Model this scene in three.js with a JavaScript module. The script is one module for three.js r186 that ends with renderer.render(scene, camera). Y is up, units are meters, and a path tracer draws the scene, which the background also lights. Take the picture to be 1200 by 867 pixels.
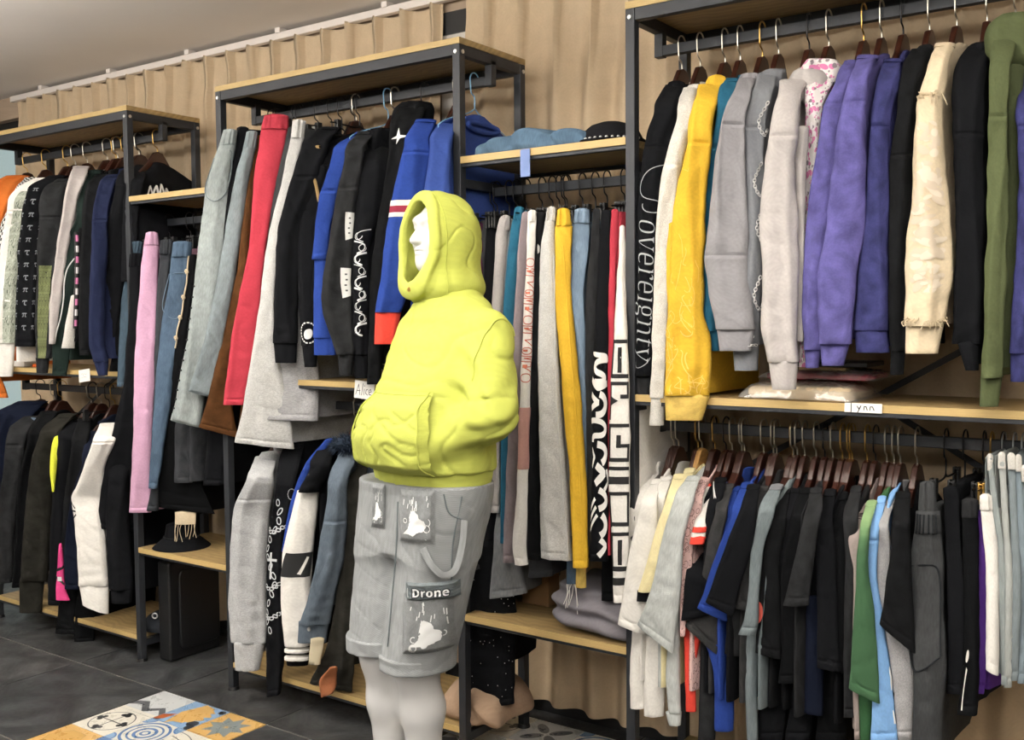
import * as THREE from 'three';
import { mergeGeometries } from 'three/addons/utils/BufferGeometryUtils.js';
import { RoundedBoxGeometry } from 'three/addons/geometries/RoundedBoxGeometry.js';
import { ImprovedNoise } from 'three/addons/math/ImprovedNoise.js';
import { RectAreaLightUniformsLib } from 'three/addons/lights/RectAreaLightUniformsLib.js';

// ---------------------------------------------------------------- camera, light, exposure
const scene = new THREE.Scene();
const W = 1200, H = 867, F = 1202.8;
const camera = new THREE.PerspectiveCamera(2 * Math.atan(H / 2 / F) * 180 / Math.PI, W / H, 0.05, 40);
camera.rotation.order = 'YXZ';
camera.rotation.set(-3.07 * Math.PI / 180, 35.2216 * Math.PI / 180, -0.4239 * Math.PI / 180);
camera.position.set(0, 1.491, 2.6415);
camera.updateMatrixWorld(true);
scene.background = new THREE.Color(0.95, 1.0, 0.99);           // pale overcast daylight behind the glass door
const renderer = new THREE.WebGLRenderer();
renderer.toneMapping = THREE.LinearToneMapping;
renderer.toneMappingExposure = 0.66;
renderer.shadowMap.enabled = true;
RectAreaLightUniformsLib.init();
const CEIL = 2.74, WALLZ = -0.535;
// ceiling light panels (x, z, length along x, depth along z), turned towards the racks
const PANELS = [[-4.7, 1.45, 1.0, 0.3], [-3.1, 1.5, 1.0, 0.3], [-1.5, 1.5, 1.0, 0.3], [0.1, 1.5, 1.0, 0.3], [-3.9, 3.7, 1.0, 0.3], [-1.9, 3.7, 1.0, 0.3], [0.3, 3.7, 1.0, 0.3]];
const PANEL_Y = 2.30, PANEL_TILT = 0.45, PANEL_DOWN = 23, PANEL_UP = 95;

// ---------------------------------------------------------------- helpers
let seedN = 12345;
const rnd = () => { seedN = (seedN * 1664525 + 1013904223) >>> 0; return seedN / 4294967296; };
const rr = (a, b) => a + (b - a) * rnd();
const noiseGen = new ImprovedNoise();
const nz = (x, y, z) => noiseGen.noise(x, y, z);
const V = (x, y, z) => new THREE.Vector3(x, y, z);
const clamp = (v, a, b) => Math.min(b, Math.max(a, v));
const sm = (a, b, x) => { const t = clamp((x - a) / (b - a), 0, 1); return t * t * (3 - 2 * t); };
const CAM = camera.position.clone();
// a photo pixel gives a direction; the point is where it meets the vertical plane z = const or height y = const
function ray(px, py) { return V((px - W / 2) / F, -(py - H / 2) / F, -1).applyQuaternion(camera.quaternion); }
function atz(px, py, z) { const d = ray(px, py); return CAM.clone().addScaledVector(d, (z - CAM.z) / d.z); }
function aty(px, py, y) { const d = ray(px, py); return CAM.clone().addScaledVector(d, (y - CAM.y) / d.y); }
function onPlane(px, py, P, N) { const d = ray(px, py); return CAM.clone().addScaledVector(d, P.clone().sub(CAM).dot(N) / d.dot(N)); }

const counts = {};
function numbered(name) { const k = counts[name] = (counts[name] || 0) + 1; return k === 1 ? name : name + '_' + String(k - 1).padStart(3, '0'); }
function shade(o) { o.castShadow = true; o.receiveShadow = true; return o; }
function tag(o, label, category, group, kind) {
  o.userData.label = label; o.userData.category = category;
  if (group) o.userData.group = group;
  if (kind) o.userData.kind = kind;
  return o;
}
function thing(name, label, category, pos, group) {
  const g = new THREE.Group(); g.name = numbered(name); scene.add(g); if (pos) g.position.copy(pos);
  return tag(g, label, category, group);
}
// world-space geometry placed under a parent that only has a position
function part(name, geo, mat, parent, label) {
  const m = shade(new THREE.Mesh(geo, mat)); m.name = name;
  let p = V(0, 0, 0), q = parent; while (q && q !== scene) { p.add(q.position); q = q.parent; }
  m.position.copy(p).negate();
  if (label) m.userData.label = label;
  parent.add(m); return m;
}
function lone(name, geo, mat, label, category, group) {
  geo.computeBoundingBox(); const c = geo.boundingBox.getCenter(V()), b = V(c.x, geo.boundingBox.min.y, c.z);
  geo.translate(-b.x, -b.y, -b.z);
  const m = shade(new THREE.Mesh(geo, mat)); m.name = numbered(name); m.position.copy(b); scene.add(m);
  return tag(m, label, category, group);
}
function struct(name, geo, mat) { const m = shade(new THREE.Mesh(geo, mat)); m.name = name; m.userData.kind = 'structure'; scene.add(m); return m; }
function structLabel(m, label, category) { m.userData.label = label; m.userData.category = category; return m; }
function bx(x0, x1, y0, y1, z0, z1) { const g = new THREE.BoxGeometry(x1 - x0, y1 - y0, z1 - z0); g.translate((x0 + x1) / 2, (y0 + y1) / 2, (z0 + z1) / 2); return g; }
function rbx(x0, x1, y0, y1, z0, z1, r = 0.003, s = 2) { const g = new RoundedBoxGeometry(x1 - x0, y1 - y0, z1 - z0, s, r); g.translate((x0 + x1) / 2, (y0 + y1) / 2, (z0 + z1) / 2); return g; }
function tube(pts, r, seg = 24, rad = 8, closed = false) { return new THREE.TubeGeometry(new THREE.CatmullRomCurve3(pts, closed, 'centripetal'), seg, r, rad, closed); }
function bar(a, b, w, d) { // square bar from a to b
  const L = a.distanceTo(b), g = new RoundedBoxGeometry(w, L, d, 1, 0.0015); const q = new THREE.Quaternion().setFromUnitVectors(V(0, 1, 0), b.clone().sub(a).normalize());
  g.applyQuaternion(q); g.translate((a.x + b.x) / 2, (a.y + b.y) / 2, (a.z + b.z) / 2); return g;
}
const merge = (l) => mergeGeometries(l.map((g) => { const n = g.index ? g.toNonIndexed() : g; for (const k of Object.keys(n.attributes)) if (!['position', 'normal', 'uv'].includes(k)) n.deleteAttribute(k); return n; }));

// ---------------------------------------------------------------- textures
function dataTex(n, fn, srgb = true) {
  const a = new Uint8Array(n * n * 4);
  for (let y = 0; y < n; y++) for (let x = 0; x < n; x++) { const c = fn(x / n, y / n, x, y); const i = (y * n + x) * 4; for (let k = 0; k < 3; k++) a[i + k] = clamp(Math.round(255 * (Array.isArray(c) ? c[k] : c)), 0, 255); a[i + 3] = 255; }
  const t = new THREE.DataTexture(a, n, n); t.wrapS = t.wrapT = THREE.RepeatWrapping; t.magFilter = THREE.LinearFilter; t.minFilter = THREE.LinearMipmapLinearFilter; t.generateMipmaps = true;
  if (srgb) t.colorSpace = THREE.SRGBColorSpace; t.needsUpdate = true; return t;
}
// periodic fractal noise on the unit square
function pn(u, v, f, seed) {
  const a = 2 * Math.PI; const r = f / a;
  return nz(Math.cos(u * a) * r + seed, Math.sin(u * a) * r + Math.cos(v * a) * r * 0.99 + seed * 1.7, Math.sin(v * a) * r + seed * 0.3);
}
function canvasTex(w, h, draw, srgb = true) {
  const c = document.createElement('canvas'); c.width = w; c.height = h; const g = c.getContext('2d'); draw(g, w, h);
  const t = new THREE.CanvasTexture(c); if (srgb) t.colorSpace = THREE.SRGBColorSpace; t.anisotropy = 8; return t;
}
const rep = (t, x, y = x) => { const c = t.clone(); c.repeat.set(x, y); c.needsUpdate = true; return c; };
const T = {};
T.knitBump = dataTex(256, (u, v, x, y) => 0.5 + 0.22 * Math.sin(u * Math.PI * 2 * 64) * Math.sin(v * Math.PI * 2 * 64) + 0.28 * pn(u, v, 46, 3) + 0.2 * pn(u, v, 11, 8), false);
T.twillBump = dataTex(256, (u, v) => 0.5 + 0.3 * Math.sin((u + v) * Math.PI * 2 * 60) + 0.3 * pn(u, v, 40, 5), false);
T.plain = dataTex(256, (u, v) => 0.965 + 0.04 * pn(u, v, 30, 1) + 0.02 * pn(u, v, 6, 2));
T.heather = dataTex(512, (u, v) => { const s = pn(u * 1, v, 150, 4) * 0.13 + pn(u, v, 60, 9) * 0.08 + pn(u, v, 9, 7) * 0.03; return 0.92 + s; });
T.denim = dataTex(512, (u, v, x, y) => { const tw = 0.05 * Math.sin((u * 1.0 + v) * Math.PI * 2 * 120); const st = 0.07 * pn(u, v * 0.25, 90, 12); const cl = 0.07 * pn(u, v, 5, 6) + 0.05 * pn(u, v, 14, 16); return 0.86 + tw + st + cl; });
T.washed = dataTex(512, (u, v) => 0.87 + 0.16 * pn(u, v, 7, 21) + 0.08 * pn(u, v, 19, 22) + 0.05 * pn(u, v, 80, 23));
T.wood = dataTex(512, (u, v) => { const g = pn(u * 0.25, v, 30, 31) * 0.5 + pn(u, v * 1.0, 5, 32) * 0.3; const line = Math.sin((v * 22 + 1.2 * pn(u, v, 4, 33) + 0.5 * pn(u, v, 14, 34)) * Math.PI * 2); const k = 0.86 + 0.09 * g + 0.05 * line; return [k, k * (0.985 + 0.02 * g), k * 0.96]; });
T.stone = dataTex(512, (u, v) => { const k = 0.80 + 0.22 * pn(u, v, 5, 41) + 0.13 * pn(u, v, 17, 42) + 0.10 * pn(u, v, 60, 43); return k; });
T.stoneRough = dataTex(512, (u, v) => 0.62 + 0.22 * pn(u, v, 6, 44) + 0.12 * pn(u, v, 30, 45), false);
T.curtain = dataTex(256, (u, v) => 0.96 + 0.025 * pn(u, v, 40, 51) + 0.02 * pn(u, v, 7, 52));
T.plaster = dataTex(256, (u, v) => 0.95 + 0.05 * pn(u, v, 8, 61) + 0.03 * pn(u, v, 40, 62));

// ---------------------------------------------------------------- materials
const matCache = {};
const KIND = { plain: ['plain', 'knitBump', 5, 0.0006], heather: ['heather', 'knitBump', 4, 0.0006], denim: ['denim', 'twillBump', 3.2, 0.0007], washed: ['washed', 'knitBump', 3, 0.0006], twill: ['plain', 'twillBump', 5, 0.0006] };
const texRep = {};
function tr(key, f) { return texRep[key + f] || (texRep[key + f] = rep(T[key], f)); }
function fab(color, kind = 'plain', rough = 0.94) {
  const key = color + kind + rough; if (matCache[key]) return matCache[key];
  const [m, b, f, s] = KIND[kind];
  return matCache[key] = new THREE.MeshPhysicalMaterial({ name: 'fabric', color, map: tr(m, f), bumpMap: tr(b, f * 2), bumpScale: s, roughness: rough, specularIntensity: 0.16, side: THREE.DoubleSide });
}
const M = {
  steel: new THREE.MeshStandardMaterial({ name: 'black_powder_coat', color: 0x2b2e33, roughness: 0.5, metalness: 0.25, bumpMap: rep(T.knitBump, 6), bumpScale: 0.0002 }),
  board: new THREE.MeshStandardMaterial({ name: 'oak_board', color: 0xb49b6c, map: rep(T.wood, 1.6, 1.6), roughness: 0.5 }),
  boardEdge: new THREE.MeshStandardMaterial({ name: 'oak_edge', color: 0xd4b97e, map: rep(T.wood, 2.5, 2.5), roughness: 0.5 }),
  bolt: new THREE.MeshStandardMaterial({ name: 'bolt_metal', color: 0xd6d6d6, roughness: 0.3, metalness: 0.9 }),
  hookSteel: new THREE.MeshStandardMaterial({ name: 'hook_steel', color: 0xcfcabd, roughness: 0.28, metalness: 0.95 }),
  hookDark: new THREE.MeshStandardMaterial({ name: 'hook_dark', color: 0x2a2a2c, roughness: 0.35, metalness: 0.8 }),
  hookGold: new THREE.MeshStandardMaterial({ name: 'hook_gold', color: 0xcaa45c, roughness: 0.3, metalness: 0.95 }),
  hookBlue: new THREE.MeshStandardMaterial({ name: 'hook_blue', color: 0x7fb0d4, roughness: 0.45 }),
  hangerWood: new THREE.MeshPhysicalMaterial({ name: 'hanger_wood', color: 0x3a1b11, roughness: 0.35, clearcoat: 0.5, clearcoatRoughness: 0.25, map: rep(T.wood, 3, 3) }),
  hangerPale: new THREE.MeshStandardMaterial({ name: 'hanger_pale', color: 0xc99a58, roughness: 0.5, map: rep(T.wood, 3, 3) }),
  plasticBlack: new THREE.MeshStandardMaterial({ name: 'black_plastic', color: 0x131416, roughness: 0.4 }),
  plasticClear: new THREE.MeshPhysicalMaterial({ name: 'clear_plastic', color: 0xe6ecee, roughness: 0.15, transmission: 0.6, thickness: 0 }),
  curtain: new THREE.MeshPhysicalMaterial({ name: 'curtain_cloth', color: 0xcbb698, map: rep(T.curtain, 4, 4), roughness: 0.85, side: THREE.DoubleSide, bumpMap: rep(T.twillBump, 9), bumpScale: 0.0002 }),
  wall: new THREE.MeshStandardMaterial({ name: 'wall_paint', color: 0xded9d2, map: rep(T.plaster, 0.5), roughness: 0.9 }),
  wallBack: new THREE.MeshStandardMaterial({ name: 'back_wall_paint', color: 0xb9a48e, map: rep(T.plaster, 0.5), roughness: 0.9 }),
  ceiling: new THREE.MeshStandardMaterial({ name: 'ceiling_paint', color: 0xf0ebe6, map: rep(T.plaster, 0.6), roughness: 0.92 }),
  rail: new THREE.MeshStandardMaterial({ name: 'curtain_rail_enamel', color: 0xe2dad4, roughness: 0.45 }),
  skirting: new THREE.MeshStandardMaterial({ name: 'black_skirting', color: 0x17181a, roughness: 0.5 }),
  frame: new THREE.MeshStandardMaterial({ name: 'window_frame_black', color: 0x121315, roughness: 0.45 }),
  glass: new THREE.MeshPhysicalMaterial({ name: 'pane_glass', color: 0xe8f2f2, roughness: 0.05, transmission: 1, thickness: 0 }),
  grout: new THREE.MeshStandardMaterial({ name: 'grout', color: 0x77746e, roughness: 0.9 }),
  tag: new THREE.MeshStandardMaterial({ name: 'tag_paper', color: 0xf2f0ec, roughness: 0.8 }),
  lampGlow: new THREE.MeshStandardMaterial({ name: 'lamp_diffuser', color: 0xffffff, emissive: 0xfff6ea, emissiveIntensity: 3, roughness: 0.6 }),
  lampBody: new THREE.MeshStandardMaterial({ name: 'lamp_housing', color: 0xf0f0f0, roughness: 0.5 }),
  manne: new THREE.MeshPhysicalMaterial({ name: 'mannequin_gloss_white', color: 0xdcdcdc, roughness: 0.3, clearcoat: 0.5, clearcoatRoughness: 0.2 }),
};
const TILE_MATS = [0, 1, 2, 3].map((i) => { const m = rep(T.stone, 1.3), r = rep(T.stoneRough, 1.3); m.offset.set(i * 0.31, i * 0.17); r.offset.copy(m.offset); return new THREE.MeshStandardMaterial({ name: 'dark_stone_tile', color: [0x4a4b4c, 0x464748, 0x4e4e4f, 0x444648][i], map: m, roughnessMap: r, roughness: 0.75 }); });
// ---------------------------------------------------------------- structure: floor, walls, ceiling, curtains
const XL = -7.2, XR = 2.6, ZF = 5.4;
{ // floor of 60 cm stone tiles, a few of them made of nine printed 20 cm tiles
  const floor = new THREE.Group(); floor.name = 'floor'; floor.userData.kind = 'structure'; scene.add(floor);
  floor.userData.label = 'dark grey stone tile floor with patterned tile inlays'; floor.userData.category = 'floor';
  part('grout_bed', bx(XL, XR, -0.12, -0.0035, WALLZ - 0.3, ZF), M.grout, floor);
  const gx = -3.47, gz = 0.155, P = 0.6, J = 0.0035;
  // printed patterns of the small tiles
  const tan = '#c9a263', blue = '#4a6c9b', lblue = '#7f9cbc', grey = '#8c9090', pale = '#dcd8cc', dark = '#33373d', rust = '#a4572f', slate = '#55585c';
  const S = 256;
  const pat = [
    (g) => { g.fillStyle = '#c7cacb'; g.fillRect(0, 0, S, S); g.fillStyle = slate; g.beginPath(); g.moveTo(0, S * .62); g.lineTo(S * .25, S * .5); g.lineTo(S * .55, S * .75); g.lineTo(S * .8, S * .55); g.lineTo(S, S * .7); g.lineTo(S, S * .86); g.lineTo(S * .8, S * .7); g.lineTo(S * .55, S * .92); g.lineTo(S * .25, S * .68); g.lineTo(0, S * .8); g.fill(); g.fillStyle = pale; g.fillRect(0, S * .9, S, S * .1); },
    (g) => { g.fillStyle = lblue; g.fillRect(0, 0, S, S); g.fillStyle = tan; g.beginPath(); g.moveTo(S * .35, 0); for (let i = 0; i <= 20; i++) { const a = -Math.PI / 2 + i / 20 * Math.PI; g.lineTo(S * .45 + Math.cos(a) * S * (.42 + .08 * Math.cos(i * 2.2)), S * .45 + Math.sin(a) * S * .42); } g.lineTo(S * .35, S); g.lineTo(S * .2, S * .5); g.fill(); g.fillStyle = dark; for (const [x, y, r] of [[.86, .75, .12], [.95, .9, .1], [.9, .1, .08], [.05, .92, .1]]) { g.beginPath(); g.arc(S * x, S * y, S * r, 0, 7); g.fill(); } g.fillStyle = rust; g.beginPath(); g.moveTo(0, S * .75); g.lineTo(S * .22, S * .6); g.lineTo(S * .18, S * .9); g.lineTo(0, S); g.fill(); },
    (g) => { g.fillStyle = tan; g.fillRect(0, 0, S, S); g.fillStyle = '#767f80'; for (let k = 0; k < 8; k++) { g.save(); g.translate(S / 2, S / 2); g.rotate(k * Math.PI / 4); g.beginPath(); g.moveTo(0, -6); g.lineTo(S * .11, -S * .22); g.lineTo(0, -S * .46); g.lineTo(-S * .11, -S * .22); g.fill(); g.restore(); } g.strokeStyle = '#a88548'; g.lineWidth = 4; g.strokeRect(6, 6, S - 12, S - 12); },
    (g) => { g.fillStyle = pale; g.fillRect(0, 0, S, S); g.strokeStyle = dark; g.lineWidth = 5; g.beginPath(); g.arc(S / 2, S / 2, S * .42, 0, 7); g.stroke(); g.fillStyle = '#24262a'; for (let k = 0; k < 4; k++) { g.save(); g.translate(S / 2, S / 2); g.rotate(k * Math.PI / 2); g.fillRect(-3, -S * .3, 6, S * .3); for (const [x, y, r] of [[-.06, -.3, .055], [.06, -.3, .055], [0, -.37, .06]]) { g.beginPath(); g.arc(S * x, S * y, S * r, 0, 7); g.fill(); } g.restore(); } },
    (g) => { g.fillStyle = pale; g.fillRect(0, 0, S, S); g.strokeStyle = blue; for (const [r, w] of [[.44, 14], [.32, 10], [.2, 16], [.08, 12]]) { g.lineWidth = w; g.beginPath(); g.arc(S / 2, S / 2, S * r, 0, 7); g.stroke(); } g.fillStyle = lblue; for (let k = 0; k < 4; k++) { g.beginPath(); g.arc(S * (k & 1), S * (k >> 1), S * .2, 0, 7); g.fill(); } g.strokeStyle = blue; g.lineWidth = 8; for (let k = 0; k < 4; k++) { g.beginPath(); g.arc(S * (k & 1), S * (k >> 1), S * .2, 0, 7); g.stroke(); } },
    (g) => { g.fillStyle = pale; g.fillRect(0, 0, S, S); g.strokeStyle = slate; g.lineWidth = 5; for (const r of [.9, .7, .5]) { g.beginPath(); g.arc(0, S, S * r, 0, 7); g.stroke(); } g.fillStyle = tan; g.beginPath(); g.arc(0, S, S * .4, 0, 7); g.fill(); },
    (g) => { g.fillStyle = tan; g.fillRect(0, 0, S, S); g.strokeStyle = '#9a7b45'; g.lineWidth = 5; g.beginPath(); for (let k = 0; k <= 6; k++) g.lineTo(S / 2 + S * .4 * Math.cos(k * Math.PI / 3), S / 2 + S * .4 * Math.sin(k * Math.PI / 3)); g.stroke(); g.fillStyle = '#bd9655'; g.fill(); },
    (g) => { g.fillStyle = blue; g.fillRect(0, 0, S, S); g.fillStyle = pale; for (let k = 0; k < 4; k++) { g.beginPath(); g.arc(S * (.25 + .5 * (k & 1)), S * (.25 + .5 * (k >> 1)), S * .16, 0, 7); g.fill(); } g.fillStyle = rust; g.beginPath(); g.arc(S / 2, S / 2, S * .1, 0, 7); g.fill(); },
    (g) => { g.fillStyle = '#b9bcbb'; g.fillRect(0, 0, S, S); g.fillStyle = slate; for (let k = 0; k < 4; k++) { g.save(); g.translate(S / 2, S / 2); g.rotate(k * Math.PI / 2 + .78); g.beginPath(); g.ellipse(0, -S * .27, S * .1, S * .22, 0, 0, 7); g.fill(); g.restore(); } },
  ].map((d) => new THREE.MeshStandardMaterial({ name: 'printed_tile', map: canvasTex(S, S, d), roughness: 0.5, roughnessMap: rep(T.stoneRough, 1) }));
  const inlay = [[gx, gz], [gx + 2 * P, gz - P]];
  const tg = new RoundedBoxGeometry(P - 2 * J, 0.012, P - 2 * J, 1, 0.0018), sg = new THREE.BoxGeometry(0.2 - 0.002, 0.012, 0.2 - 0.002);
  const i0 = Math.ceil((XL - gx) / P - 1), i1 = Math.floor((XR - gx) / P), j0 = Math.floor((WALLZ - gz) / P), j1 = Math.floor((ZF - gz) / P);
  for (let i = i0; i <= i1; i++) for (let j = j0; j <= j1; j++) {
    const x = gx + i * P, z = gz + j * P;
    if (inlay.some(([a, b]) => Math.abs(a - x) < 0.1 && Math.abs(b - z) < 0.1)) {
      for (let k = 0; k < 9; k++) { const m = shade(new THREE.Mesh(sg, pat[(i < 1 ? k : (k * 5 + 3) % 9)])); m.name = 'patterned_tile'; m.position.set(x + 0.1 + 0.2 * (k % 3), -0.006, z + 0.1 + 0.2 * Math.floor(k / 3)); floor.add(m); }
      continue;
    }
    const m = shade(new THREE.Mesh(tg, TILE_MATS[Math.abs(i * 7 + j * 5 + ((i * j) & 3)) & 3])); m.name = 'floor_tile'; m.position.set(x + P / 2, -0.006 + rr(-0.0004, 0.0004), z + P / 2); m.rotation.y = (Math.abs(i + 3 * j) & 3) * Math.PI / 2; floor.add(m);
  }
}
const DX0 = -6.75, DX1 = -5.62; // glass door opening in the back wall
struct('wall_back', merge([bx(DX1, XR, 0, CEIL, WALLZ - 0.16, WALLZ), bx(XL, DX0, 0, CEIL, WALLZ - 0.16, WALLZ), bx(DX0, DX1, 2.62, CEIL, WALLZ - 0.16, WALLZ)]), M.wallBack);
struct('wall_left', bx(XL - 0.16, XL, 0, CEIL, WALLZ - 0.16, ZF + 0.16), M.wall);
struct('wall_right', bx(XR, XR + 0.16, 0, CEIL, WALLZ - 0.16, ZF + 0.16), M.wall);
struct('wall_front', bx(XL - 0.16, XR + 0.16, 0, CEIL, ZF, ZF + 0.16), M.wall);
struct('ceiling', bx(XL - 0.16, XR + 0.16, CEIL, CEIL + 0.15, WALLZ - 0.16, ZF + 0.16), M.ceiling);
struct('baseboard_back', merge([bx(DX1, XR, 0, 0.1, WALLZ, WALLZ + 0.014)]), M.skirting);
{ // glass door with black frame, and the pavement outside it
  const d = new THREE.Group(); d.name = 'window_1'; d.userData.kind = 'structure'; d.position.set((DX0 + DX1) / 2, 0, WALLZ - 0.08); scene.add(d);
  const z0 = WALLZ - 0.12, z1 = WALLZ - 0.05;
  part('window_frame', merge([bx(DX0, DX0 + 0.06, 0, 2.62, z0, z1), bx(DX1 - 0.06, DX1, 0, 2.62, z0, z1), bx(DX0, DX1, 2.5, 2.62, z0, z1), bx(DX0, DX1, 0, 0.08, z0, z1), bx(DX0, DX1, 2.05, 2.07, z0, z1)]), M.frame, d);
  part('pane', bx(DX0 + 0.06, DX1 - 0.06, 0.08, 2.5, WALLZ - 0.09, WALLZ - 0.082), M.glass, d);
  const st = struct('trim_1', bx(-2.56, -2.40, 2.575, 2.66, WALLZ, WALLZ + 0.02), M.frame);
  struct('trim_2', bx(-2.56, -2.40, 2.0, 2.575, WALLZ, WALLZ + 0.012), M.wall);
  struct('ground_outside', bx(-9, -4.5, -0.16, -0.02, -4.5, WALLZ - 0.16), new THREE.MeshStandardMaterial({ name: 'pavement', color: 0x9a9c9a, roughness: 0.9, map: rep(T.stone, 0.5) }));
}
// pinch-pleated curtains on a ceiling rail
function curtainPanel(name, x0, x1, y0, y1, label, ph) {
  const nx = Math.round((x1 - x0) / 0.0085), ny = 60, pos = [], uv = [], idx = [];
  const per = 0.15;
  for (let j = 0; j <= ny; j++) {
    const v = j / ny, y = y1 - (y1 - y0) * Math.pow(v, 1.35), dd = y1 - y;
    for (let i = 0; i <= nx; i++) {
      const x = x0 + (x1 - x0) * i / nx;
      const p = x / per + ph + 0.10 * nz(x * 2.1, 3, ph), c = Math.cos(p * 2 * Math.PI);
      const pinch = Math.pow(Math.max(0, c), 12) * (1 + 0.35 * Math.cos(p * 12 * Math.PI)) * 0.04;   // stitched triple pleat
      const soft = 0.5 + 0.5 * c, big = 0.058 * soft * (0.7 + 0.5 * nz(x * 3.1, ph, 7)) + 0.014 * nz(x * 5 + ph, dd * 0.7, 2) + 0.008 * nz(x * 17, dd * 0.8, 5);
      const k = sm(0.02, 0.5, dd), flare = 0.012 * Math.sin(dd * 3 + x * 4) * k;
      const z = WALLZ + 0.028 + (1 - k) * (pinch + 0.006 * nz(x * 22, y * 9, 1)) + k * big + flare * 0.5 - (1 - sm(0, 0.012, dd)) * 0.004;
      const pull = (1 - sm(0.0, 0.10, Math.abs(dd - 0.11))) * 0.008 * Math.pow(Math.max(0, c), 3);
      pos.push(x + 0.004 * Math.sin(dd * 5 + x * 13) * k, y + (dd < 0.005 ? 0.006 * Math.cos(p * 2 * Math.PI) : 0) - (v > 0.98 ? 0.012 * nz(x * 4, 1, 2) : 0), z - pull); uv.push(x, y);
    }
  }
  for (let j = 0; j < ny; j++) for (let i = 0; i < nx; i++) { const a = j * (nx + 1) + i, b = a + 1, c = a + nx + 1, d = c + 1; idx.push(a, c, b, b, c, d); }
  const g = new THREE.BufferGeometry(); g.setAttribute('position', new THREE.Float32BufferAttribute(pos, 3)); g.setAttribute('uv', new THREE.Float32BufferAttribute(uv, 2)); g.setIndex(idx); g.computeVertexNormals();
  return lone(name, g, M.curtain, label, 'curtain');
}
curtainPanel('curtain', -5.56, -2.535, 0.05, 2.69, 'tan pinch-pleated curtain running from the glass door to the wall gap', 0.1);
curtainPanel('curtain', -2.425, 1.4, 0.05, 2.69, 'tan pinch-pleated curtain behind the connecting shelves and the bagged clothes', 0.35);
{ const r = thing('curtain_rail', 'pale enamelled curtain rail fixed under the ceiling above the curtains', 'curtain rail', V(-2.1, 2.69, WALLZ + 0.05));
  part('track', rbx(-5.6, 1.4, 2.692, 2.722, WALLZ + 0.03, WALLZ + 0.062, 0.004), M.rail, r);
  for (let x = -5.3; x < 1.3; x += 0.62) part('rail_clip', rbx(x, x + 0.03, 2.718, 2.74, WALLZ + 0.024, WALLZ + 0.07, 0.002), M.rail, r); }

// suspended linear lamps: glowing diffusers below and above, each with an area light just in front of it
PANELS.forEach(([X, Z, w, d], i) => {
  const x = 0, z = 0;
  const g = thing('pendant_lamp', 'white linear pendant lamp hanging on two wires from the ceiling', 'pendant lamp', V(X, PANEL_Y, Z), 'linear pendant lamps'); const hd = new THREE.Group(); hd.name = 'lamp_head'; hd.rotation.x = PANEL_TILT; g.add(hd);
  const put = (n, geo, m, to) => { const q = shade(new THREE.Mesh(geo, m)); q.name = n; to.add(q); };
  put('housing', rbx(-w / 2 - 0.012, w / 2 + 0.012, 0.005, 0.045, -d / 2 - 0.012, d / 2 + 0.012, 0.004), M.lampBody, hd);
  put('lower_diffuser', bx(-w / 2, w / 2, 0, 0.0045, -d / 2, d / 2), M.lampGlow, hd);
  const up = new THREE.Group(); up.name = 'uplight'; up.position.y = 0.07; g.add(up); put('upper_housing', rbx(-w / 2 - 0.008, w / 2 + 0.008, 0.02, 0.045, -d / 2, d / 2, 0.003), M.lampBody, up); put('upper_diffuser', bx(-w / 2, w / 2, 0.0455, 0.05, -d / 2 + 0.01, d / 2 - 0.01), M.lampGlow, up);
  for (const s of [-1, 1]) put('wire', new THREE.CylinderGeometry(0.0015, 0.0015, CEIL - PANEL_Y - 0.03, 6).translate(s * w * 0.4, (CEIL - PANEL_Y + 0.03) / 2, 0), M.hookSteel, g);
  for (const [dy, rx, pw] of [[-0.004, -1, PANEL_DOWN], [0.054, 1, PANEL_UP]]) { const l = new THREE.RectAreaLight(0xfffaf2, pw, w, d); l.name = 'lamp_light'; l.position.set(0, dy, 0); l.rotation.x = rx * Math.PI / 2; (rx < 0 ? hd : up).add(l); }
});

// ---------------------------------------------------------------- racks
const HT = 2.385, DEP = 0.375, ROD = -0.19, PW = 0.03;
const RY = { U: 2.28, L: 1.15, C: 1.905 };
function rod(x0, x1, y, parent) { part('hanging_rod', rbx(x0, x1, y - 0.015, y + 0.015, ROD - 0.0125, ROD + 0.0125, 0.002), M.steel, parent); }
function boardMesh(x0, x1, yTop, th, z0, z1, parent, name) {
  const b = part(name, bx(x0, x1, yTop - th, yTop, z0 + 0.002, z1 - 0.002), M.board, parent);
  const uvp = b.geometry.attributes.uv, ps = b.geometry.attributes.position; for (let i = 0; i < uvp.count; i++) uvp.setXY(i, ps.getX(i) * 0.9, ps.getZ(i) * 0.9 + ps.getY(i));
  for (const [za, zb] of [[z1 - 0.002, z1], [z0, z0 + 0.002]]) { const e = part('edge_band', bx(x0, x1, yTop - th, yTop, za, zb), M.boardEdge, b); e.position.set(0, 0, 0); }
  return b;
}
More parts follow.
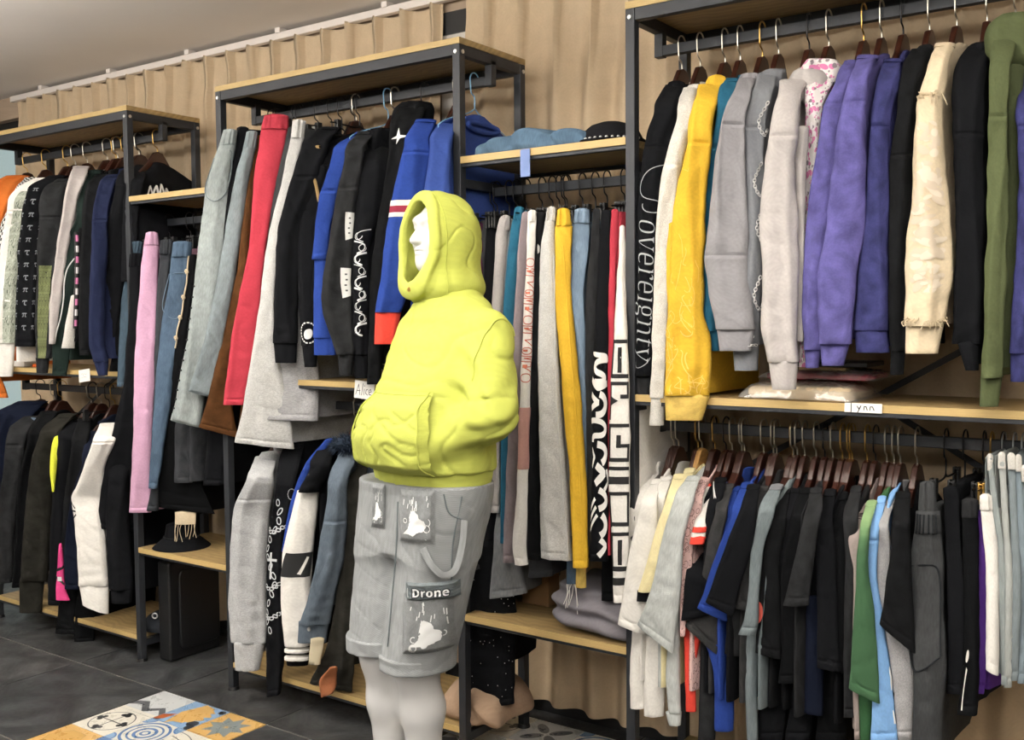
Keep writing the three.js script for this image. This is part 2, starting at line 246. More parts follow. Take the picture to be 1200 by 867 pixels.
function rack(x0, x1, label) {
  const g = thing('clothing_rack', label, 'clothing rack', V((x0 + x1) / 2, 0, -DEP / 2));
  const yt = HT - 0.02;
  for (const x of [x0, x1 - PW]) for (const z of [-PW, -DEP]) {
    const p = part('post', rbx(x, x + PW, 0.012, yt, z, z + PW, 0.0025), M.steel, g);
    const f = part('levelling_foot', new THREE.CylinderGeometry(0.02, 0.024, 0.013, 14).translate(x + PW / 2, 0.0065, z + PW / 2), M.plasticBlack, p); f.position.set(0, 0, 0);
  }
  for (const z of [-PW, -DEP]) part('top_rail', rbx(x0 + PW, x1 - PW, yt - 0.035, yt, z + 0.002, z + PW - 0.002, 0.002), M.steel, g);
  for (const x of [x0, x1 - PW]) {
    part('side_rail', rbx(x + 0.002, x + PW - 0.002, yt - 0.035, yt, -DEP + PW, -PW, 0.002), M.steel, g);
    for (const y of [1.237, 0.095]) part('side_rail', rbx(x + 0.002, x + PW - 0.002, y - 0.03, y, -DEP + PW, -PW, 0.002), M.steel, g);
    part('side_rail', rbx(x + 0.002, x + PW - 0.002, 1.905, 1.935, -DEP + PW, -PW, 0.002), M.steel, g);
  }
  for (const y of [1.237, 0.095]) for (const z of [-PW, -DEP]) part('shelf_rail', rbx(x0 + PW, x1 - PW, y - 0.012, y, z + 0.004, z + PW - 0.004, 0.002), M.steel, g);
  boardMesh(x0, x1, HT, 0.02, -DEP, 0, g, 'top_board');
  boardMesh(x0 + PW, x1 - PW, 1.257, 0.02, -DEP, -0.002, g, 'shelf_board');
  boardMesh(x0 + PW, x1 - PW, 0.115, 0.02, -DEP, -0.002, g, 'shelf_board');
  for (const [x, s] of [[x0 + PW, 1], [x1 - PW, -1]]) {
    part('rod_bracket', merge([rbx(x - 0.028 * (s > 0), x + 0.028 * (s < 0), 2.262, yt - 0.02, ROD - 0.014, ROD + 0.014, 0.002)]), M.steel, g);
    part('rod_bracket', rbx(x - 0.028 * (s > 0), x + 0.028 * (s < 0), 1.13, 1.225, ROD - 0.014, ROD + 0.014, 0.002), M.steel, g);
  }
  rod(x0 + 0.004, x1 - 0.004, RY.U, g); rod(x0 + 0.004, x1 - 0.004, RY.L, g);
  const xb = (x0 + x1) / 2;
  part('cross_brace', bar(V(x0 + PW, 0.9, -DEP + 0.012), V(x1 - PW, 1.58, -DEP + 0.012), 0.018, 0.004), M.steel, g);
  part('cross_brace', bar(V(x0 + PW, 1.58, -DEP + 0.006), V(x1 - PW, 0.9, -DEP + 0.006), 0.018, 0.004), M.steel, g);
  for (const [x, dx] of [[x0, 0], [x1, 0]]) for (const y of [HT - 0.045]) {
    part('bolt', new THREE.CylinderGeometry(0.006, 0.007, 0.004, 12).rotateX(Math.PI / 2).translate(x === x0 ? x + PW / 2 : x - PW / 2, y, 0.002), M.bolt, g);
    for (const z of [-PW / 2, -DEP + PW / 2]) part('bolt', new THREE.CylinderGeometry(0.006, 0.007, 0.004, 12).rotateZ(Math.PI / 2).translate(x === x0 ? x - 0.002 : x + 0.002, y, z), M.bolt, g);
  }
  return g;
}
const RXL = [-5.042, -3.842], RXM = [-3.269, -2.063], RXR = [-1.458, -0.252];
rack(...RXL, 'black steel clothing rack with oak top nearest the glass door');
rack(...RXM, 'black steel clothing rack with oak top behind the mannequin');
rack(...RXR, 'black steel clothing rack with bagged clothes on its middle shelf');
function connector(x0, x1, label) {
  const g = thing('connecting_shelf', label, 'shelf', V((x0 + x1) / 2, 0.48, -DEP / 2));
  boardMesh(x0, x1, 2.003, 0.022, -DEP, 0, g, 'upper_board'); boardMesh(x0, x1, 0.503, 0.022, -DEP, 0, g, 'lower_board');
  for (const y of [1.981, 0.481]) for (const z of [-0.026, -DEP + 0.004]) part('board_rail', rbx(x0, x1, y - 0.012, y, z, z + 0.02, 0.002), M.steel, g);
  rod(x0, x1, RY.C, g); return g;
}
connector(RXL[1], RXM[0], 'oak shelves and trouser rod bridging two racks beside pink trousers');
connector(RXM[1], RXR[0], 'oak shelves and trouser rod with black cap on top board');
// ---------------------------------------------------------------- cloth lofting
// sections: [{c: centre, h: half-width vector (left to right), n: unit normal towards the viewer's side, t: thickness}]
function loft(secs, o = {}) {
  const fa = o.fa ?? 0.008, ff = o.ff ?? 17, seed = o.seed ?? rr(0, 90), nu = o.nu ?? 40, e = o.e ?? 0.85;
  const cum = [0]; for (let i = 1; i < secs.length; i++) cum.push(cum[i - 1] + Math.max(1e-4, secs[i].c.distanceTo(secs[i - 1].c)));
  const L = cum[cum.length - 1];
  const val = (k, f, s) => { // monotone-ish cubic through sections
    const n = secs.length; let i = 0; while (i < n - 2 && s > cum[i + 1]) i++;
    const x0 = cum[i], x1 = cum[i + 1], hh = x1 - x0, t = clamp((s - x0) / hh, 0, 1);
    const g = (j) => f(secs[clamp(j, 0, n - 1)]);
    const d = (j) => { if (j <= 0) return (g(1) - g(0)) / (cum[1] - cum[0]); if (j >= n - 1) return (g(n - 1) - g(n - 2)) / (cum[n - 1] - cum[n - 2]); const a = (g(j) - g(j - 1)) / (cum[j] - cum[j - 1]), b = (g(j + 1) - g(j)) / (cum[j + 1] - cum[j]); return a * b <= 0 ? 0 : 2 * a * b / (a + b); };
    const t2 = t * t, t3 = t2 * t;
    return (2 * t3 - 3 * t2 + 1) * g(i) + (t3 - 2 * t2 + t) * hh * d(i) + (-2 * t3 + 3 * t2) * g(i + 1) + (t3 - t2) * hh * d(i + 1);
  };
  const at = (s) => ({
    c: V(val(0, (q) => q.c.x, s), val(0, (q) => q.c.y, s), val(0, (q) => q.c.z, s)),
    h: V(val(0, (q) => q.h.x, s), val(0, (q) => q.h.y, s), val(0, (q) => q.h.z, s)),
    n: V(val(0, (q) => q.n.x, s), val(0, (q) => q.n.y, s), val(0, (q) => q.n.z, s)).normalize(),
    t: val(0, (q) => q.t, s),
  });
  const pw = (x, p) => Math.sign(x) * Math.pow(Math.abs(x), p);
  const seams = o.seams || [], hemS = o.hemline ? L - 0.022 : -9;
  function surf(a, s, off = 0, sec) {
    const q = sec || at(s); const ca = Math.cos(a), sa = Math.sin(a), w = q.h.length();
    const u = ca * w, side = sa >= 0 ? 0 : 7.3;
    const edge = 1 - Math.pow(Math.abs(ca), 4);
    const long = nz(u * ff + seed, s * 1.9 + seed * 0.7, side + s * 0.5);
    const diag = nz(u * 21 + s * 13 + seed, s * 17 - u * 9, side + 3.1);
    const creaseA = nz(u * 9 - s * 6 + seed * 2, s * 9 + seed, side + 11);
    const crease = -Math.pow(1 - Math.min(1, Math.abs(creaseA) * 5), 3) * (o.crease ?? 0.004);
    const sharp = 0.55 - Math.min(1, Math.abs(nz(u * ff * 0.75 + seed * 1.3, s * 1.3 + seed, side + 20)) * 3.4);
    const crs = nz(u * 14 + s * 26 + seed, s * 8 - u * 22, side + 31), dg = (0.4 - Math.min(1, Math.abs(crs) * 4)) * (0.25 + 0.75 * Math.max(0, nz(u * 5, s * 3.5 + seed, side + 40) * 2.2));
    let d = fa * 1.15 * long + fa * 1.25 * sharp * edge + fa * 0.3 * diag + fa * 0.42 * dg + crease;
    if (s > hemS - 0.02) d -= 0.0028 * Math.exp(-Math.pow((s - hemS) / 0.004, 2)) - 0.0015 * sm(hemS + 0.002, hemS + 0.008, s);
    if (o.bunch) d += o.bunch * Math.exp(-(L - s) / 0.09) * (0.5 + nz(u * 8 + seed, s * 6, side)) * Math.sin(s * 105 + u * 26 + 5 * nz(u * 6, s * 7 + seed, side));
    for (const s0 of seams) d -= 0.006 * Math.exp(-Math.pow((s - s0) / 0.0042, 2)) - 0.0024 * Math.exp(-Math.pow((s - s0 - 0.01) / 0.007, 2));
    const wob = 0.5 * fa * nz(s * 7 + seed, seed * 3, ca > 0 ? 1 : 5) * (1 - edge) + 0.35 * fa * nz(s * 19, seed * 5, ca > 0 ? 2 : 6) * (1 - edge);
    const hn = w > 1e-6 ? q.h.clone().divideScalar(w) : V(1, 0, 0);
    return q.c.clone().addScaledVector(q.h, pw(ca, e)).addScaledVector(q.n, pw(sa, e) * q.t / 2 + sa * (d + off)).addScaledVector(hn, ca * (off + wob));
  }
  const sl = []; const nv = Math.max(6, Math.round(L / (o.dv ?? 0.0105)));
  for (let i = 0; i <= nv; i++) sl.push(L * i / nv);
  if (hemS > 0) for (const k of [-0.006, -0.002, 0.002, 0.006]) sl.push(hemS + k);
  for (const s0 of seams) for (const k of [-0.008, -0.004, 0, 0.004, 0.009, 0.014]) if (s0 + k > 0 && s0 + k < L) sl.push(s0 + k);
  sl.sort((a, b) => a - b);
  const pos = [], uv = [], idx = []; const N1 = nu + 1;
  const ring = (fn, v) => { for (let i = 0; i <= nu; i++) { const a = i / nu * 2 * Math.PI; const p = fn(a); pos.push(p.x, p.y, p.z); uv.push(i / nu * (o.per ?? 0.25), v); } };
  const q0 = at(0), q1 = at(L), up = q0.c.clone().sub(at(Math.min(L, 0.03)).c).normalize();
  const cap = o.cap ?? 0.006;
  ring(() => q0.c.clone().addScaledVector(up, cap), 0);
  ring((a) => surf(a, 0, 0, q0).lerp(q0.c, 0.45).addScaledVector(up, cap * 0.8), 0);
  for (const s of sl) { const q = at(s); ring((a) => surf(a, s, 0, q), s); }
  const dn = at(L - Math.min(L, 0.03)).c.sub(q1.c).normalize();
  ring((a) => surf(a, L, -0.004, q1), L);                                     // hem turned inwards
  ring((a) => surf(a, L, -0.004, q1).lerp(q1.c, 0.25).addScaledVector(dn, Math.min(0.03, L * 0.4)), L);
  ring(() => q1.c.clone().addScaledVector(dn, Math.min(0.04, L * 0.5)), L);
  const R = pos.length / 3 / N1;
  for (let j = 0; j < R - 1; j++) for (let i = 0; i < nu; i++) { const a = j * N1 + i, b = a + 1, c = a + N1, d = c + 1; idx.push(a, b, c, b, d, c); }
  const g = new THREE.BufferGeometry(); g.setAttribute('position', new THREE.Float32BufferAttribute(pos, 3)); g.setAttribute('uv', new THREE.Float32BufferAttribute(uv, 2)); g.setIndex(idx); g.computeVertexNormals();
  const nn = g.attributes.normal; for (let j = 0; j < R; j++) { const a = j * N1, b = a + nu; const v = V(nn.getX(a) + nn.getX(b), nn.getY(a) + nn.getY(b), nn.getZ(a) + nn.getZ(b)).normalize(); nn.setXYZ(a, v.x, v.y, v.z); nn.setXYZ(b, v.x, v.y, v.z); }
  return { geo: g, surf, at, L };
}
// rows of photo pixels [y, left, right] or [yLeft, left, yRight, right]; z is the distance plane of the left edge; th turns the piece about the vertical
function secsFrom(rows, zs, th, t) {
  const N = V(Math.sin(th), 0, Math.cos(th));
  return rows.map((r, i) => {
    const [yl, xl, yr, xr] = r.length === 3 ? [r[0], r[1], r[0], r[2]] : r;
    const Lp = atz(xl, yl, zs[i]), Rp = onPlane(xr, yr, Lp, N);
    const h = Rp.clone().sub(Lp).multiplyScalar(0.5);
    return { c: Lp.clone().add(Rp).multiplyScalar(0.5), h, n: N.clone(), t: Math.min(t, h.length() * 1.5) };
  });
}
function thetaFor(rows) { const r = rows[0]; const p = atz(r[1], r[0], 0); return clamp(0.72 * Math.atan2(-p.x, CAM.z - p.z), 0.02, 0.75); }
function zsFor(rows, z, kind) {
  if (Array.isArray(z)) return rows.map((_, i) => z[Math.min(i, z.length - 1)]);
  if (kind === 'top') { const r0 = rows[0], y0 = r0[0], mpp = (atz(r0[1], y0, 0).y - atz(r0[1], y0 + 100, 0).y) / 100; return rows.map((r) => z - 0.15 * (1 - sm(-0.03, 0.085, (r[0] - y0) * mpp))); }
  if (kind === 'pant') { const y0 = rows[0][0]; return rows.map((r) => z - 0.05 * (1 - sm(0, 200, r[0] - y0))); }
  return rows.map(() => z);
}
// a flat print that lies on a lofted piece
function patch(L, a0, a1, s0, s1, off = 0.0016, nu = 14, nv = 0) {
  nv = nv || Math.max(8, Math.round((s1 - s0) / 0.012)); const pos = [], uv = [], idx = [];
  for (let j = 0; j <= nv; j++) for (let i = 0; i <= nu; i++) { const a = a0 + (a1 - a0) * i / nu, s = s0 + (s1 - s0) * j / nv; const p = L.surf(a, s, off); pos.push(p.x, p.y, p.z); uv.push(i / nu, 1 - j / nv); }
  for (let j = 0; j < nv; j++) for (let i = 0; i < nu; i++) { const a = j * (nu + 1) + i, b = a + 1, c = a + nu + 1, d = c + 1; idx.push(a, c, b, b, c, d); }
  const g = new THREE.BufferGeometry(); g.setAttribute('position', new THREE.Float32BufferAttribute(pos, 3)); g.setAttribute('uv', new THREE.Float32BufferAttribute(uv, 2)); g.setIndex(idx); g.computeVertexNormals(); return g;
}
const A_L = Math.PI * 0.93, A_R = Math.PI * 0.07;
function printMat(w, h, draw, rough = 0.8) { return new THREE.MeshStandardMaterial({ name: 'print', map: canvasTex(w, h, draw), alphaTest: 0.5, roughness: rough, side: THREE.DoubleSide }); }

// ---------------------------------------------------------------- hangers
// local frame: the rod passes through the origin along x, the arms run along z
const hookGeo = (() => { const p = []; for (let i = 0; i <= 12; i++) { const a = Math.PI * (1.06 - i / 12 * 1.12); p.push(V(0, 0.012 + 0.024 * Math.sin(a), 0.024 * Math.cos(a))); } p.push(V(0, -0.012, 0.022), V(0, -0.034, 0.018), V(0, -0.043, 0.003), V(0, -0.052, 0.0), V(0, -0.085, 0)); return tube(p, 0.0023, 44, 7); })();
const woodGeo = (() => {
  const sh = new THREE.Shape(); const up = [[0.0, -0.064], [0.02, -0.07], [0.04, -0.098], [0.055, -0.121], [0.085, -0.148], [0.115, -0.176], [0.145, -0.206]], dn = [[0.138, -0.215], [0.105, -0.192], [0.07, -0.168], [0.04, -0.15], [0, -0.142]];
  const all = [...up, ...dn], left = all.slice(0, -1).reverse().map(([x, y]) => [-x, y]); [...all, ...left].forEach(([x, y], i) => i ? sh.lineTo(x, y) : sh.moveTo(x, y));
  const g = new THREE.ExtrudeGeometry(sh, { depth: 0.008, bevelEnabled: true, bevelThickness: 0.004, bevelSize: 0.003, bevelSegments: 2, curveSegments: 6 }); g.translate(0, 0, -0.004); g.rotateY(Math.PI / 2); return g;
})();
const wireGeo = tube([V(0, -0.085, 0), V(0, -0.098, 0.02), V(0, -0.15, 0.17), V(0, -0.172, 0.2), V(0, -0.185, 0.19), V(0, -0.186, 0), V(0, -0.185, -0.19), V(0, -0.172, -0.2), V(0, -0.15, -0.17), V(0, -0.098, -0.02)], 0.0023, 60, 6, true);
const barGeo = tube([V(0, -0.084, 0), V(0, -0.09, 0.01), V(0, -0.092, 0.15), V(0, -0.093, 0.16)], 0.0028, 10, 6), barGeo2 = barGeo.clone().rotateY(Math.PI);
const crossBar = merge([barGeo, barGeo2]);
const clipGeo = merge([rbx(-0.009, -0.002, -0.132, -0.078, -0.011, 0.011, 0.002), rbx(0.002, 0.009, -0.132, -0.078, -0.011, 0.011, 0.002), new THREE.TorusGeometry(0.006, 0.0018, 6, 14).translate(0, -0.088, 0.0125)]);
function hanger(type, x, rodY, label, turn = 0) {
  const names = { wood: 'wooden_hanger', pale: 'wooden_hanger', clip: 'clip_hanger', goldclip: 'clip_hanger', black: 'plastic_hanger', wire: 'wire_hanger', clear: 'plastic_hanger' };
  const g = thing(names[type], label, 'hanger', V(x, rodY, ROD), 'hangers on the racks'); g.rotation.y = turn;
  const add = (n, geo, m, z = 0, lab) => { const q = shade(new THREE.Mesh(geo, m)); q.name = n; q.position.z = z; g.add(q); if (lab) q.userData.label = lab; return q; };
  const hm = type === 'wire' ? M.hookBlue : type === 'goldclip' ? M.hookGold : type === 'clear' ? M.plasticClear : (type === 'black' || type === 'clip') ? M.hookDark : (rnd() < 0.6 ? M.hookSteel : rnd() < 0.5 ? M.hookDark : M.hookGold);
  add('hook', hookGeo, hm);
  if (type === 'wood') add('shoulder_bar', woodGeo, M.hangerWood); else if (type === 'pale') add('shoulder_bar', woodGeo, M.hangerPale);
  else if (type === 'black') add('shoulder_bar', woodGeo, M.plasticBlack); else if (type === 'wire') add('shoulder_wire', wireGeo, M.hookBlue);
  else { add('crossbar', crossBar, type === 'clear' ? M.plasticClear : hm); for (const z of [-0.12, 0.12]) add('clip', clipGeo, type === 'clear' ? M.plasticClear : type === 'goldclip' ? M.hookGold : M.plasticBlack, z); }
  return g;
}
const HNAME = { wood: 'brown wooden hanger', pale: 'pale wooden hanger', clip: 'black clip hanger', goldclip: 'brass clip hanger', black: 'black plastic hanger', wire: 'blue wire hanger', clear: 'clear plastic hanger' };

// ---------------------------------------------------------------- garments on hangers
const SHD = [0, 0.008, 0.02, 0.037, 0.055, 0.075, 0.1];
const shoulder = (d) => lutS([[0, 0.035], [0.008, 0.06], [0.02, 0.095], [0.037, 0.135], [0.055, 0.175], [0.075, 0.21], [0.1, 0.222], [0.3, 0.226]], d);
function lutS(t, x) { for (let i = 1; i < t.length; i++) if (x <= t[i][0]) return t[i - 1][1] + (t[i][1] - t[i - 1][1]) * (x - t[i - 1][0]) / (t[i][0] - t[i - 1][0]); return t[t.length - 1][1]; }
let bodySeed = 1;
// o: {n name, k category, l label, c material, rod 'U'|'L'|'C', rows, z, th, t, cuff, hood, extra: [...], hem, hang, group}
function garment(o) {
  const rodY = RY[o.rod], kind = o.pant ? 'pant' : 'top', z = o.z ?? (o.pant ? 0.0 : 0.04), th = o.th ?? thetaFor(o.rows), t = (o.t ?? (o.pant ? 0.04 : 0.05)) * 0.8;
  const zs = zsFor(o.rows, z, kind), secs = secsFrom(o.rows, zs, th, t);
  const main = loft(secs, { fa: o.fa ?? (o.pant ? 0.0065 : 0.0105), ff: o.ff, seams: o.seams, e: o.e, crease: o.crease, bunch: o.cuff && !o.pant ? 0.006 : 0, hemline: !o.cuff });
  const last = secs[secs.length - 1], low = (o.cuff ? secsFrom([o.cuff[o.cuff.length - 1]], [z], th, t)[0].c.y : last.c.y);
  const top0 = secs[0];
  const hx = o.hx ?? top0.c.x + (o.hdx ?? 0.0);
  const hemY = o.hem ?? (o.pant ? last.c.y + 0.005 : low + 0.07);
  const g = thing(o.n, o.l, o.k, V(hx, Math.min(low, hemY) - 0.005, ROD), o.group);
  g.userData.parts = undefined; delete g.userData.parts;
  const pName = o.pant ? 'leg' : 'sleeve';
  const sleeve = part(o.pn ?? pName, main.geo, o.c, g);
  const res = { g, main, sleeve, hx, rodY, z, th, t };
  // the body of the garment: a hanging double layer of cloth in the plane of the hanger
  if (!o.nobody) {
    const bs = [], yTop = o.pant ? top0.c.y : rodY - 0.112; const nB = 13;
    const stripAt = (y) => { let b = main.at(0).c; for (let k = 0; k <= 24; k++) { const q = main.at(main.L * k / 24).c; if (Math.abs(q.y - y) < Math.abs(b.y - y)) b = q; } return b; };
    for (let i = 0; i <= nB; i++) {
      const y = yTop + (hemY - yTop) * (o.pant ? i / nB : i < 7 ? 0 : (i - 6) / (nB - 6)) - (o.pant || i > 7 ? 0 : SHD[Math.min(i, 6)]), d = yTop - y, sp = stripAt(y);
      const x = hx + (sp.x - hx) * (o.pant ? 0.85 : 0.75) * sm(0.02, 0.35, d) + 0.004;
      const hw = shoulder(d);
      const zb = -0.19 - (o.pant ? 0.165 + 0.02 * sm(0, 0.5, d) : hw);
      const front = o.pant ? Math.min(sp.z - 0.005, -0.02) : Math.min(sp.z - 0.014, -0.19 + hw);
      bs.push({ c: V(x, y - (o.pant ? 0 : 0), (zb + front) / 2), h: V(0.02 * Math.sin(o.rows[0][1]), 0, -(front - zb) / 2), n: V(1, 0, 0), t: (o.bt ?? 0.032) + 0.02 * sm(0.05, 0.5, d) });
    }
    const bl = loft(bs, { fa: o.bfa ?? 0.008, ff: 9, dv: 0.026, nu: 30, per: 0.8 });
    res.bodyMesh = part(o.pant ? 'seat_panel' : 'body', bl.geo, o.bc ?? o.c, g); res.body = bl;
    if (o.rib) { const q = bs[bs.length - 1]; const rs = [0, 0.06].map((k) => ({ c: q.c.clone().add(V(0, -k + 0.004, 0)), h: q.h.clone().multiplyScalar(0.97), n: q.n, t: q.t * (0.95 - k) })); part('hem_rib', loft(rs, { fa: 0.003, dv: 0.02 }).geo, o.bc ?? o.c, g); }
  }
  const sub = (rows, name, mat, zz, tt, opt = {}) => {
    const l = loft(secsFrom(rows, Array.isArray(zz) ? rows.map((_, i) => zz[Math.min(i, zz.length - 1)]) : rows.map(() => zz), opt.th ?? th, tt), { fa: opt.fa ?? 0.005, ff: opt.ff, nu: opt.nu, seams: opt.seams, e: opt.e, crease: opt.crease });
    const m = part(name, l.geo, mat, g, opt.label); return { l, m };
  };
  res.sub = sub;
  if (o.cuff) res.cuff = sub(o.cuff, o.pant ? 'hem' : 'cuff', o.cc ?? o.c, z - 0.004 - (t * 0.06), t * 0.86, { fa: 0.0025, ff: 40 });
  if (o.hood) { const zz = o.hoodz ?? z - 0.12; res.hood = sub(o.hood, 'hood', o.hc ?? o.c, zz, o.hoodt ?? 0.10, { fa: 0.010, ff: 24, e: 0.9, crease: 0.006 }); }
  if (o.waist) res.waist = sub(o.waist, 'waistband', o.wc ?? o.c, zs[0] + 0.002, t * 1.15, { fa: 0.0042, ff: 90, nu: 64 });
  if (o.collar !== 0 && !o.pant && !o.hood) { // ribbed neckband following the shoulder line
    const cs = [0, 0.022].map((s) => { const q = main.at(s); return { c: q.c, h: q.h.clone().multiplyScalar(1.05), n: q.n, t: q.t + 0.006 }; });
    part('collar', loft(cs, { fa: 0.001, dv: 0.01, nu: 20 }).geo, o.colc ?? o.c, g);
  }
  for (const x of o.extra || []) { const q = sub(x.rows, x.n, x.c ?? o.c, x.z ?? z - 0.02, x.t ?? t, x); (res.ex = res.ex || []).push(q); if (x.cuff) sub(x.cuff, x.cn ?? 'cuff', x.cc ?? x.c ?? o.c, (x.z?.length ? x.z[x.z.length - 1] : x.z ?? z - 0.02), (x.t ?? t) * 0.85, { fa: 0.002, ff: 40 }); }
  if (o.hang !== null) { const ht = o.hang ?? (o.pant ? 'clip' : 'wood'); hanger(ht, hx, rodY, HNAME[ht] + ' holding the ' + o.l, rr(-0.05, 0.05)); }
  return res;
}
function bandOn(res, L, s0, s1, mat, name, off = 0.0018) { return part(name, patch(L, Math.PI * 1.15, -Math.PI * 0.15, s0, s1, off, 24), mat, res.g); }
function printOn(res, L, s0, s1, mat, label, a0 = A_L, a1 = A_R, off = 0.0016) { const p = part('print', patch(L, a0, a1, s0, s1, off), mat, res.g, label); return p; }
// chain of metal links lying on a piece
function chainOn(res, L, pts, label, mat) {
  const cv = new THREE.CatmullRomCurve3(pts.map(([a, s, o = 0.006]) => L.surf(a, s, o))), len = cv.getLength(), n = Math.round(len / 0.0085), gs = [];
  for (let i = 0; i < n; i++) { const p = cv.getPointAt(i / n), tn = cv.getTangentAt(i / n); const g = new THREE.TorusGeometry(0.0048, 0.0013, 5, 10); g.scale(1.25, 0.8, 1); g.rotateX(i % 2 ? 0.9 : -0.6); g.applyQuaternion(new THREE.Quaternion().setFromUnitVectors(V(1, 0, 0), tn)); g.translate(p.x, p.y, p.z); gs.push(g); }
  return part('chain', merge(gs), mat || M.bolt, res.g, label);
}
// ---------------------------------------------------------------- garment colours
const K = {
  black: fab(0x131417), black2: fab(0x18191b, 'washed'), black3: fab(0x101113, 'twill'), char: fab(0x2b2c2e, 'washed'), charL: fab(0x3b3b3c, 'washed'), navy: fab(0x20263f), navyD: fab(0x141928),
  white: fab(0xf5f2ec), offw: fab(0xe6e3dc, 'heather'), lgrey: fab(0xb7b2b0), mgrey: fab(0x88878b), dgrey: fab(0x75787d), heather: fab(0xa9a9ab, 'heather'), heatherL: fab(0xd2d2d0, 'heather'),
  yellow: fab(0xdcb23c), yellowW: fab(0xdfbf68, 'washed'), teal: fab(0x2a5f78), purple: fab(0x5f5b96, 'washed'), purpleD: fab(0x3b3d6c, 'washed'), cream: fab(0xdfceb0), olive: fab(0x525a3e), oliveD: fab(0x434a33),
  red: fab(0xb03c4a), royal: fab(0x294088), royal2: fab(0x364b8c), orange: fab(0xc66c30), brown: fab(0x5a3b22, 'washed'), pink: fab(0xcca2be), hotpink: fab(0xe84f90), taupe: fab(0x9b8f8b),
  denimL: fab(0xa7b0b0, 'denim'), denimG: fab(0x8c979c, 'denim'), denimB: fab(0x55697f, 'denim'), denimD: fab(0x475866, 'denim'), denimSky: fab(0x8297ad, 'denim'), denimBlk: fab(0x46484a, 'denim'), denimBk2: fab(0x33363a, 'denim'),
  pearl: fab(0xd3d8d6, 'denim'), creamY: fab(0xf1e5b4), greenD: fab(0x375c3c), greenL: fab(0x8bb07c), sky: fab(0x86b4e8), slate: fab(0x62689a), purpleV: fab(0x5f3a92), neon: fab(0xe9ee4e), leather: fab(0x9a6244, 'plain', 0.5), satin: fab(0xc79a92, 'plain', 0.4), mauve: fab(0x8d8286), redCol: fab(0xd8483c),
};
const ink = new THREE.MeshStandardMaterial({ name: 'white_print', color: 0xe9e9e6, roughness: 0.7, side: THREE.DoubleSide });
function vText(txt, font, fill, o = {}) { // lettering that reads down the piece
  return (g, w, h) => { g.clearRect(0, 0, w, h); g.save(); g.translate(w / 2, h / 2); g.rotate(Math.PI / 2 * (o.dir ?? 1)); g.font = font; g.textAlign = 'center'; g.textBaseline = 'middle'; const tw = g.measureText(txt).width; g.scale((h * (o.fit ?? 0.96)) / tw, o.sy ?? 1); if (o.stroke) { g.lineWidth = o.lw ?? 10; g.strokeStyle = o.stroke; g.strokeText(txt, 0, 0); } if (fill) { g.fillStyle = fill; g.fillText(txt, 0, 0); } g.restore(); if (o.more) o.more(g, w, h); };
}
function splat(g, w, h, n, col, sd = 5) { g.fillStyle = col; let s = sd; const q = () => (s = (s * 16807) % 2147483647) / 2147483647; for (let i = 0; i < n; i++) { const x = q() * w, y = q() * h, r = (0.01 + 0.05 * q() * q()) * w; g.beginPath(); g.ellipse(x, y, r, r * (0.6 + q()), q() * 3, 0, 7); g.fill(); } }

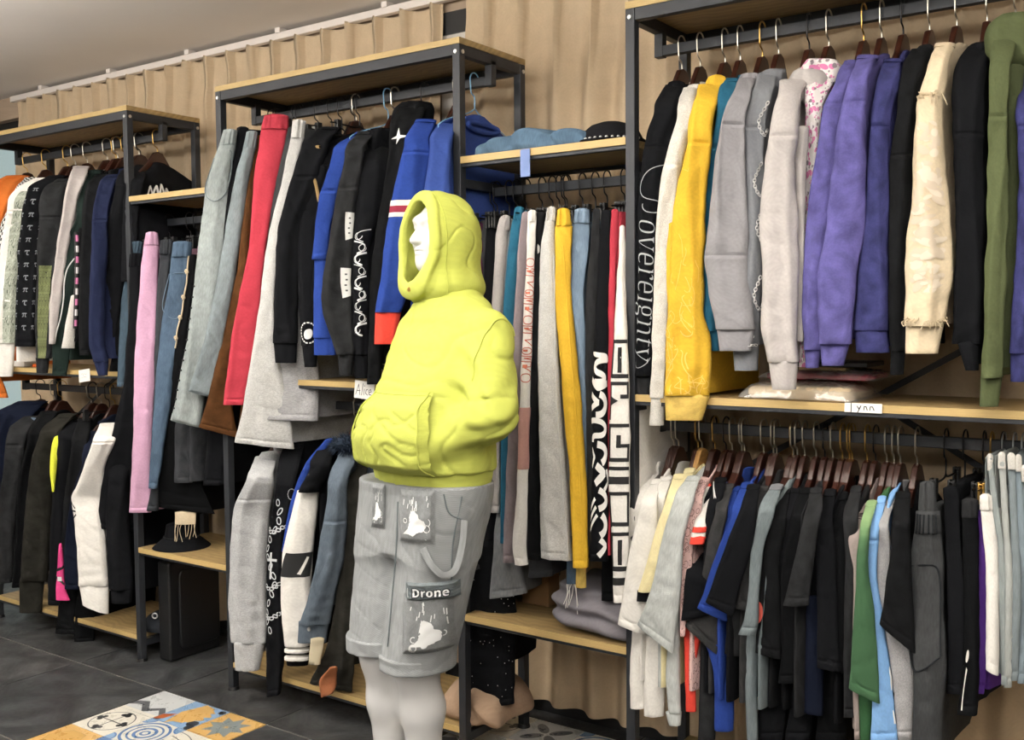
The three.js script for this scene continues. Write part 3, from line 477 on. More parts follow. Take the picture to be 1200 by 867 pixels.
// ================================================================ upper rod of the rack with the bagged clothes
const UR = 'sweatshirts on the upper rod beside the cream jumper';
{
  let r = garment({ n: 'hoodie', k: 'hoodie', l: 'black hoodie with thin white script lettering down its sleeve', c: K.black, rod: 'U', hdx: 0.0, z: -0.012, rows: [[100, 780, 803], [130, 766, 800], [160, 756, 790], [200, 750, 784], [260, 747, 777], [340, 746, 774], [440, 744, 766]], cuff: [[439, 745, 765], [471, 747, 762]], cc: K.char, seams: [0.26], hood: [[97, 783, 803], [108, 776, 806], [126, 768, 802]], group: UR });
  printOn(r, r.main, 0.30, r.main.L - 0.01, printMat(200, 1500, (g, w, h) => { g.clearRect(0, 0, w, h); g.save(); g.translate(w * 0.48, h * 0.60); g.rotate(Math.PI / 2); g.font = 'italic 178px serif'; g.textAlign = 'center'; g.textBaseline = 'middle'; g.scale(h * 0.68 / g.measureText('overeignty').width, 0.95); g.fillStyle = '#a2a6a9'; g.fillText('overeignty', 0, 0); g.globalCompositeOperation = 'destination-out'; g.lineWidth = 5.5; g.strokeText('overeignty', 0, 0); g.restore(); g.strokeStyle = '#a2a6a9'; g.lineWidth = 5; g.lineCap = 'round'; g.beginPath(); g.moveTo(w * 0.95, h * 0.02); g.bezierCurveTo(w * 0.5, h * 0.0, w * 0.12, h * 0.08, w * 0.2, h * 0.14); g.bezierCurveTo(w * 0.3, h * 0.2, w * 0.95, h * 0.17, w * 0.85, h * 0.22); g.bezierCurveTo(w * 0.7, h * 0.26, w * 0.25, h * 0.24, w * 0.3, h * 0.2); g.stroke(); g.beginPath(); g.moveTo(w * 0.7, h * 0.93); g.bezierCurveTo(w * 0.5, h * 0.99, w * 0.1, h * 0.99, w * 0.12, h * 0.95); g.stroke(); }), 'white script lettering');
  r = garment({ n: 'hoodie', k: 'hoodie', l: 'off-white flecked hoodie hanging between black and yellow hoodies', c: K.offw, rod: 'U', z: 0.0, rows: [[104, 800, 822], [133, 793, 814], [180, 782, 803], [223, 773, 795], [300, 768, 788], [380, 765, 783], [466, 762, 780]], cuff: [[465, 763, 779], [498, 761, 778]], seams: [0.30], hood: [[101, 806, 824], [112, 798, 820], [128, 795, 816]], group: UR });
  r = garment({ n: 'hoodie', k: 'hoodie', l: 'bright yellow hoodie with pale swirl print at the cuff', c: K.yellow, rod: 'U', z: 0.05, rows: [[100, 818, 846], [125, 812, 839], [160, 806, 834], [200, 799, 830], [245, 789, 827], [300, 785, 825], [360, 783, 825], [410, 780, 834], [463, 778, 832]], cuff: [[462, 779, 832], [492, 780, 823]], cc: K.yellowW, seams: [0.24], hood: [[90, 831, 850], [98, 827, 853], [112, 829, 851], [130, 830, 842]], hoodz: -0.09, t: 0.065, group: UR, extra: [{ n: 'sleeve_fold', rows: [[262, 784, 800], [300, 781, 795], [356, 783, 792]], z: 0.035, t: 0.03 }] });
  printOn(r, r.main, 0.30, r.main.L - 0.004, printMat(300, 900, (g, w, h) => { g.clearRect(0, 0, w, h); g.strokeStyle = '#e4c05e'; g.lineCap = 'round'; let s = 3; const q = () => (s = (s * 16807) % 2147483647) / 2147483647; for (let i = 0; i < 60; i++) { const y = h * Math.pow(q(), 0.4), x = q() * w; g.lineWidth = 1.5 + 2.5 * q() + (y / h) * 2; g.beginPath(); g.moveTo(x, y); g.bezierCurveTo(x + 90 * (q() - .5), y + 40 * q(), x + 120 * (q() - .5), y + 90 * q(), x + 130 * (q() - .5), y + 120 * q()); g.stroke(); } }), 'pale swirl print');
  r = garment({ n: 'hoodie', k: 'hoodie', l: 'teal hoodie squeezed behind the yellow hoodie', c: K.teal, rod: 'U', z: 0.0, rows: [[93, 848, 868], [125, 840, 860], [180, 831, 850], [260, 824, 842], [330, 822, 840], [388, 824, 842]], cuff: [[387, 826, 843], [411, 831, 844]], seams: [0.27], group: UR });
  r = garment({ n: 'hoodie', k: 'hoodie', l: 'plain mid-grey hoodie with a straight elbow seam beside teal hoodie', c: K.mgrey, rod: 'U', z: 0.055, rows: [[92, 866, 884], [115, 856, 879], [142, 845, 873], [200, 836, 875], [260, 830, 877], [305, 825, 878], [340, 831, 880], [386, 839, 886]], cuff: [[385, 840, 885], [411, 843, 881]], seams: [0.2, 0.545], hood: [[88, 868, 892], [98, 864, 894], [118, 874, 892], [140, 872, 882]], hoodz: -0.1, group: UR });
  r = garment({ n: 'hoodie', k: 'hoodie', l: 'dark grey hoodie hung with metal chains along its sleeve', c: K.dgrey, rod: 'U', z: 0.015, rows: [[86, 890, 912], [110, 882, 906], [150, 872, 898], [220, 873, 897], [300, 873, 895], [350, 868, 893], [404, 858, 891]], cuff: [[403, 858, 890], [434, 861, 888]], seams: [0.22], hood: [[83, 896, 918], [94, 890, 918], [115, 886, 910]], group: UR });
  for (const [s, a] of [[0.16, 0.30], [0.32, 0.36], [0.44, 0.3], [0.62, 0.3], [0.78, 0.4]]) { chainOn(r, r.main, [[Math.PI * a, s, 0.008], [Math.PI * (a + 0.13), s + 0.05, 0.014], [Math.PI * (a + 0.02), s + 0.085, 0.018], [Math.PI * (a - 0.14), s + 0.065, 0.012]], 'steel chain loop'); }
  r = garment({ n: 'hoodie', k: 'hoodie', l: 'pale lilac-grey hoodie whose cuff hangs over the bagged clothes', c: K.lgrey, rod: 'U', z: 0.06, t: 0.065, rows: [[95, 914, 948], [112, 911, 940], [150, 903, 936], [195, 896, 932], [260, 891, 935], [320, 893, 936], [380, 892, 934], [424, 899, 936]], cuff: [[423, 901, 935], [456, 905, 933]], seams: [0.22], fa: 0.008, hood: [[84, 930, 966], [94, 924, 972], [108, 930, 974], [124, 944, 970]], hoodz: -0.08, group: UR, extra: [{ n: 'sleeve_fold', rows: [[150, 934, 948], [200, 931, 944], [300, 934, 944], [400, 934, 942]], z: 0.02, t: 0.03 }] });
  const camoPink = new THREE.MeshStandardMaterial({ name: 'pink_camo', map: canvasTex(256, 256, (g, w, h) => { g.fillStyle = '#e9e4e2'; g.fillRect(0, 0, w, h); splat(g, w, h, 120, '#d77fae', 7); splat(g, w, h, 70, '#8a7f86', 17); splat(g, w, h, 60, '#f4eef0', 27); }), roughness: 0.9, bumpMap: tr('knitBump', 8), bumpScale: 0.0006, side: THREE.DoubleSide }); camoPink.map.wrapS = camoPink.map.wrapT = THREE.RepeatWrapping; camoPink.map.repeat.set(6, 6);
  r = garment({ n: 'hoodie', k: 'hoodie', l: 'pink and white camouflage hoodie with only its hood showing', c: camoPink, rod: 'U', z: -0.02, rows: [[80, 950, 982], [95, 946, 976], [130, 944, 964], [250, 938, 954], [430, 937, 948]], hood: [[72, 944, 984], [82, 938, 988], [98, 944, 982]], hoodz: -0.10, group: UR });
  r = garment({ n: 'sweatshirt', k: 'sweatshirt', l: 'faded violet sweatshirt beside the pink camouflage hood', c: K.purple, rod: 'U', z: 0.03, rows: [[72, 990, 1010], [92, 980, 1003], [132, 964, 990], [190, 955, 980], [260, 944, 972], [340, 941, 966], [410, 942, 964]], cuff: [[409, 943, 963], [431, 944, 960]], seams: [0.18], group: UR });
  r = garment({ n: 'sweatshirt', k: 'sweatshirt', l: 'faded violet sweatshirt with the widest sleeve beside navy sweatshirt', c: K.purple, rod: 'U', z: 0.06, t: 0.065, rows: [[66, 1005, 1030], [92, 996, 1019], [131, 985, 1017], [190, 976, 1015], [260, 968, 1014], [300, 961, 1008], [350, 959, 1001], [403, 960, 998]], cuff: [[402, 961, 996], [428, 963, 989]], seams: [0.19], group: UR });
  r = garment({ n: 'sweatshirt', k: 'sweatshirt', l: 'dark indigo sweatshirt hanging next to the black hoodie', c: K.purpleD, rod: 'U', z: 0.03, t: 0.06, rows: [[70, 1036, 1058], [95, 1029, 1055], [152, 1019, 1044], [230, 1014, 1042], [300, 1008, 1041], [387, 1001, 1040]], cuff: [[386, 1001, 1040], [413, 1003, 1043]], seams: [0.24], rib: 1, group: UR });
  r = garment({ n: 'hoodie', k: 'hoodie', l: 'plain black hoodie between indigo sweatshirt and cream jumper', c: K.black2, rod: 'U', z: 0.02, rows: [[58, 1068, 1092], [75, 1060, 1087], [120, 1051, 1078], [186, 1043, 1071], [260, 1041, 1069], [340, 1042, 1066], [411, 1043, 1063]], cuff: [[410, 1044, 1061], [439, 1043, 1059]], seams: [0.33], hood: [[55, 1076, 1096], [66, 1068, 1098], [84, 1066, 1090]], group: UR });
  r = garment({ n: 'jumper', k: 'jumper', l: 'cream distressed jumper with frayed shoulder and frayed cuff', c: K.cream, rod: 'U', z: 0.06, t: 0.065, rows: [[52, 1096, 1120], [78, 1087, 1113], [132, 1073, 1105], [190, 1070, 1108], [250, 1066, 1114], [320, 1061, 1117], [382, 1060, 1107]], cuff: [[381, 1061, 1106], [414, 1061, 1099]], seams: [0.2], group: UR });
  { const gs = []; for (const [s, n] of [[0.2, 26], [r.main.L - 0.012, 34]]) for (let i = 0; i < n; i++) { const a = Math.PI * (0.04 + 0.92 * rnd()), p = r.main.surf(a, s + rr(-0.006, 0.006), 0.001), q = p.clone().add(V(rr(-0.012, 0.012), rr(-0.022, 0.008), rr(0.004, 0.014))); const mid = p.clone().lerp(q, 0.5).add(V(rr(-0.006, 0.006), 0.003, 0.004)); gs.push(tube([p, mid, q], 0.0011, 6, 5)); }
    part('frayed_threads', merge(gs), K.cream, r.g, 'loose frayed threads').userData.kind = 'stuff'; }
  printOn(r, r.main, 0.26, r.main.L - 0.08, printMat(200, 800, (g, w, h) => { g.clearRect(0, 0, w, h); let s = 11; const q = () => (s = (s * 16807) % 2147483647) / 2147483647; for (let i = 0; i < 90; i++) { g.fillStyle = q() < 0.5 ? '#dccfbc' : '#d0c1ac'; const x = w * (0.25 + 0.45 * q()), y = h * q(); g.beginPath(); g.ellipse(x, y, 6 + 16 * q(), 8 + 26 * q(), q() * 3, 0, 7); g.fill(); } }), 'pale ghost print');
  r = garment({ n: 'hoodie', k: 'hoodie', l: 'smooth black hoodie between cream jumper and olive hoodie', c: K.black, rod: 'U', z: 0.03, t: 0.06, rows: [[55, 1135, 1160], [78, 1120, 1158], [130, 1115, 1155], [200, 1118, 1154], [300, 1119, 1154], [403, 1117, 1148]], cuff: [[402, 1122, 1148], [434, 1131, 1147]], seams: [0.28], hood: [[52, 1138, 1162], [64, 1128, 1164], [90, 1120, 1150]], rib: 1, group: UR });
  r = garment({ n: 'hoodie', k: 'hoodie', l: 'olive green hoodie with a large drooping hood', c: K.olive, rod: 'U', z: 0.055, t: 0.055, rows: [[40, 1163, 1196], [72, 1160, 1186], [120, 1159, 1181], [165, 1157, 1182], [260, 1156, 1181], [340, 1154, 1179], [442, 1149, 1176]], cuff: [[441, 1149, 1175], [476, 1148, 1170]], seams: [0.27], hood: [[18, 1174, 1216], [30, 1158, 1224], [48, 1152, 1228], [64, 1154, 1226], [80, 1172, 1222]], hoodz: -0.05, hoodt: 0.09, group: UR, extra: [{ n: 'sleeve', rows: [[78, 1180, 1200], [200, 1180, 1196], [300, 1176, 1196], [400, 1172, 1190]], cuff: [[399, 1173, 1190], [430, 1174, 1188]], c: K.oliveD, z: 0.0, t: 0.05 }] });
  r = garment({ n: 'sweatshirt', k: 'sweatshirt', l: 'slate violet sweatshirt hanging after the olive hoodie', c: K.purpleD, rod: 'U', z: 0.04, rows: [[80, 1197, 1226], [150, 1191, 1220], [260, 1192, 1222], [414, 1182, 1216]], cuff: [[413, 1184, 1214], [447, 1184, 1210]], seams: [0.2], group: UR });
}
// ================================================================ lower rod of the rack with the bagged clothes
const LR = 'T-shirts and trousers on the lower rod below the bagged clothes';
{
  const tee = (l, c, rows, o = {}) => garment({ n: 'tshirt', k: 'T-shirt', l, c, rod: 'L', z: 0.03, t: 0.03, rows, fa: 0.004, bt: 0.02, hem: 0.42, group: LR, ...o });
  let r;
  tee('white T-shirt at the rod end against the rack post', K.white, [[556, 752, 768], [575, 746, 767], [600, 737, 765], [640, 729, 760], [668, 724, 745]], { hem: 0.5, z: 0.0 });
  tee('white T-shirt second from the rack post', K.white, [[562, 764, 777], [592, 750, 770], [640, 739, 770], [690, 731, 766], [731, 724, 743, 757]], { z: 0.05, extra: [{ n: 'body_front', rows: [[680, 745, 768], [740, 741, 763], [790, 738, 758], [829, 739, 757]], z: 0.0 }] });
  tee('white T-shirt next to the cream one with black cuff', K.white, [[558, 775, 788], [580, 767, 781], [620, 759, 777], [680, 752, 774], [725, 746, 766]], { z: 0.02, extra: [{ n: 'body_front', rows: [[690, 760, 783], [760, 757, 782], [800, 754, 780], [838, 755, 779]], z: 0.0 }] });
  tee('pale yellow T-shirt with black sleeve band', K.creamY, [[556, 790, 803], [583, 781, 797], [630, 766, 788], [670, 755, 778], [693, 748, 768]], { z: 0.065, cuff: [[692, 747, 765], [704, 746, 763]], cc: K.black });
  tee('pale cream T-shirt on the pale wooden hanger', K.creamY, [[549, 803, 815], [575, 792, 806], [610, 780, 796], [650, 775, 790], [700, 770, 786]], { z: 0.02, hang: 'pale' });
  tee('pearl grey denim T-shirt with the biggest boxy sleeve', K.pearl, [[558, 806, 821], [583, 790, 814], [630, 776, 802], [680, 765, 799], [732, 747, 766, 789]], { z: 0.075, extra: [{ n: 'body_front', rows: [[690, 783, 798], [760, 782, 797], [790, 780, 797], [835, 784, 798]], cuff: [[834, 780, 799], [849, 784, 798]], cn: 'turned_hem', z: 0.02 }] });
  const toile = new THREE.MeshStandardMaterial({ name: 'pink_scroll_print', map: canvasTex(256, 256, (g, w, h) => { g.fillStyle = '#d9b7b2'; g.fillRect(0, 0, w, h); g.strokeStyle = '#6e4a4a'; g.lineWidth = 3; let s = 5; const q = () => (s = (s * 16807) % 2147483647) / 2147483647; for (let i = 0; i < 60; i++) { g.beginPath(); const x = q() * w, y = q() * h; g.arc(x, y, 6 + 14 * q(), q() * 6, q() * 6 + 3); g.stroke(); } }), roughness: 0.8, side: THREE.DoubleSide }); toile.map.wrapS = toile.map.wrapT = THREE.RepeatWrapping; toile.map.repeat.set(7, 7);
  tee('pink shirt covered in dark scroll print', toile, [[560, 816, 830], [590, 798, 823], [640, 797, 813], [700, 797, 807], [745, 797, 803]], { z: 0.03 });
  r = tee('black baseball shirt with white shoulder and red stripes', K.black, [[634, 809, 826], [680, 803, 829], [727, 798, 719, 834]], { z: 0.045, nobody: 1, hx: atz(836, 570, -0.1).x, collar: 0 });
  r.sub([[570, 827, 839], [590, 819, 834], [616, 813, 829], [635, 809, 826]], 'shoulder_panel', K.white, [-0.09, -0.02, 0.03, 0.045], 0.03, { label: 'white shoulder panel' });
  r.sub([[617, 812.5, 829], [623, 811, 828]], 'stripe', K.redCol, [0.033, 0.037], 0.036, { label: 'red stripe' }); r.sub([[629, 809.5, 827], [637, 808, 825.5]], 'stripe', K.redCol, [0.043, 0.049], 0.036, { label: 'red stripe' });
  r.sub([[568, 827, 840], [573, 826, 838]], 'collar', K.redCol, [-0.10, -0.09], 0.034);
  r.sub([[730, 800, 825], [790, 803, 815], [833, 804, 816]], 'body_front', K.redCol, 0.0, 0.03);
  r = tee('black T-shirt with white piping curved over its shoulder', K.black, [[560, 838, 852], [585, 831, 846], [610, 826, 840], [650, 824, 836], [720, 822, 836]], { z: 0.02 });
  for (const k of [0.42, 0.5]) { const pts = []; for (let i = 0; i <= 10; i++) pts.push(r.main.surf(Math.PI * (0.85 - k * i / 14), 0.02 + i * 0.009, 0.002)); part('piping', tube(pts, 0.0016, 20, 6), ink, r.g, 'white piping'); }
  tee('two-tone raglan T-shirt, slate shoulder over charcoal sleeve', K.charL, [[567, 848, 861], [598, 838, 853], [640, 828, 845], [690, 820, 846], [733, 803, 768, 842]], { z: 0.03, extra: [{ n: 'shoulder_panel', c: K.slate, rows: [[566, 848, 861], [598, 837.5, 853.5], [616, 832, 849]], z: [-0.118, -0.045, 0.012], t: 0.035 }] });
  tee('royal blue shirt between raglan and black T-shirts', K.royal, [[570, 855, 867], [600, 845, 861], [640, 840, 856], [700, 828, 846], [722, 820, 842]], { z: 0.01, extra: [{ n: 'body_front', rows: [[745, 824, 862], [790, 836, 861], [855, 838, 860]], z: 0.0, t: 0.03 }] });
  tee('royal blue T-shirt layered against a boxy black sleeve', K.royal, [[566, 870, 883], [600, 858, 874], [640, 842, 862], [690, 826, 850], [712, 817, 728, 853]], { z: 0.055 });
  tee('boxy black T-shirt overlapping the royal blue edge', K.black, [[568, 876, 891], [595, 868, 887], [635, 852, 883], [680, 836, 869], [705, 827, 722, 859]], { z: 0.085 });
  tee('charcoal T-shirt just after the boxy black one', K.charL, [[570, 888, 901], [600, 874, 894], [640, 870, 890], [690, 866, 886], [712, 862, 715, 879]], { z: 0.04, extra: [{ n: 'body_front', c: K.char, rows: [[700, 858, 880], [740, 851, 870], [765, 849, 768, 868]], z: 0.01 }, { n: 'body_front', c: K.char, rows: [[745, 822, 846], [800, 820, 842], [866, 818, 838]], z: -0.02 }] });
  tee('blue-grey stone washed T-shirt with a curled sleeve', fab(0x7c878b, 'denim'), [[568, 904, 918], [600, 888, 908], [640, 880, 896], [690, 877, 890], [725, 872, 889], [743, 865, 886]], { z: 0.06, colc: K.dgrey, extra: [{ n: 'body_front', rows: [[740, 868, 890], [800, 872, 887], [866, 876, 889]], z: 0.0 }] });
  r = tee('black T-shirt with a red round print on its sleeve', K.black2, [[572, 914, 927], [610, 902, 922], [660, 892, 914], [720, 888, 915], [764, 885, 772, 915]], { z: 0.03 });
  printOn(r, r.main, 0.36, 0.43, printMat(64, 64, (g, w, h) => { g.clearRect(0, 0, w, h); g.fillStyle = '#c9584c'; g.beginPath(); g.arc(w * 0.45, h / 2, w * 0.42, 0, 7); g.fill(); }), 'red round print', Math.PI * 0.97, Math.PI * 0.6);
  tee('black T-shirt directly after the red print', K.black, [[571, 926, 939], [610, 914, 934], [670, 906, 927], [720, 912, 928], [778, 917, 929]], { z: 0.01 });
  r = tee('faded black T-shirt with a stiff wide sleeve hem', K.char, [[572, 950, 963], [600, 944, 963], [622, 939, 959], [660, 930, 954], [709, 918, 709, 948]], { z: 0.075 });
  tee('black T-shirt hanging behind the stiff faded sleeve', K.black3, [[572, 938, 951], [610, 926, 946], [680, 915, 940], [760, 916, 936], [800, 912, 932]], { z: 0.02, extra: [{ n: 'body_front', c: K.navyD, rows: [[700, 945, 967], [770, 943, 966], [834, 943, 838, 964]], z: 0.0 }] });
  tee('black T-shirt with a long straight sleeve beside charcoal one', K.black, [[574, 966, 980], [620, 956, 977], [680, 957, 981], [782, 958, 786, 986]], { z: 0.04 });
  tee('thin black T-shirt before the charcoal-collared one', K.black3, [[577, 981, 994], [640, 972, 992], [700, 974, 993], [788, 984, 993]], { z: 0.02 });
  tee('charcoal T-shirt hanging against the taupe one', K.char, [[570, 998, 1010], [610, 988, 1006], [650, 990, 1005], [760, 989, 1003], [840, 989, 1001]], { z: 0.03 });
  tee('black T-shirt under the faded row, hem near the floor', K.black, [[570, 956, 968], [640, 945, 965], [760, 935, 962], [866, 920, 950]], { z: -0.03, hem: 0.25 });
  tee('long black T-shirt hanging low after the stone washed one', K.black, [[570, 918, 930], [640, 905, 925], [760, 890, 925], [866, 888, 918]], { z: -0.03, hem: 0.25 });
  tee('black T-shirt hanging low beneath the charcoal collar', K.black3, [[574, 986, 998], [660, 975, 995], [780, 965, 995], [866, 955, 992]], { z: -0.04, hem: 0.25 });
  r = tee('taupe T-shirt with rips across the shoulder', K.taupe, [[589, 1008, 1017], [612, 998, 1013], [635, 994, 1010], [670, 1000, 1010], [780, 999, 1006], [866, 1001, 1008]], { z: 0.04 });
  { const gs = []; for (let i = 0; i < 4; i++) { const s = 0.055 + i * 0.009, p = []; for (let k = 0; k <= 5; k++) p.push(r.main.surf(Math.PI * (0.75 - 0.1 * k), s + 0.002 * Math.sin(k + i), 0.0008)); gs.push(tube(p, 0.0012, 10, 5)); } part('rip', merge(gs), K.black, r.g, 'dark slits'); }
  const omb = new THREE.MeshStandardMaterial({ name: 'green_dip_dye', map: canvasTex(64, 512, (g, w, h) => { for (let y = 0; y < h; y++) { const t = sm(0.12, 0.42, 1 - y / h + 0.03 * nz(y * 0.05, 1, 1)); g.fillStyle = 'rgb(' + [128, 158, 110].map((c, i) => Math.round(c + ([52, 88, 58][i] - c) * t)).join(',') + ')'; g.fillRect(0, y, w, 1); } }), roughness: 0.93, bumpMap: tr('knitBump', 10), bumpScale: 0.0006, side: THREE.DoubleSide });
  omb.map.wrapT = THREE.ClampToEdgeWrapping; omb.map.wrapS = THREE.RepeatWrapping; omb.map.repeat.set(1, 1.9);
  tee('green dip-dyed T-shirt fading from pale collar to dark hem', omb, [[587, 1016, 1028], [620, 1007, 1020], [660, 1004, 1017], [720, 1001, 1025], [806, 995, 824, 1031]], { z: 0.07, bc: K.greenD, extra: [{ n: 'body_front', c: K.greenD, rows: [[812, 1003, 1025], [866, 1003, 1020]], z: 0.03 }] });
  tee('sky blue T-shirt between green and heather grey ones', K.sky, [[582, 1029, 1039], [628, 1017, 1030], [670, 1016, 1028], [730, 1022, 1036], [800, 1023, 1045], [868, 1020, 1052]], { z: 0.045, seams: [0.16] });
  r = tee('heather grey T-shirt with a squiggle drawstring hanging from it', K.heather, [[585, 1038, 1049], [620, 1027, 1042], [690, 1027, 1046], [740, 1036, 1064], [790, 1045, 1071], [866, 1052, 1070]], { z: 0.03 });
  { const p = []; for (let i = 0; i <= 40; i++) { const k = i / 40; p.push(r.main.surf(Math.PI * (0.86 - 0.05 * Math.sin(k * 14)), 0.36 + 0.26 * k, 0.006)); } part('drawstring', tube(p, 0.0022, 90, 6), ink, r.g, 'white squiggle cord'); }
  tee('black T-shirt whose wide sleeve covers the heather grey one', K.black2, [[577, 1050, 1067], [615, 1046, 1067], [650, 1043, 1068], [690, 1037, 1069], [731, 1031, 766, 1073]], { z: 0.075 });
  const pan = (l, c, rows, o = {}) => garment({ n: 'trousers', k: 'trousers', l, c, rod: 'L', pant: 1, z: 0.01, rows, group: LR, ...o });
  r = pan('washed black denim trousers with a doubled gathered waistband', K.denimBlk, [[600, 1075, 1100], [640, 1069, 1105], [700, 1067, 1107], [780, 1070, 1109], [850, 1070, 1105], [900, 1070, 1104]], { z: 0.05, t: 0.06, waist: [[566, 1078, 1096], [598, 1076, 1098]], extra: [{ n: 'second_waistband', rows: [[599, 1073, 1102], [623, 1071, 1104]], z: 0.003, t: 0.055, fa: 0.005, ff: 90 }] });
  { const q = (a, s) => r.main.surf(Math.PI * a, s, 0.002); for (const [pts, n] of [[[[0.86, 0.13], [0.82, 0.38], [0.55, 0.37], [0.3, 0.345]], 'pocket_seam'], [[[0.86, 0.13], [0.5, 0.125], [0.34, 0.13], [0.3, 0.345]], 'pocket_seam']]) part(n, tube(pts.map(([a, s]) => q(a, s)), 0.0022, 40, 6), K.denimBk2, r.g);
    for (let k = 0; k < 6; k++) { const p = []; for (let i = 0; i <= 4; i++) p.push(r.ex[0].l.surf(Math.PI * (0.75 - 0.09 * k), 0.004 + i * 0.016, 0.002)); part('drawn_pleat', tube(p, 0.0022, 10, 5), K.denimBk2, r.g); } }
  r = pan('black jersey trousers beside the gathered denim ones', K.black, [[572, 1106, 1123], [620, 1108, 1126], [700, 1110, 1132], [811, 1109, 1134]], { z: 0.02 });
  r = pan('black trousers with a white drip print on the seam', K.black3, [[587, 1127, 1146], [640, 1128, 1147], [760, 1130, 1148], [836, 1121, 1147]], { z: 0.03, wc: K.char, waist: [[586, 1127, 1146], [606, 1127, 1146]] });
  printOn(r, r.main, 0.35, 0.50, printMat(64, 256, (g, w, h) => { g.clearRect(0, 0, w, h); g.fillStyle = '#e6e2da'; g.beginPath(); g.ellipse(w * .6, h * .12, w * .17, h * .11, 0.2, 0, 7); g.fill(); g.beginPath(); g.moveTo(w * .55, h * .3); g.lineTo(w * .7, h * .34); g.quadraticCurveTo(w * .5, h * .6, w * .62, h); g.lineTo(w * .5, h); g.quadraticCurveTo(w * .42, h * .6, w * .55, h * .3); g.fill(); }), 'white drip print', Math.PI * 0.86, Math.PI * 0.5);
  pan('purple trousers behind the white ones', K.purpleV, [[600, 1143, 1152], [680, 1147, 1158], [760, 1143, 1158], [813, 1142, 1153]], { z: 0.01, hang: 'goldclip', t: 0.025 });
  pan('white short trousers with elastic waistband', K.white, [[597, 1149, 1165], [640, 1153, 1170], [700, 1156, 1171], [783, 1155, 791, 1171]], { z: 0.05, waist: [[581, 1148, 1162], [597, 1148, 1164]], t: 0.05 });
  const fold = [['pale denim shorts folded thin beside the white trousers', K.denimL, [[537, 1157, 1163], [590, 1162, 1170], [650, 1170, 1177], [802, 1173, 1181]]], ['bleached denim shorts second in the folded row', fab(0xc4c9c6, 'denim'), [[535, 1170, 1178], [600, 1174, 1182], [700, 1178, 1187], [805, 1176, 1186]]], ['grey denim shorts third in the folded row', K.denimG, [[536, 1181, 1189], [620, 1184, 1194], [700, 1186, 1197], [797, 1184, 1193]]], ['blue-grey denim shorts fourth in the folded row', fab(0x8b9aa4, 'denim'), [[538, 1190, 1197], [640, 1193, 1203], [800, 1192, 1202]]], ['pale denim shorts last in the folded row', K.denimL, [[550, 1197, 1206], [800, 1201, 1212]]]];
  fold.forEach(([l, c, rows], i) => garment({ n: 'denim_shorts', k: 'shorts', l, c, rod: 'L', pant: 1, z: 0.04 - 0.004 * i, t: 0.02, rows, hang: 'clear', group: LR, fa: 0.003, bt: 0.014, extra: [{ n: 'waist_loop', rows: [[rows[0][0] - 3, rows[0][1] - 0.5, rows[0][2] + 0.5], [rows[0][0] + 14, rows[0][1], rows[0][2] + 1]], z: -0.01, t: 0.024, c: K.offw }] }));
}
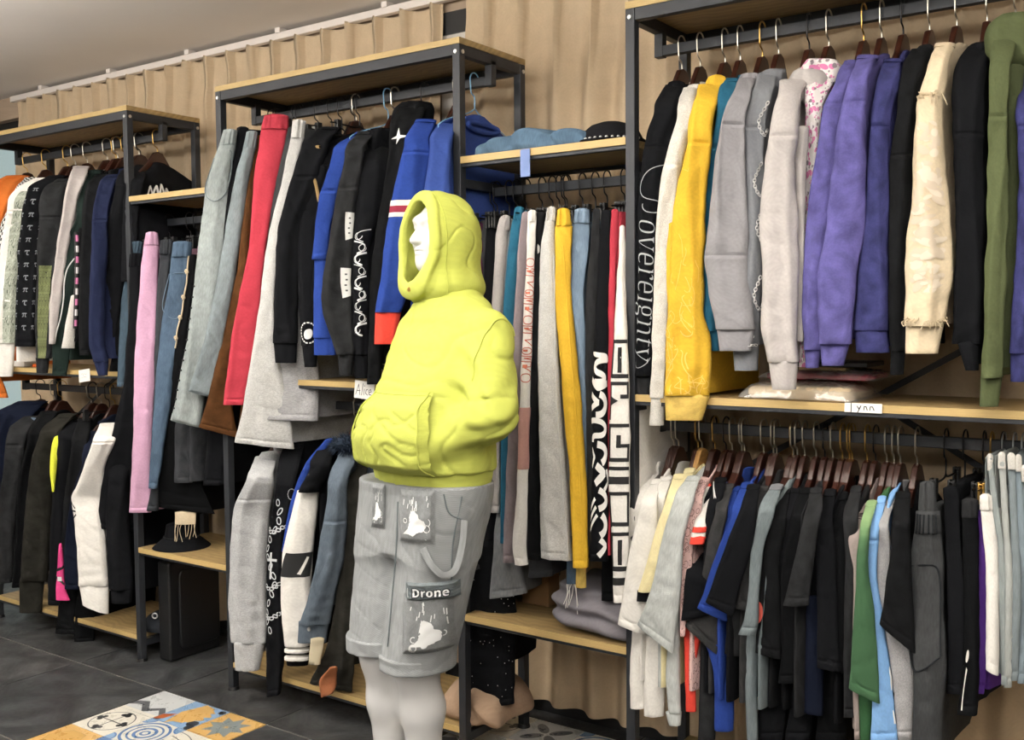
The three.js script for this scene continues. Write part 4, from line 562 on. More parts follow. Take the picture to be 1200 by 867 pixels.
// ================================================================ trousers on the connecting rod beside the black cap
const CR = 'trousers on the connecting rod beside the mannequin';
{
  const pan = (l, c, rows, o = {}) => garment({ n: 'trousers', k: 'trousers', l, c, rod: 'C', pant: 1, z: 0.02, rows, group: CR, ...o });
  let r;
  pan('dark plum trousers showing below the neon hoodie hem', fab(0x4a2340), [[262, 556, 568], [400, 550, 566], [560, 550, 566], [640, 551, 567]], { z: -0.05 });
  pan('black trousers tucked behind the neon hoodie elbow', K.black, [[258, 570, 582], [400, 566, 584], [560, 566, 588], [640, 566, 590]], { z: -0.03 });
  pan('pale grey trousers with gathered waist beside teal ones', K.lgrey, [[256, 586, 598], [280, 581, 595], [330, 578, 592], [400, 576, 590], [560, 574, 588], [600, 574, 588]], { z: -0.01, waist: [[254, 587, 598], [270, 584, 597]] });
  pan('teal trousers beside the grey gathered ones', K.teal, [[246, 603, 614], [275, 598, 612], [330, 592, 608], [400, 588, 605], [520, 587, 603], [636, 586, 600]], { z: 0.0, waist: [[244, 603, 614], [258, 601, 613]] });
  pan('mauve trousers peeking between teal and red-lettered ones', K.mauve, [[250, 612, 621], [290, 607, 618], [400, 601, 614], [520, 595, 609], [658, 589, 605]], { z: 0.02 });
  r = pan('white trousers with red outline print and pink satin band', K.white, [[249, 619, 629], [300, 617, 627], [380, 613, 624], [480, 609, 621], [550, 607, 619], [600, 604, 618], [640, 601, 617], [661, 603, 619]], { z: 0.055, t: 0.04, waist: [[248, 619, 629], [260, 619, 628]] });
  { const sAt = (py) => { let b = 0, e = 1e9; for (let k = 0; k <= 200; k++) { const p = r.main.at(r.main.L * k / 200).c.clone().project(camera); const y = (1 - p.y) / 2 * H; if (Math.abs(y - py) < e) { e = Math.abs(y - py); b = r.main.L * k / 200; } } return b; };
    printOn(r, r.main, sAt(300), sAt(452), printMat(96, 900, (g, w, h) => { g.clearRect(0, 0, w, h); g.strokeStyle = '#b5533f'; g.fillStyle = '#c06a52'; g.lineJoin = 'round'; let y = 10, k = 0; while (y < h - 50) { const hh = [64, 40, 92, 52, 30, 74][k % 6]; g.lineWidth = 6; g.beginPath(); if (k % 3 === 0) { g.ellipse(w * .55, y + hh / 2, w * .36, hh * .45, 0, 0, 7); } else { g.moveTo(w * .1, y); g.lineTo(w * .9, y + 4); g.lineTo(w * .86, y + hh * .5); g.lineTo(w * .4, y + hh * .55); g.lineTo(w * .92, y + hh); } g.stroke(); if (k % 2) g.fillRect(w * .3, y + hh * .3, w * .3, hh * .3); y += hh + 8; k++; } }), 'red outline print');
    bandOn(r, r.main, sAt(478), sAt(550), K.satin, 'satin_band').userData.label = 'pink satin band'; }
  pan('glossy black trousers beside the heather grey ones', fab(0x1a1b1d, 'plain', 0.6), [[250, 628, 640], [300, 623, 637], [400, 620, 635], [480, 618, 634], [560, 618, 636], [655, 619, 638]], { z: 0.02, fa: 0.006 });
  pan('pale heather grey sweatpants with wide straight legs', K.heatherL, [[259, 638, 651], [300, 633, 651], [380, 631, 653], [480, 631, 658], [560, 633, 664], [653, 634, 656, 672]], { z: 0.06, t: 0.05, waist: [[244, 641, 651], [259, 639, 651]], seams: [], extra: [{ n: 'side_seam', rows: [[300, 648, 650], [400, 649.5, 651.5], [500, 653, 655], [652, 665, 667]], z: 0.078, t: 0.008, fa: 0.0008 }] });
  r = pan('bright yellow sweatpants with a frayed end below', K.yellow, [[265, 651, 670], [330, 650, 669], [400, 654, 675], [478, 661, 682], [570, 668, 687], [664, 671, 690]], { z: 0.06, t: 0.05, waist: [[246, 653, 668], [265, 651, 670]], extra: [{ n: 'side_seam', rows: [[290, 659, 661], [400, 667, 669], [500, 675, 677], [660, 684, 686]], z: 0.082, t: 0.008, fa: 0.0008 }] });
  r.sub([[660, 675, 688], [688, 675, 687]], 'frayed_tail', K.yellowW, 0.02, 0.02, { fa: 0.004 });
  r = pan('blue denim jeans with a frayed hem hanging low', K.denimSky, [[248, 674, 691], [270, 670, 692], [330, 668, 686], [400, 674, 687], [480, 679, 689], [600, 684, 693], [650, 684, 693]], { z: 0.02, waist: [[246, 674, 691], [262, 671, 692]] });
  { const l = r.sub([[630, 664, 677], [684, 664, 675]], 'frayed_hem', K.denimB, 0.0, 0.02).l; const gs = []; for (let i = 0; i < 7; i++) { const p = l.surf(Math.PI * (0.1 + 0.13 * i), l.L, 0); gs.push(tube([p, p.clone().add(V(rr(-0.01, 0.01), -0.03, 0.004)), p.clone().add(V(rr(-0.02, 0.02), -0.06 - 0.03 * rnd(), 0.006))], 0.0011, 10, 5)); } part('frayed_threads', merge(gs), K.white, r.g, 'loose white threads').userData.kind = 'stuff'; }
  pan('charcoal sweatpants between blue jeans and gothic print ones', K.char, [[246, 695, 704], [290, 691, 703], [360, 686, 700], [480, 687, 698], [560, 688, 698], [650, 690, 702]], { z: 0.035 });
  r = pan('black trousers with white blackletter print down the leg', K.black, [[248, 705, 716], [300, 701, 714], [400, 697, 713], [480, 694, 712], [560, 694, 713], [657, 692, 713]], { z: 0.05 });
  printOn(r, r.main, r.main.L * 0.40, r.main.L - 0.004, printMat(200, 1100, (g, w, h) => { g.clearRect(0, 0, w, h); g.strokeStyle = '#eceae6'; g.lineCap = 'butt'; g.lineJoin = 'bevel'; // broad-nib blackletter strokes, read down the leg
    const st = (lw, pts) => { g.lineWidth = lw * 0.78; g.beginPath(); pts.forEach((p, i) => i === 0 ? g.moveTo(p[0] * w, p[1] * h) : p.length === 2 ? g.lineTo(p[0] * w, p[1] * h) : g.bezierCurveTo(p[0] * w, p[1] * h, p[2] * w, p[3] * h, p[4] * w, p[5] * h)); g.stroke(); };
    st(34, [[.1, .0], [.4, .03, .9, .0, .9, .05]]); st(40, [[.9, .04], [.3, .03, .1, .08, .5, .10], [.9, .12, .8, .15, .3, .14]]); st(44, [[.1, .13], [.5, .17], [.9, .15]]); st(40, [[.1, .2], [.5, .24], [.1, .27]]); st(46, [[.55, .2], [.95, .22, .9, .3, .4, .3]]);
    st(38, [[.1, .33], [.6, .31, 1.0, .36, .7, .39], [.5, .41, .2, .38, .2, .43]]); st(48, [[.45, .44], [.9, .45, .9, .5, .6, .53]]); st(30, [[.12, .46], [.3, .5], [.12, .55]]); st(50, [[.4, .54], [.7, .58], [.35, .63]]); st(30, [[.85, .56], [.95, .62], [.7, .66]]);
    st(44, [[.5, .66], [.9, .69, .9, .73, .5, .75]]); st(26, [[.0, .76], [.35, .7]]); st(26, [[.0, .81], [.4, .74]]); st(26, [[.0, .86], [.45, .78]]); st(48, [[.6, .78], [.9, .82, .8, .86, .55, .88]]); st(40, [[.55, .9], [.8, .93], [.5, .98]]); }), 'white blackletter print', Math.PI * 0.97, A_R);
  pan('red trousers between blackletter and block-letter ones', K.red, [[248, 716, 725], [275, 713, 724], [350, 711, 722], [430, 710, 719], [560, 709, 717], [650, 710, 716]], { z: 0.03, waist: [[247, 716, 725], [262, 714, 725]] });
  r = pan('white trousers with huge black block letters down the leg', K.white, [[266, 726, 733], [330, 723, 733], [400, 719, 736], [480, 715, 738], [560, 713, 738], [640, 717, 738], [705, 719, 734]], { z: 0.045 });
  printOn(r, r.main, r.main.L * 0.30, r.main.L - 0.03, printMat(220, 1200, (g, w, h) => { g.clearRect(0, 0, w, h); g.fillStyle = '#141416'; // angular stencilled block letters, read down the leg
    const R = (x, y, a, b) => g.fillRect(x * w, y * h, a * w, b * h);
    for (const [y, L] of [[0.0, 'E'], [0.165, 'M'], [0.33, 'G'], [0.5, 'I'], [0.60, 'D'], [0.76, 'E'], [0.9, 'I']]) { R(.1, y, .14, .012); R(.1, y, .82, .014);
      if (L === 'E') { R(.1, y, .13, .15); R(.45, y + .03, .13, .10); R(.2, y + .135, .72, .016); } if (L === 'M') { R(.1, y, .1, .15); R(.8, y, .12, .05); g.beginPath(); g.moveTo(w * .1, h * (y + .05)); g.lineTo(w * .5, h * (y + .075)); g.lineTo(w * .1, h * (y + .1)); g.fill(); R(.55, y + .05, .37, .016); } if (L === 'G') { R(.1, y, .12, .15); R(.1, y + .135, .82, .016); R(.8, y + .08, .12, .06); R(.45, y + .045, .12, .05); R(.45, y + .08, .4, .014); } if (L === 'I') { R(.1, y + .04, .82, .03); } if (L === 'D') { R(.1, y, .13, .14); R(.1, y + .12, .82, .016); R(.78, y, .14, .13); } } }), 'black block letters', Math.PI * 0.97, A_R);
  pan('light grey trousers last on the rod beside the post', K.heather, [[266, 731, 736], [400, 733, 739], [545, 733, 739]], { z: -0.01 });
  pan('long black trousers hanging below the blackletter ones', K.black3, [[254, 721, 728], [400, 714, 724], [600, 707, 722], [703, 705, 722]], { z: -0.02 });
  pan('flared light grey denim trousers hanging lowest', fab(0x84878a, 'denim'), [[258, 594, 604], [400, 588, 602], [560, 585, 604], [640, 578, 608], [701, 574, 694, 618]], { z: -0.03, t: 0.05, hx: atz(606, 252, -0.19).x });
  pan('dark grey denim trousers with a short flared leg', fab(0x4a4b4e, 'denim'), [[260, 562, 574], [500, 552, 572], [640, 548, 578], [669, 550, 660, 578]], { z: -0.06 });
  pan('dark grey trousers with hem showing below glossy black', fab(0x44464a), [[252, 634, 644], [500, 624, 640], [640, 622, 648], [676, 619, 674, 649]], { z: -0.05 });
}
// ================================================================ trousers on the connecting rod beside the left rack
const CL = 'trousers on the connecting rod above the bucket hat';
{
  const pan = (l, c, rows, o = {}) => garment({ n: 'trousers', k: 'trousers', l, c, rod: 'C', pant: 1, z: 0.03, rows, group: CL, ...o });
  let r;
  r = pan('black trousers with three white dots beside the rack post', K.black3, [[290, 144, 155], [340, 139, 150], [400, 134, 146], [440, 127, 140]], { z: 0.0 });
  printOn(r, r.main, r.main.L * 0.48, r.main.L * 0.58, printMat(48, 128, (g, w, h) => { g.clearRect(0, 0, w, h); g.fillStyle = '#e8e8e8'; for (const y of [0.2, 0.5, 0.8]) { g.beginPath(); g.arc(w * .4, h * y, w * .2, 0, 7); g.fill(); } }), 'three white dots', Math.PI * 0.9, Math.PI * 0.5);
  pan('mid blue stonewashed jeans beside the rack post', K.denimD, [[300, 153, 166], [320, 148, 161], [370, 141, 154], [430, 138, 149], [453, 137, 146]], { z: 0.03, waist: [[284, 154, 168], [300, 152, 166]] });
  pan('wide black trousers flaring out below the pink ones', K.black, [[312, 152, 167], [340, 152, 166], [430, 147, 164], [490, 136, 163], [560, 120, 164], [618, 113, 622, 172]], { z: 0.05, waist: [[298, 152, 168], [313, 151, 167]], t: 0.05 });
  pan('pink sweatpants with straight legs', K.pink, [[287, 169, 187], [320, 165, 185], [370, 161, 184], [430, 158, 182], [500, 156, 179], [600, 152, 177]], { z: 0.075, waist: [[273, 171, 185], [287, 169, 187]], t: 0.05 });
  pan('dark nylon trousers with a white logo line', fab(0x33363b, 'plain', 0.55), [[298, 187, 202], [320, 186, 199], [360, 183, 196], [430, 181, 191], [560, 178, 186], [598, 172, 186]], { z: 0.04, waist: [[282, 188, 203], [298, 187, 202]], fa: 0.006 });
  r = pan('faded blue jeans with yellowed thigh and back pocket', K.denimB, [[300, 201, 224], [330, 198, 219], [370, 191, 214], [430, 184, 206], [500, 179, 196], [572, 174, 184]], { z: 0.065, t: 0.05, waist: [[284, 203, 225], [301, 201, 224]] });
  { const q = (a, s) => r.main.surf(Math.PI * a, s, 0.0022); part('pocket_seam', tube([q(0.88, 0.075), q(0.5, 0.07), q(0.2, 0.075), q(0.16, 0.22), q(0.4, 0.26), q(0.86, 0.225), q(0.88, 0.075)], 0.0018, 60, 6), K.denimSky, r.g); }
  r = pan('black trousers with pale knotted laces down the side', K.black3, [[300, 222, 230], [340, 218, 228], [400, 206, 224], [460, 196, 220], [520, 186, 228], [575, 176, 240], [592, 172, 602, 252]], { z: 0.03 });
  { const gs = [], pts = []; for (let i = 0; i <= 18; i++) pts.push(r.main.surf(Math.PI * (0.78 + 0.05 * Math.sin(i)), 0.0 + i * 0.021, 0.004)); gs.push(tube(pts, 0.0035, 60, 6)); for (const i of [3, 8, 12, 16]) gs.push(new THREE.TorusKnotGeometry(0.006, 0.003, 24, 6).translate(pts[i].x, pts[i].y, pts[i].z + 0.003)); part('lace', merge(gs), K.cream, r.g, 'pale knotted lace'); }
  pan('charcoal trousers with a cropped hem below the studded jeans', fab(0x3c3e42, 'washed'), [[300, 236, 244], [440, 222, 236], [490, 206, 228], [565, 204, 226]], { z: 0.0 });
  r = pan('black cropped trousers hanging beside the rack corner post', K.black, [[300, 256, 266], [440, 246, 268], [520, 242, 270], [568, 238, 266]], { z: -0.03 });
  r = pan('long black trousers with a frayed beige hem', K.black3, [[310, 230, 240], [440, 216, 236], [560, 205, 240], [602, 204, 236]], { z: -0.06 });
  { const l = r.sub([[600, 205, 230], [614, 205, 229]], 'frayed_hem', K.cream, -0.04, 0.02).l; const gs = []; for (let i = 0; i < 9; i++) { const p = l.surf(Math.PI * (0.08 + 0.1 * i), l.L, 0); gs.push(tube([p, p.clone().add(V(rr(-0.008, 0.008), -0.025, 0.003)), p.clone().add(V(rr(-0.015, 0.015), -0.05 - 0.03 * rnd(), 0.004))], 0.0013, 8, 5)); } part('frayed_threads', merge(gs), K.cream, r.g, 'loose beige threads').userData.kind = 'stuff'; }
}
// ================================================================ upper rod of the rack behind the mannequin
const UM = 'clothes on the upper rod behind the mannequin';
{
  const pan = (l, c, rows, o = {}) => garment({ n: 'trousers', k: 'trousers', l, c, rod: 'U', pant: 1, z: 0.08, rows, group: UM, ...o });
  const top = (n, k, l, c, rows, o = {}) => garment({ n, k, l, c, rod: 'U', z: 0.06, rows, group: UM, ...o });
  let r;
  r = pan('bleached light jeans with studs down the outer seam', K.denimL, [[169, 258, 277], [220, 241, 269], [320, 229, 261], [400, 219, 250], [440, 211, 243], [490, 201, 499, 236]], { z: 0.1, t: 0.06, waist: [[153, 262, 278], [170, 257, 277]], cuff: [[484, 202, 492, 237], [492, 200, 501, 236]] });
  { const gs = []; for (let i = 0; i < 13; i++) { const p = r.main.surf(Math.PI * 0.84, r.main.L * (0.5 + 0.038 * i), 0.002); gs.push(new THREE.SphereGeometry(0.0042, 8, 6).translate(p.x, p.y, p.z)); } for (const g of gs) part('stud', g, M.hookDark, r.g); const q = (a, s) => r.main.surf(Math.PI * a, s, 0.002); part('pocket_seam', tube([q(0.85, 0.06), q(0.3, 0.03), q(0.26, 0.2), q(0.5, 0.23), q(0.82, 0.2), q(0.85, 0.06)], 0.002, 50, 6), K.denimG, r.g); }
  pan('narrow black trousers between the two light jeans', K.black, [[150, 278, 291], [200, 270, 286], [262, 263, 276], [330, 258, 270]], { z: 0.05 });
  r = pan('grey stonewashed jeans with a thick stitched hem', K.denimG, [[173, 285, 300], [228, 272, 289], [320, 256, 276], [384, 243, 264], [418, 234, 258], [456, 222, 463, 246]], { z: 0.11, t: 0.05, waist: [[155, 289, 302], [174, 285, 300]], cuff: [[449, 224, 456, 248], [458, 221, 465, 246]] });
  pan('brown flared trousers beside the red ones', K.brown, [[160, 300, 309], [230, 288, 298], [300, 280, 293], [384, 262, 282], [470, 243, 272], [500, 233, 513, 280]], { z: 0.07 });
  pan('coral red sweatpants with elastic gathered waist', K.red, [[151, 306, 338], [210, 298, 327], [280, 293, 313], [340, 282, 307], [400, 271, 302], [474, 262, 287]], { z: 0.11, t: 0.06, waist: [[136, 310, 338], [152, 306, 338]] });
  pan('charcoal distressed cropped jeans beside the red sweatpants', K.denimBlk, [[150, 338, 346], [220, 322, 334], [290, 304, 316], [338, 294, 307]], { z: 0.07, hang: 'clip' });
  pan('white fleece sweatpants with a broad hem', K.heatherL, [[161, 341, 356], [210, 331, 345], [280, 314, 329], [340, 306, 324], [420, 294, 328], [480, 284, 340], [518, 275, 526, 345]], { z: 0.1, t: 0.06, waist: [[142, 343, 358], [162, 341, 356]], extra: [{ n: 'waistband', rows: [[150, 360, 386], [164, 356, 384]], z: -0.1, t: 0.04, ff: 70 }] });
  pan('mid heather grey wide sweatpants below the black sweatshirt', K.heather, [[164, 372, 386], [250, 345, 362], [340, 318, 348], [400, 310, 366], [440, 307, 375], [491, 306, 493, 373]], { z: 0.06, t: 0.06 });
  r = top('sweatshirt', 'sweatshirt', 'black sweatshirt with white roundel print near the cuff', K.black, [[150, 375, 400], [170, 354, 386], [214, 340, 373], [280, 325, 354], [350, 321, 350], [402, 320, 349]], { z: 0.09, t: 0.065, cuff: [[401, 321, 348], [425, 323, 347]], seams: [0.25], extra: [{ n: 'sleeve', rows: [[195, 366, 384], [280, 350, 374], [350, 350, 372], [405, 353, 373]], cuff: [[404, 354, 372], [430, 357, 371]], z: 0.05 }] });
  printOn(r, r.ex[0].l, r.ex[0].l.L * 0.86, r.ex[0].l.L * 0.995, printMat(128, 160, (g, w, h) => { g.clearRect(0, 0, w, h); g.strokeStyle = g.fillStyle = '#e4e4e2'; g.lineWidth = 9; g.setLineDash([14, 6]); g.beginPath(); g.ellipse(w * .5, h * .5, w * .42, h * .42, 0, 0, 7); g.stroke(); g.setLineDash([]); g.beginPath(); g.ellipse(w * .5, h * .55, w * .2, h * .22, 0.4, 0, 7); g.fill(); }), 'white roundel print', Math.PI * 0.8, Math.PI * 0.15);
  r = top('jacket', 'jacket', 'black jacket edged with a gold braided trim', K.black3, [[160, 388, 410], [190, 374, 396], [240, 371, 388], [330, 366, 384], [400, 360, 380]], { z: 0.03, hang: 'black' });
  { const pts = [[172, 375], [173, 366], [180, 363], [200, 366], [220, 371], [236, 374]].map(([y, x]) => atz(x, y, 0.055)); part('gold_trim', tube(pts, 0.006, 60, 7), new THREE.MeshStandardMaterial({ name: 'gold_braid', color: 0xb99a66, roughness: 0.6, metalness: 0.3, bumpMap: rep(T.knitBump, 20), bumpScale: 0.003 }), r.g, 'gold braided trim'); }
  r = top('sweatshirt', 'sweatshirt', 'royal blue layered sweatshirt with short over long sleeve', K.royal, [[155, 418, 433], [178, 390, 410], [235, 374, 394], [280, 368, 385], [304, 366, 384]], { z: 0.08, t: 0.05, hang: 'wire', seams: [0.28], extra: [{ n: 'long_sleeve', rows: [[296, 369, 384], [350, 368, 391], [396, 367, 394]], cuff: [[395, 368, 394], [416, 368, 394]], z: 0.07, t: 0.04 }] });
  r = top('hoodie', 'hoodie', 'washed black hoodie with square white patches on the sleeve', K.char, [[155, 420, 440], [180, 404, 427], [240, 393, 418], [290, 385, 414], [350, 377, 413], [415, 394, 415]], { z: 0.1, t: 0.065, cuff: [[414, 396, 415], [440, 398, 412]], seams: [0.28] });
  for (const [s0, s1] of [[0.36, 0.46], [0.55, 0.66]]) printOn(r, r.main, s0, s1, printMat(128, 220, (g, w, h) => { g.clearRect(0, 0, w, h); g.fillStyle = '#dedfdd'; g.beginPath(); g.moveTo(w * .25, h * .02); g.lineTo(w * .98, h * .04); g.lineTo(w * .95, h * .9); g.lineTo(w * .4, h * .98); g.lineTo(w * .3, h * .5); g.fill(); g.fillStyle = '#4b4b4d'; for (let i = 0; i < 4; i++) g.fillRect(w * (.5 + .06 * (i % 2)), h * (.2 + .17 * i), w * .16, h * .05); }), 'white patch', Math.PI * 0.55, Math.PI * 0.12);
  r = top('hoodie', 'hoodie', 'black hoodie with white flame script down its sleeve', K.black, [[165, 426, 458], [200, 419, 456], [240, 417, 450], [300, 413, 434], [360, 414, 434], [415, 413, 433]], { z: 0.06, t: 0.055, cuff: [[414, 414, 432], [443, 416, 431]], hood: [[152, 434, 462], [175, 426, 460], [205, 432, 456], [216, 440, 454]], hoodz: -0.03 });
  printOn(r, r.main, r.main.L * 0.47, r.main.L * 0.93, printMat(160, 900, (g, w, h) => { g.clearRect(0, 0, w, h); g.strokeStyle = '#d7d9da'; g.lineCap = 'round'; for (let i = 0; i < 9; i++) { const y = h * (.03 + i * .105), d = i % 2 ? 1 : -1; g.lineWidth = 6 + 5 * (i % 3); g.beginPath(); g.moveTo(w * (.5 - .35 * d), y); g.bezierCurveTo(w * (.5 + .5 * d), y + h * .02, w * (.5 + .3 * d), y + h * .09, w * (.5 - .1 * d), y + h * .11); g.stroke(); g.lineWidth = 5; g.beginPath(); g.arc(w * (.5 + .15 * d), y + h * .06, w * .18, 0, 4.4); g.stroke(); } }), 'white flame script', Math.PI * 0.8, Math.PI * 0.2);
  r = top('hoodie', 'hoodie', 'black hoodie with raised hood and a white star print', K.black2, [[126, 466, 500], [160, 457, 490], [215, 450, 472], [270, 441, 464], [350, 432, 452], [450, 430, 447]], { z: 0.03, t: 0.05, hood: [[121, 470, 506], [130, 461, 509], [145, 457, 507], [165, 458, 494]], hoodz: -0.12, hoodt: 0.12, hang: 'pale' });
  printOn(r, r.main, 0.15, 0.225, printMat(96, 160, (g, w, h) => { g.clearRect(0, 0, w, h); g.fillStyle = '#f0f0ee'; g.beginPath(); for (const [x, y] of [[.45, 0], [.55, .5], [.95, .6], [.55, .68], [.4, 1], [.4, .7], [.05, .75], [.38, .55]]) g.lineTo(w * x, h * y); g.fill(); }), 'white star print', Math.PI * 0.8, Math.PI * 0.35);
  r = top('jumper', 'jumper', 'royal blue jumper with red cuff and white-red sleeve stripes', K.royal, [[141, 488, 511], [170, 474, 504], [210, 464, 501], [235, 459, 498], [275, 452, 491], [320, 447, 485], [366, 440, 470]], { z: 0.12, t: 0.06, cuff: [[365, 440, 470], [403, 439, 464]], cc: K.redCol, seams: [0.2] });
  { const sAt = (py) => { let b = 0, e = 1e9; for (let k = 0; k <= 200; k++) { const p = r.main.at(r.main.L * k / 200).c.clone().project(camera); const y = (1 - p.y) / 2 * H; if (Math.abs(y - py) < e) { e = Math.abs(y - py); b = r.main.L * k / 200; } } return b; };
    bandOn(r, r.main, sAt(236), sAt(242), K.white, 'stripe').userData.label = 'white stripe'; bandOn(r, r.main, sAt(242), sAt(249), fab(0x8d3244), 'stripe').userData.label = 'dark red stripe'; bandOn(r, r.main, sAt(249), sAt(255), K.white, 'stripe').userData.label = 'white stripe'; }
  r = garment({ n: 'sweatshirt', k: 'sweatshirt', l: 'royal blue crew-neck sweatshirt on the blue wire hanger by post', c: K.royal2, rod: 'U', group: UM, z: 0.09, t: 0.05, hx: atz(556, 96, ROD).x, rows: [[146, 512, 538], [170, 503, 530], [230, 496, 529], [290, 492, 531], [360, 490, 530]], hang: 'wire', collar: 0, th: 0.55, hem: 1.45, bt: 0.05 });
  { const ps = []; for (let i = 0; i <= 16; i++) { const a = i / 16 * 2 * Math.PI; ps.push(V(r.hx + 0.034 + 0.018 * Math.cos(a * 2) * 0.2, 2.138 - 0.012 + 0.014 * Math.sin(a) - 0.018 * Math.pow(Math.cos(a), 2) * 0, ROD + 0.085 * Math.cos(a))); } ps.pop(); part('collar', tube(ps, 0.009, 60, 8, true), K.royal2, r.g); }
}
// ================================================================ lower rod of the rack behind the mannequin
const LM = 'clothes on the lower rod behind the mannequin';
{
  const top = (n, k, l, c, rows, o = {}) => garment({ n, k, l, c, rod: 'L', z: 0.06, rows, group: LM, ...o });
  let r;
  top('hoodie', 'hoodie', 'light grey hoodie at the rod end beside the corner post', fab(0xb9bbbd, 'heather'), [[535, 300, 324], [560, 290, 321], [600, 273, 317], [650, 270, 314], [710, 268, 313], [752, 271, 313]], { z: 0.1, t: 0.075, fa: 0.009, cuff: [[751, 274, 311], [784, 276, 304]], seams: [0.27], hood: [[530, 306, 330], [545, 298, 330], [562, 300, 322]], hem: 0.3 });
  r = top('coat', 'coat', 'long black coat printed with pale chains and a cross', K.black, [[520, 332, 356], [570, 323, 347], [640, 313, 338], [740, 312, 335], [816, 312, 812, 329]], { z: 0.06, t: 0.05, hem: 0.2 });
  printOn(r, r.main, 0.2, r.main.L * 0.82, printMat(220, 1000, (g, w, h) => { g.clearRect(0, 0, w, h); g.strokeStyle = '#c4c7cb'; g.lineWidth = 7; for (let i = 0; i < 15; i++) { g.beginPath(); g.ellipse(w * (.3 + .16 * Math.sin(i * .9)), h * (.12 + i * .055), 13, 22, .5 * (i % 2 ? 1 : -1), 0, 7); g.stroke(); } for (const y of [.28, .62, .8]) for (let i = 0; i < 7; i++) { g.beginPath(); g.ellipse(w * (.1 + i * .13), h * (y + .02 * Math.sin(i)), 17, 9, 0, 0, 7); g.stroke(); } g.lineWidth = 16; g.beginPath(); g.moveTo(w * .32, h * .42); g.lineTo(w * .32, h * .58); g.moveTo(w * .12, h * .465); g.lineTo(w * .52, h * .465); g.stroke(); g.lineWidth = 6; g.setLineDash([8, 5]); g.beginPath(); g.arc(w * .75, h * .06, w * .16, 0, 7); g.stroke(); }), 'pale chain and cross print');
  r = top('varsity_jacket', 'jacket', 'black varsity jacket with white sleeve and striped cuff', K.black, [[515, 381, 396], [545, 363, 389], [576, 349, 374]], { z: 0.09, t: 0.055, collar: 0, hem: 0.42, cuff: [[754, 334, 363], [779, 336, 361]] });
  { const s = r.sub([[574, 349, 374], [610, 340, 371], [650, 331, 367], [700, 329, 365], [756, 334, 363]], 'sleeve', K.white, [0.06, 0.08, 0.095, 0.1, 0.1], 0.06, { label: 'white sleeve', fa: 0.006 });
    printOn(r, s.l, s.l.L * 0.39, s.l.L * 0.56, printMat(160, 160, (g, w, h) => { g.clearRect(0, 0, w, h); g.fillStyle = '#17181a'; g.beginPath(); g.moveTo(w * .25, h * .05); g.lineTo(w, h * .03); g.lineTo(w * .92, h * .95); g.lineTo(0, h * .97); g.fill(); g.strokeStyle = '#eceae4'; g.lineWidth = 14; g.beginPath(); g.moveTo(w * .58, h * .85); g.lineTo(w * .8, h * .2); g.stroke(); }), 'black patch with white slash');
    r.sub([[515, 381, 391], [545, 357, 368], [600, 338, 347], [646, 330, 336]], 'piping', K.royal, [0.02, 0.05, 0.075, 0.085], 0.02, { label: 'royal blue piping' });
    for (const y of [760, 769]) r.sub([[y, 333.5, 363.5], [y + 3, 333.5, 363.5]], 'stripe', K.white, 0.1, 0.057, { label: 'white cuff stripe', fa: 0.001 }); }
  r = top('denim_jacket', 'jacket', 'blue denim jacket with a dark fur collar', fab(0x66727f, 'denim'), [[530, 398, 420], [570, 384, 407], [640, 374, 405], [700, 361, 393], [730, 352, 387]], { z: 0.12, t: 0.065, cuff: [[728, 350, 386], [752, 349, 382]], seams: [0.3], fa: 0.008, hem: 0.45, collar: 0 });
  { const gs = [], c = atz(410, 520, -0.02); for (let i = 0; i < 420; i++) { const u = rnd() * 6.28, v = Math.acos(2 * rnd() - 1), d = V(Math.sin(v) * Math.cos(u), Math.cos(v) * 0.8, Math.sin(v) * Math.sin(u)), p = c.clone().add(V(d.x * 0.05, d.y * 0.03, d.z * 0.07)); const cn = new THREE.ConeGeometry(0.0022, 0.032, 4); cn.translate(0, 0.014, 0); cn.applyQuaternion(new THREE.Quaternion().setFromUnitVectors(V(0, 1, 0), d.add(V(rr(-.4, .4), rr(-.4, .2), rr(-.4, .4))).normalize())); cn.translate(p.x, p.y, p.z); gs.push(cn); } gs.push(new THREE.SphereGeometry(1, 16, 12).scale(0.05, 0.03, 0.07).translate(c.x, c.y, c.z)); part('fur_collar', merge(gs), fab(0x2b3442), r.g, 'dark fur collar').userData.kind = 'stuff';
    const b = r.main.surf(Math.PI * 0.6, r.main.L - 0.02, 0.003); part('cuff_button', new THREE.CylinderGeometry(0.007, 0.007, 0.004, 12).rotateX(Math.PI / 2).translate(b.x, b.y - 0.03, b.z), M.bolt, r.g); }
  r = top('jacket', 'jacket', 'dark olive-black jacket with a tan leather flap', fab(0x33322e, 'washed'), [[540, 412, 430], [600, 404, 428], [680, 396, 424], [750, 385, 418], [800, 363, 810, 412]], { z: 0.06, t: 0.05, hem: 0.22 });
  r.sub([[748, 364, 380], [778, 362, 376]], 'newsprint_lining', new THREE.MeshStandardMaterial({ name: 'newsprint', map: canvasTex(128, 128, (g, w, h) => { g.fillStyle = '#c9bea2'; g.fillRect(0, 0, w, h); g.fillStyle = '#5b5444'; for (let i = 0; i < 20; i++) g.fillRect(8 + (i % 2) * 60, 6 + 6 * i, 40 + (i * 7) % 14, 2.5); }), roughness: 0.9, side: THREE.DoubleSide }), 0.1, 0.02, { label: 'beige newsprint lining' });
  r.sub([[782, 386, 396], [800, 374, 394], [817, 376, 812, 390]], 'leather_flap', K.leather, 0.09, 0.02, { label: 'tan leather flap' });
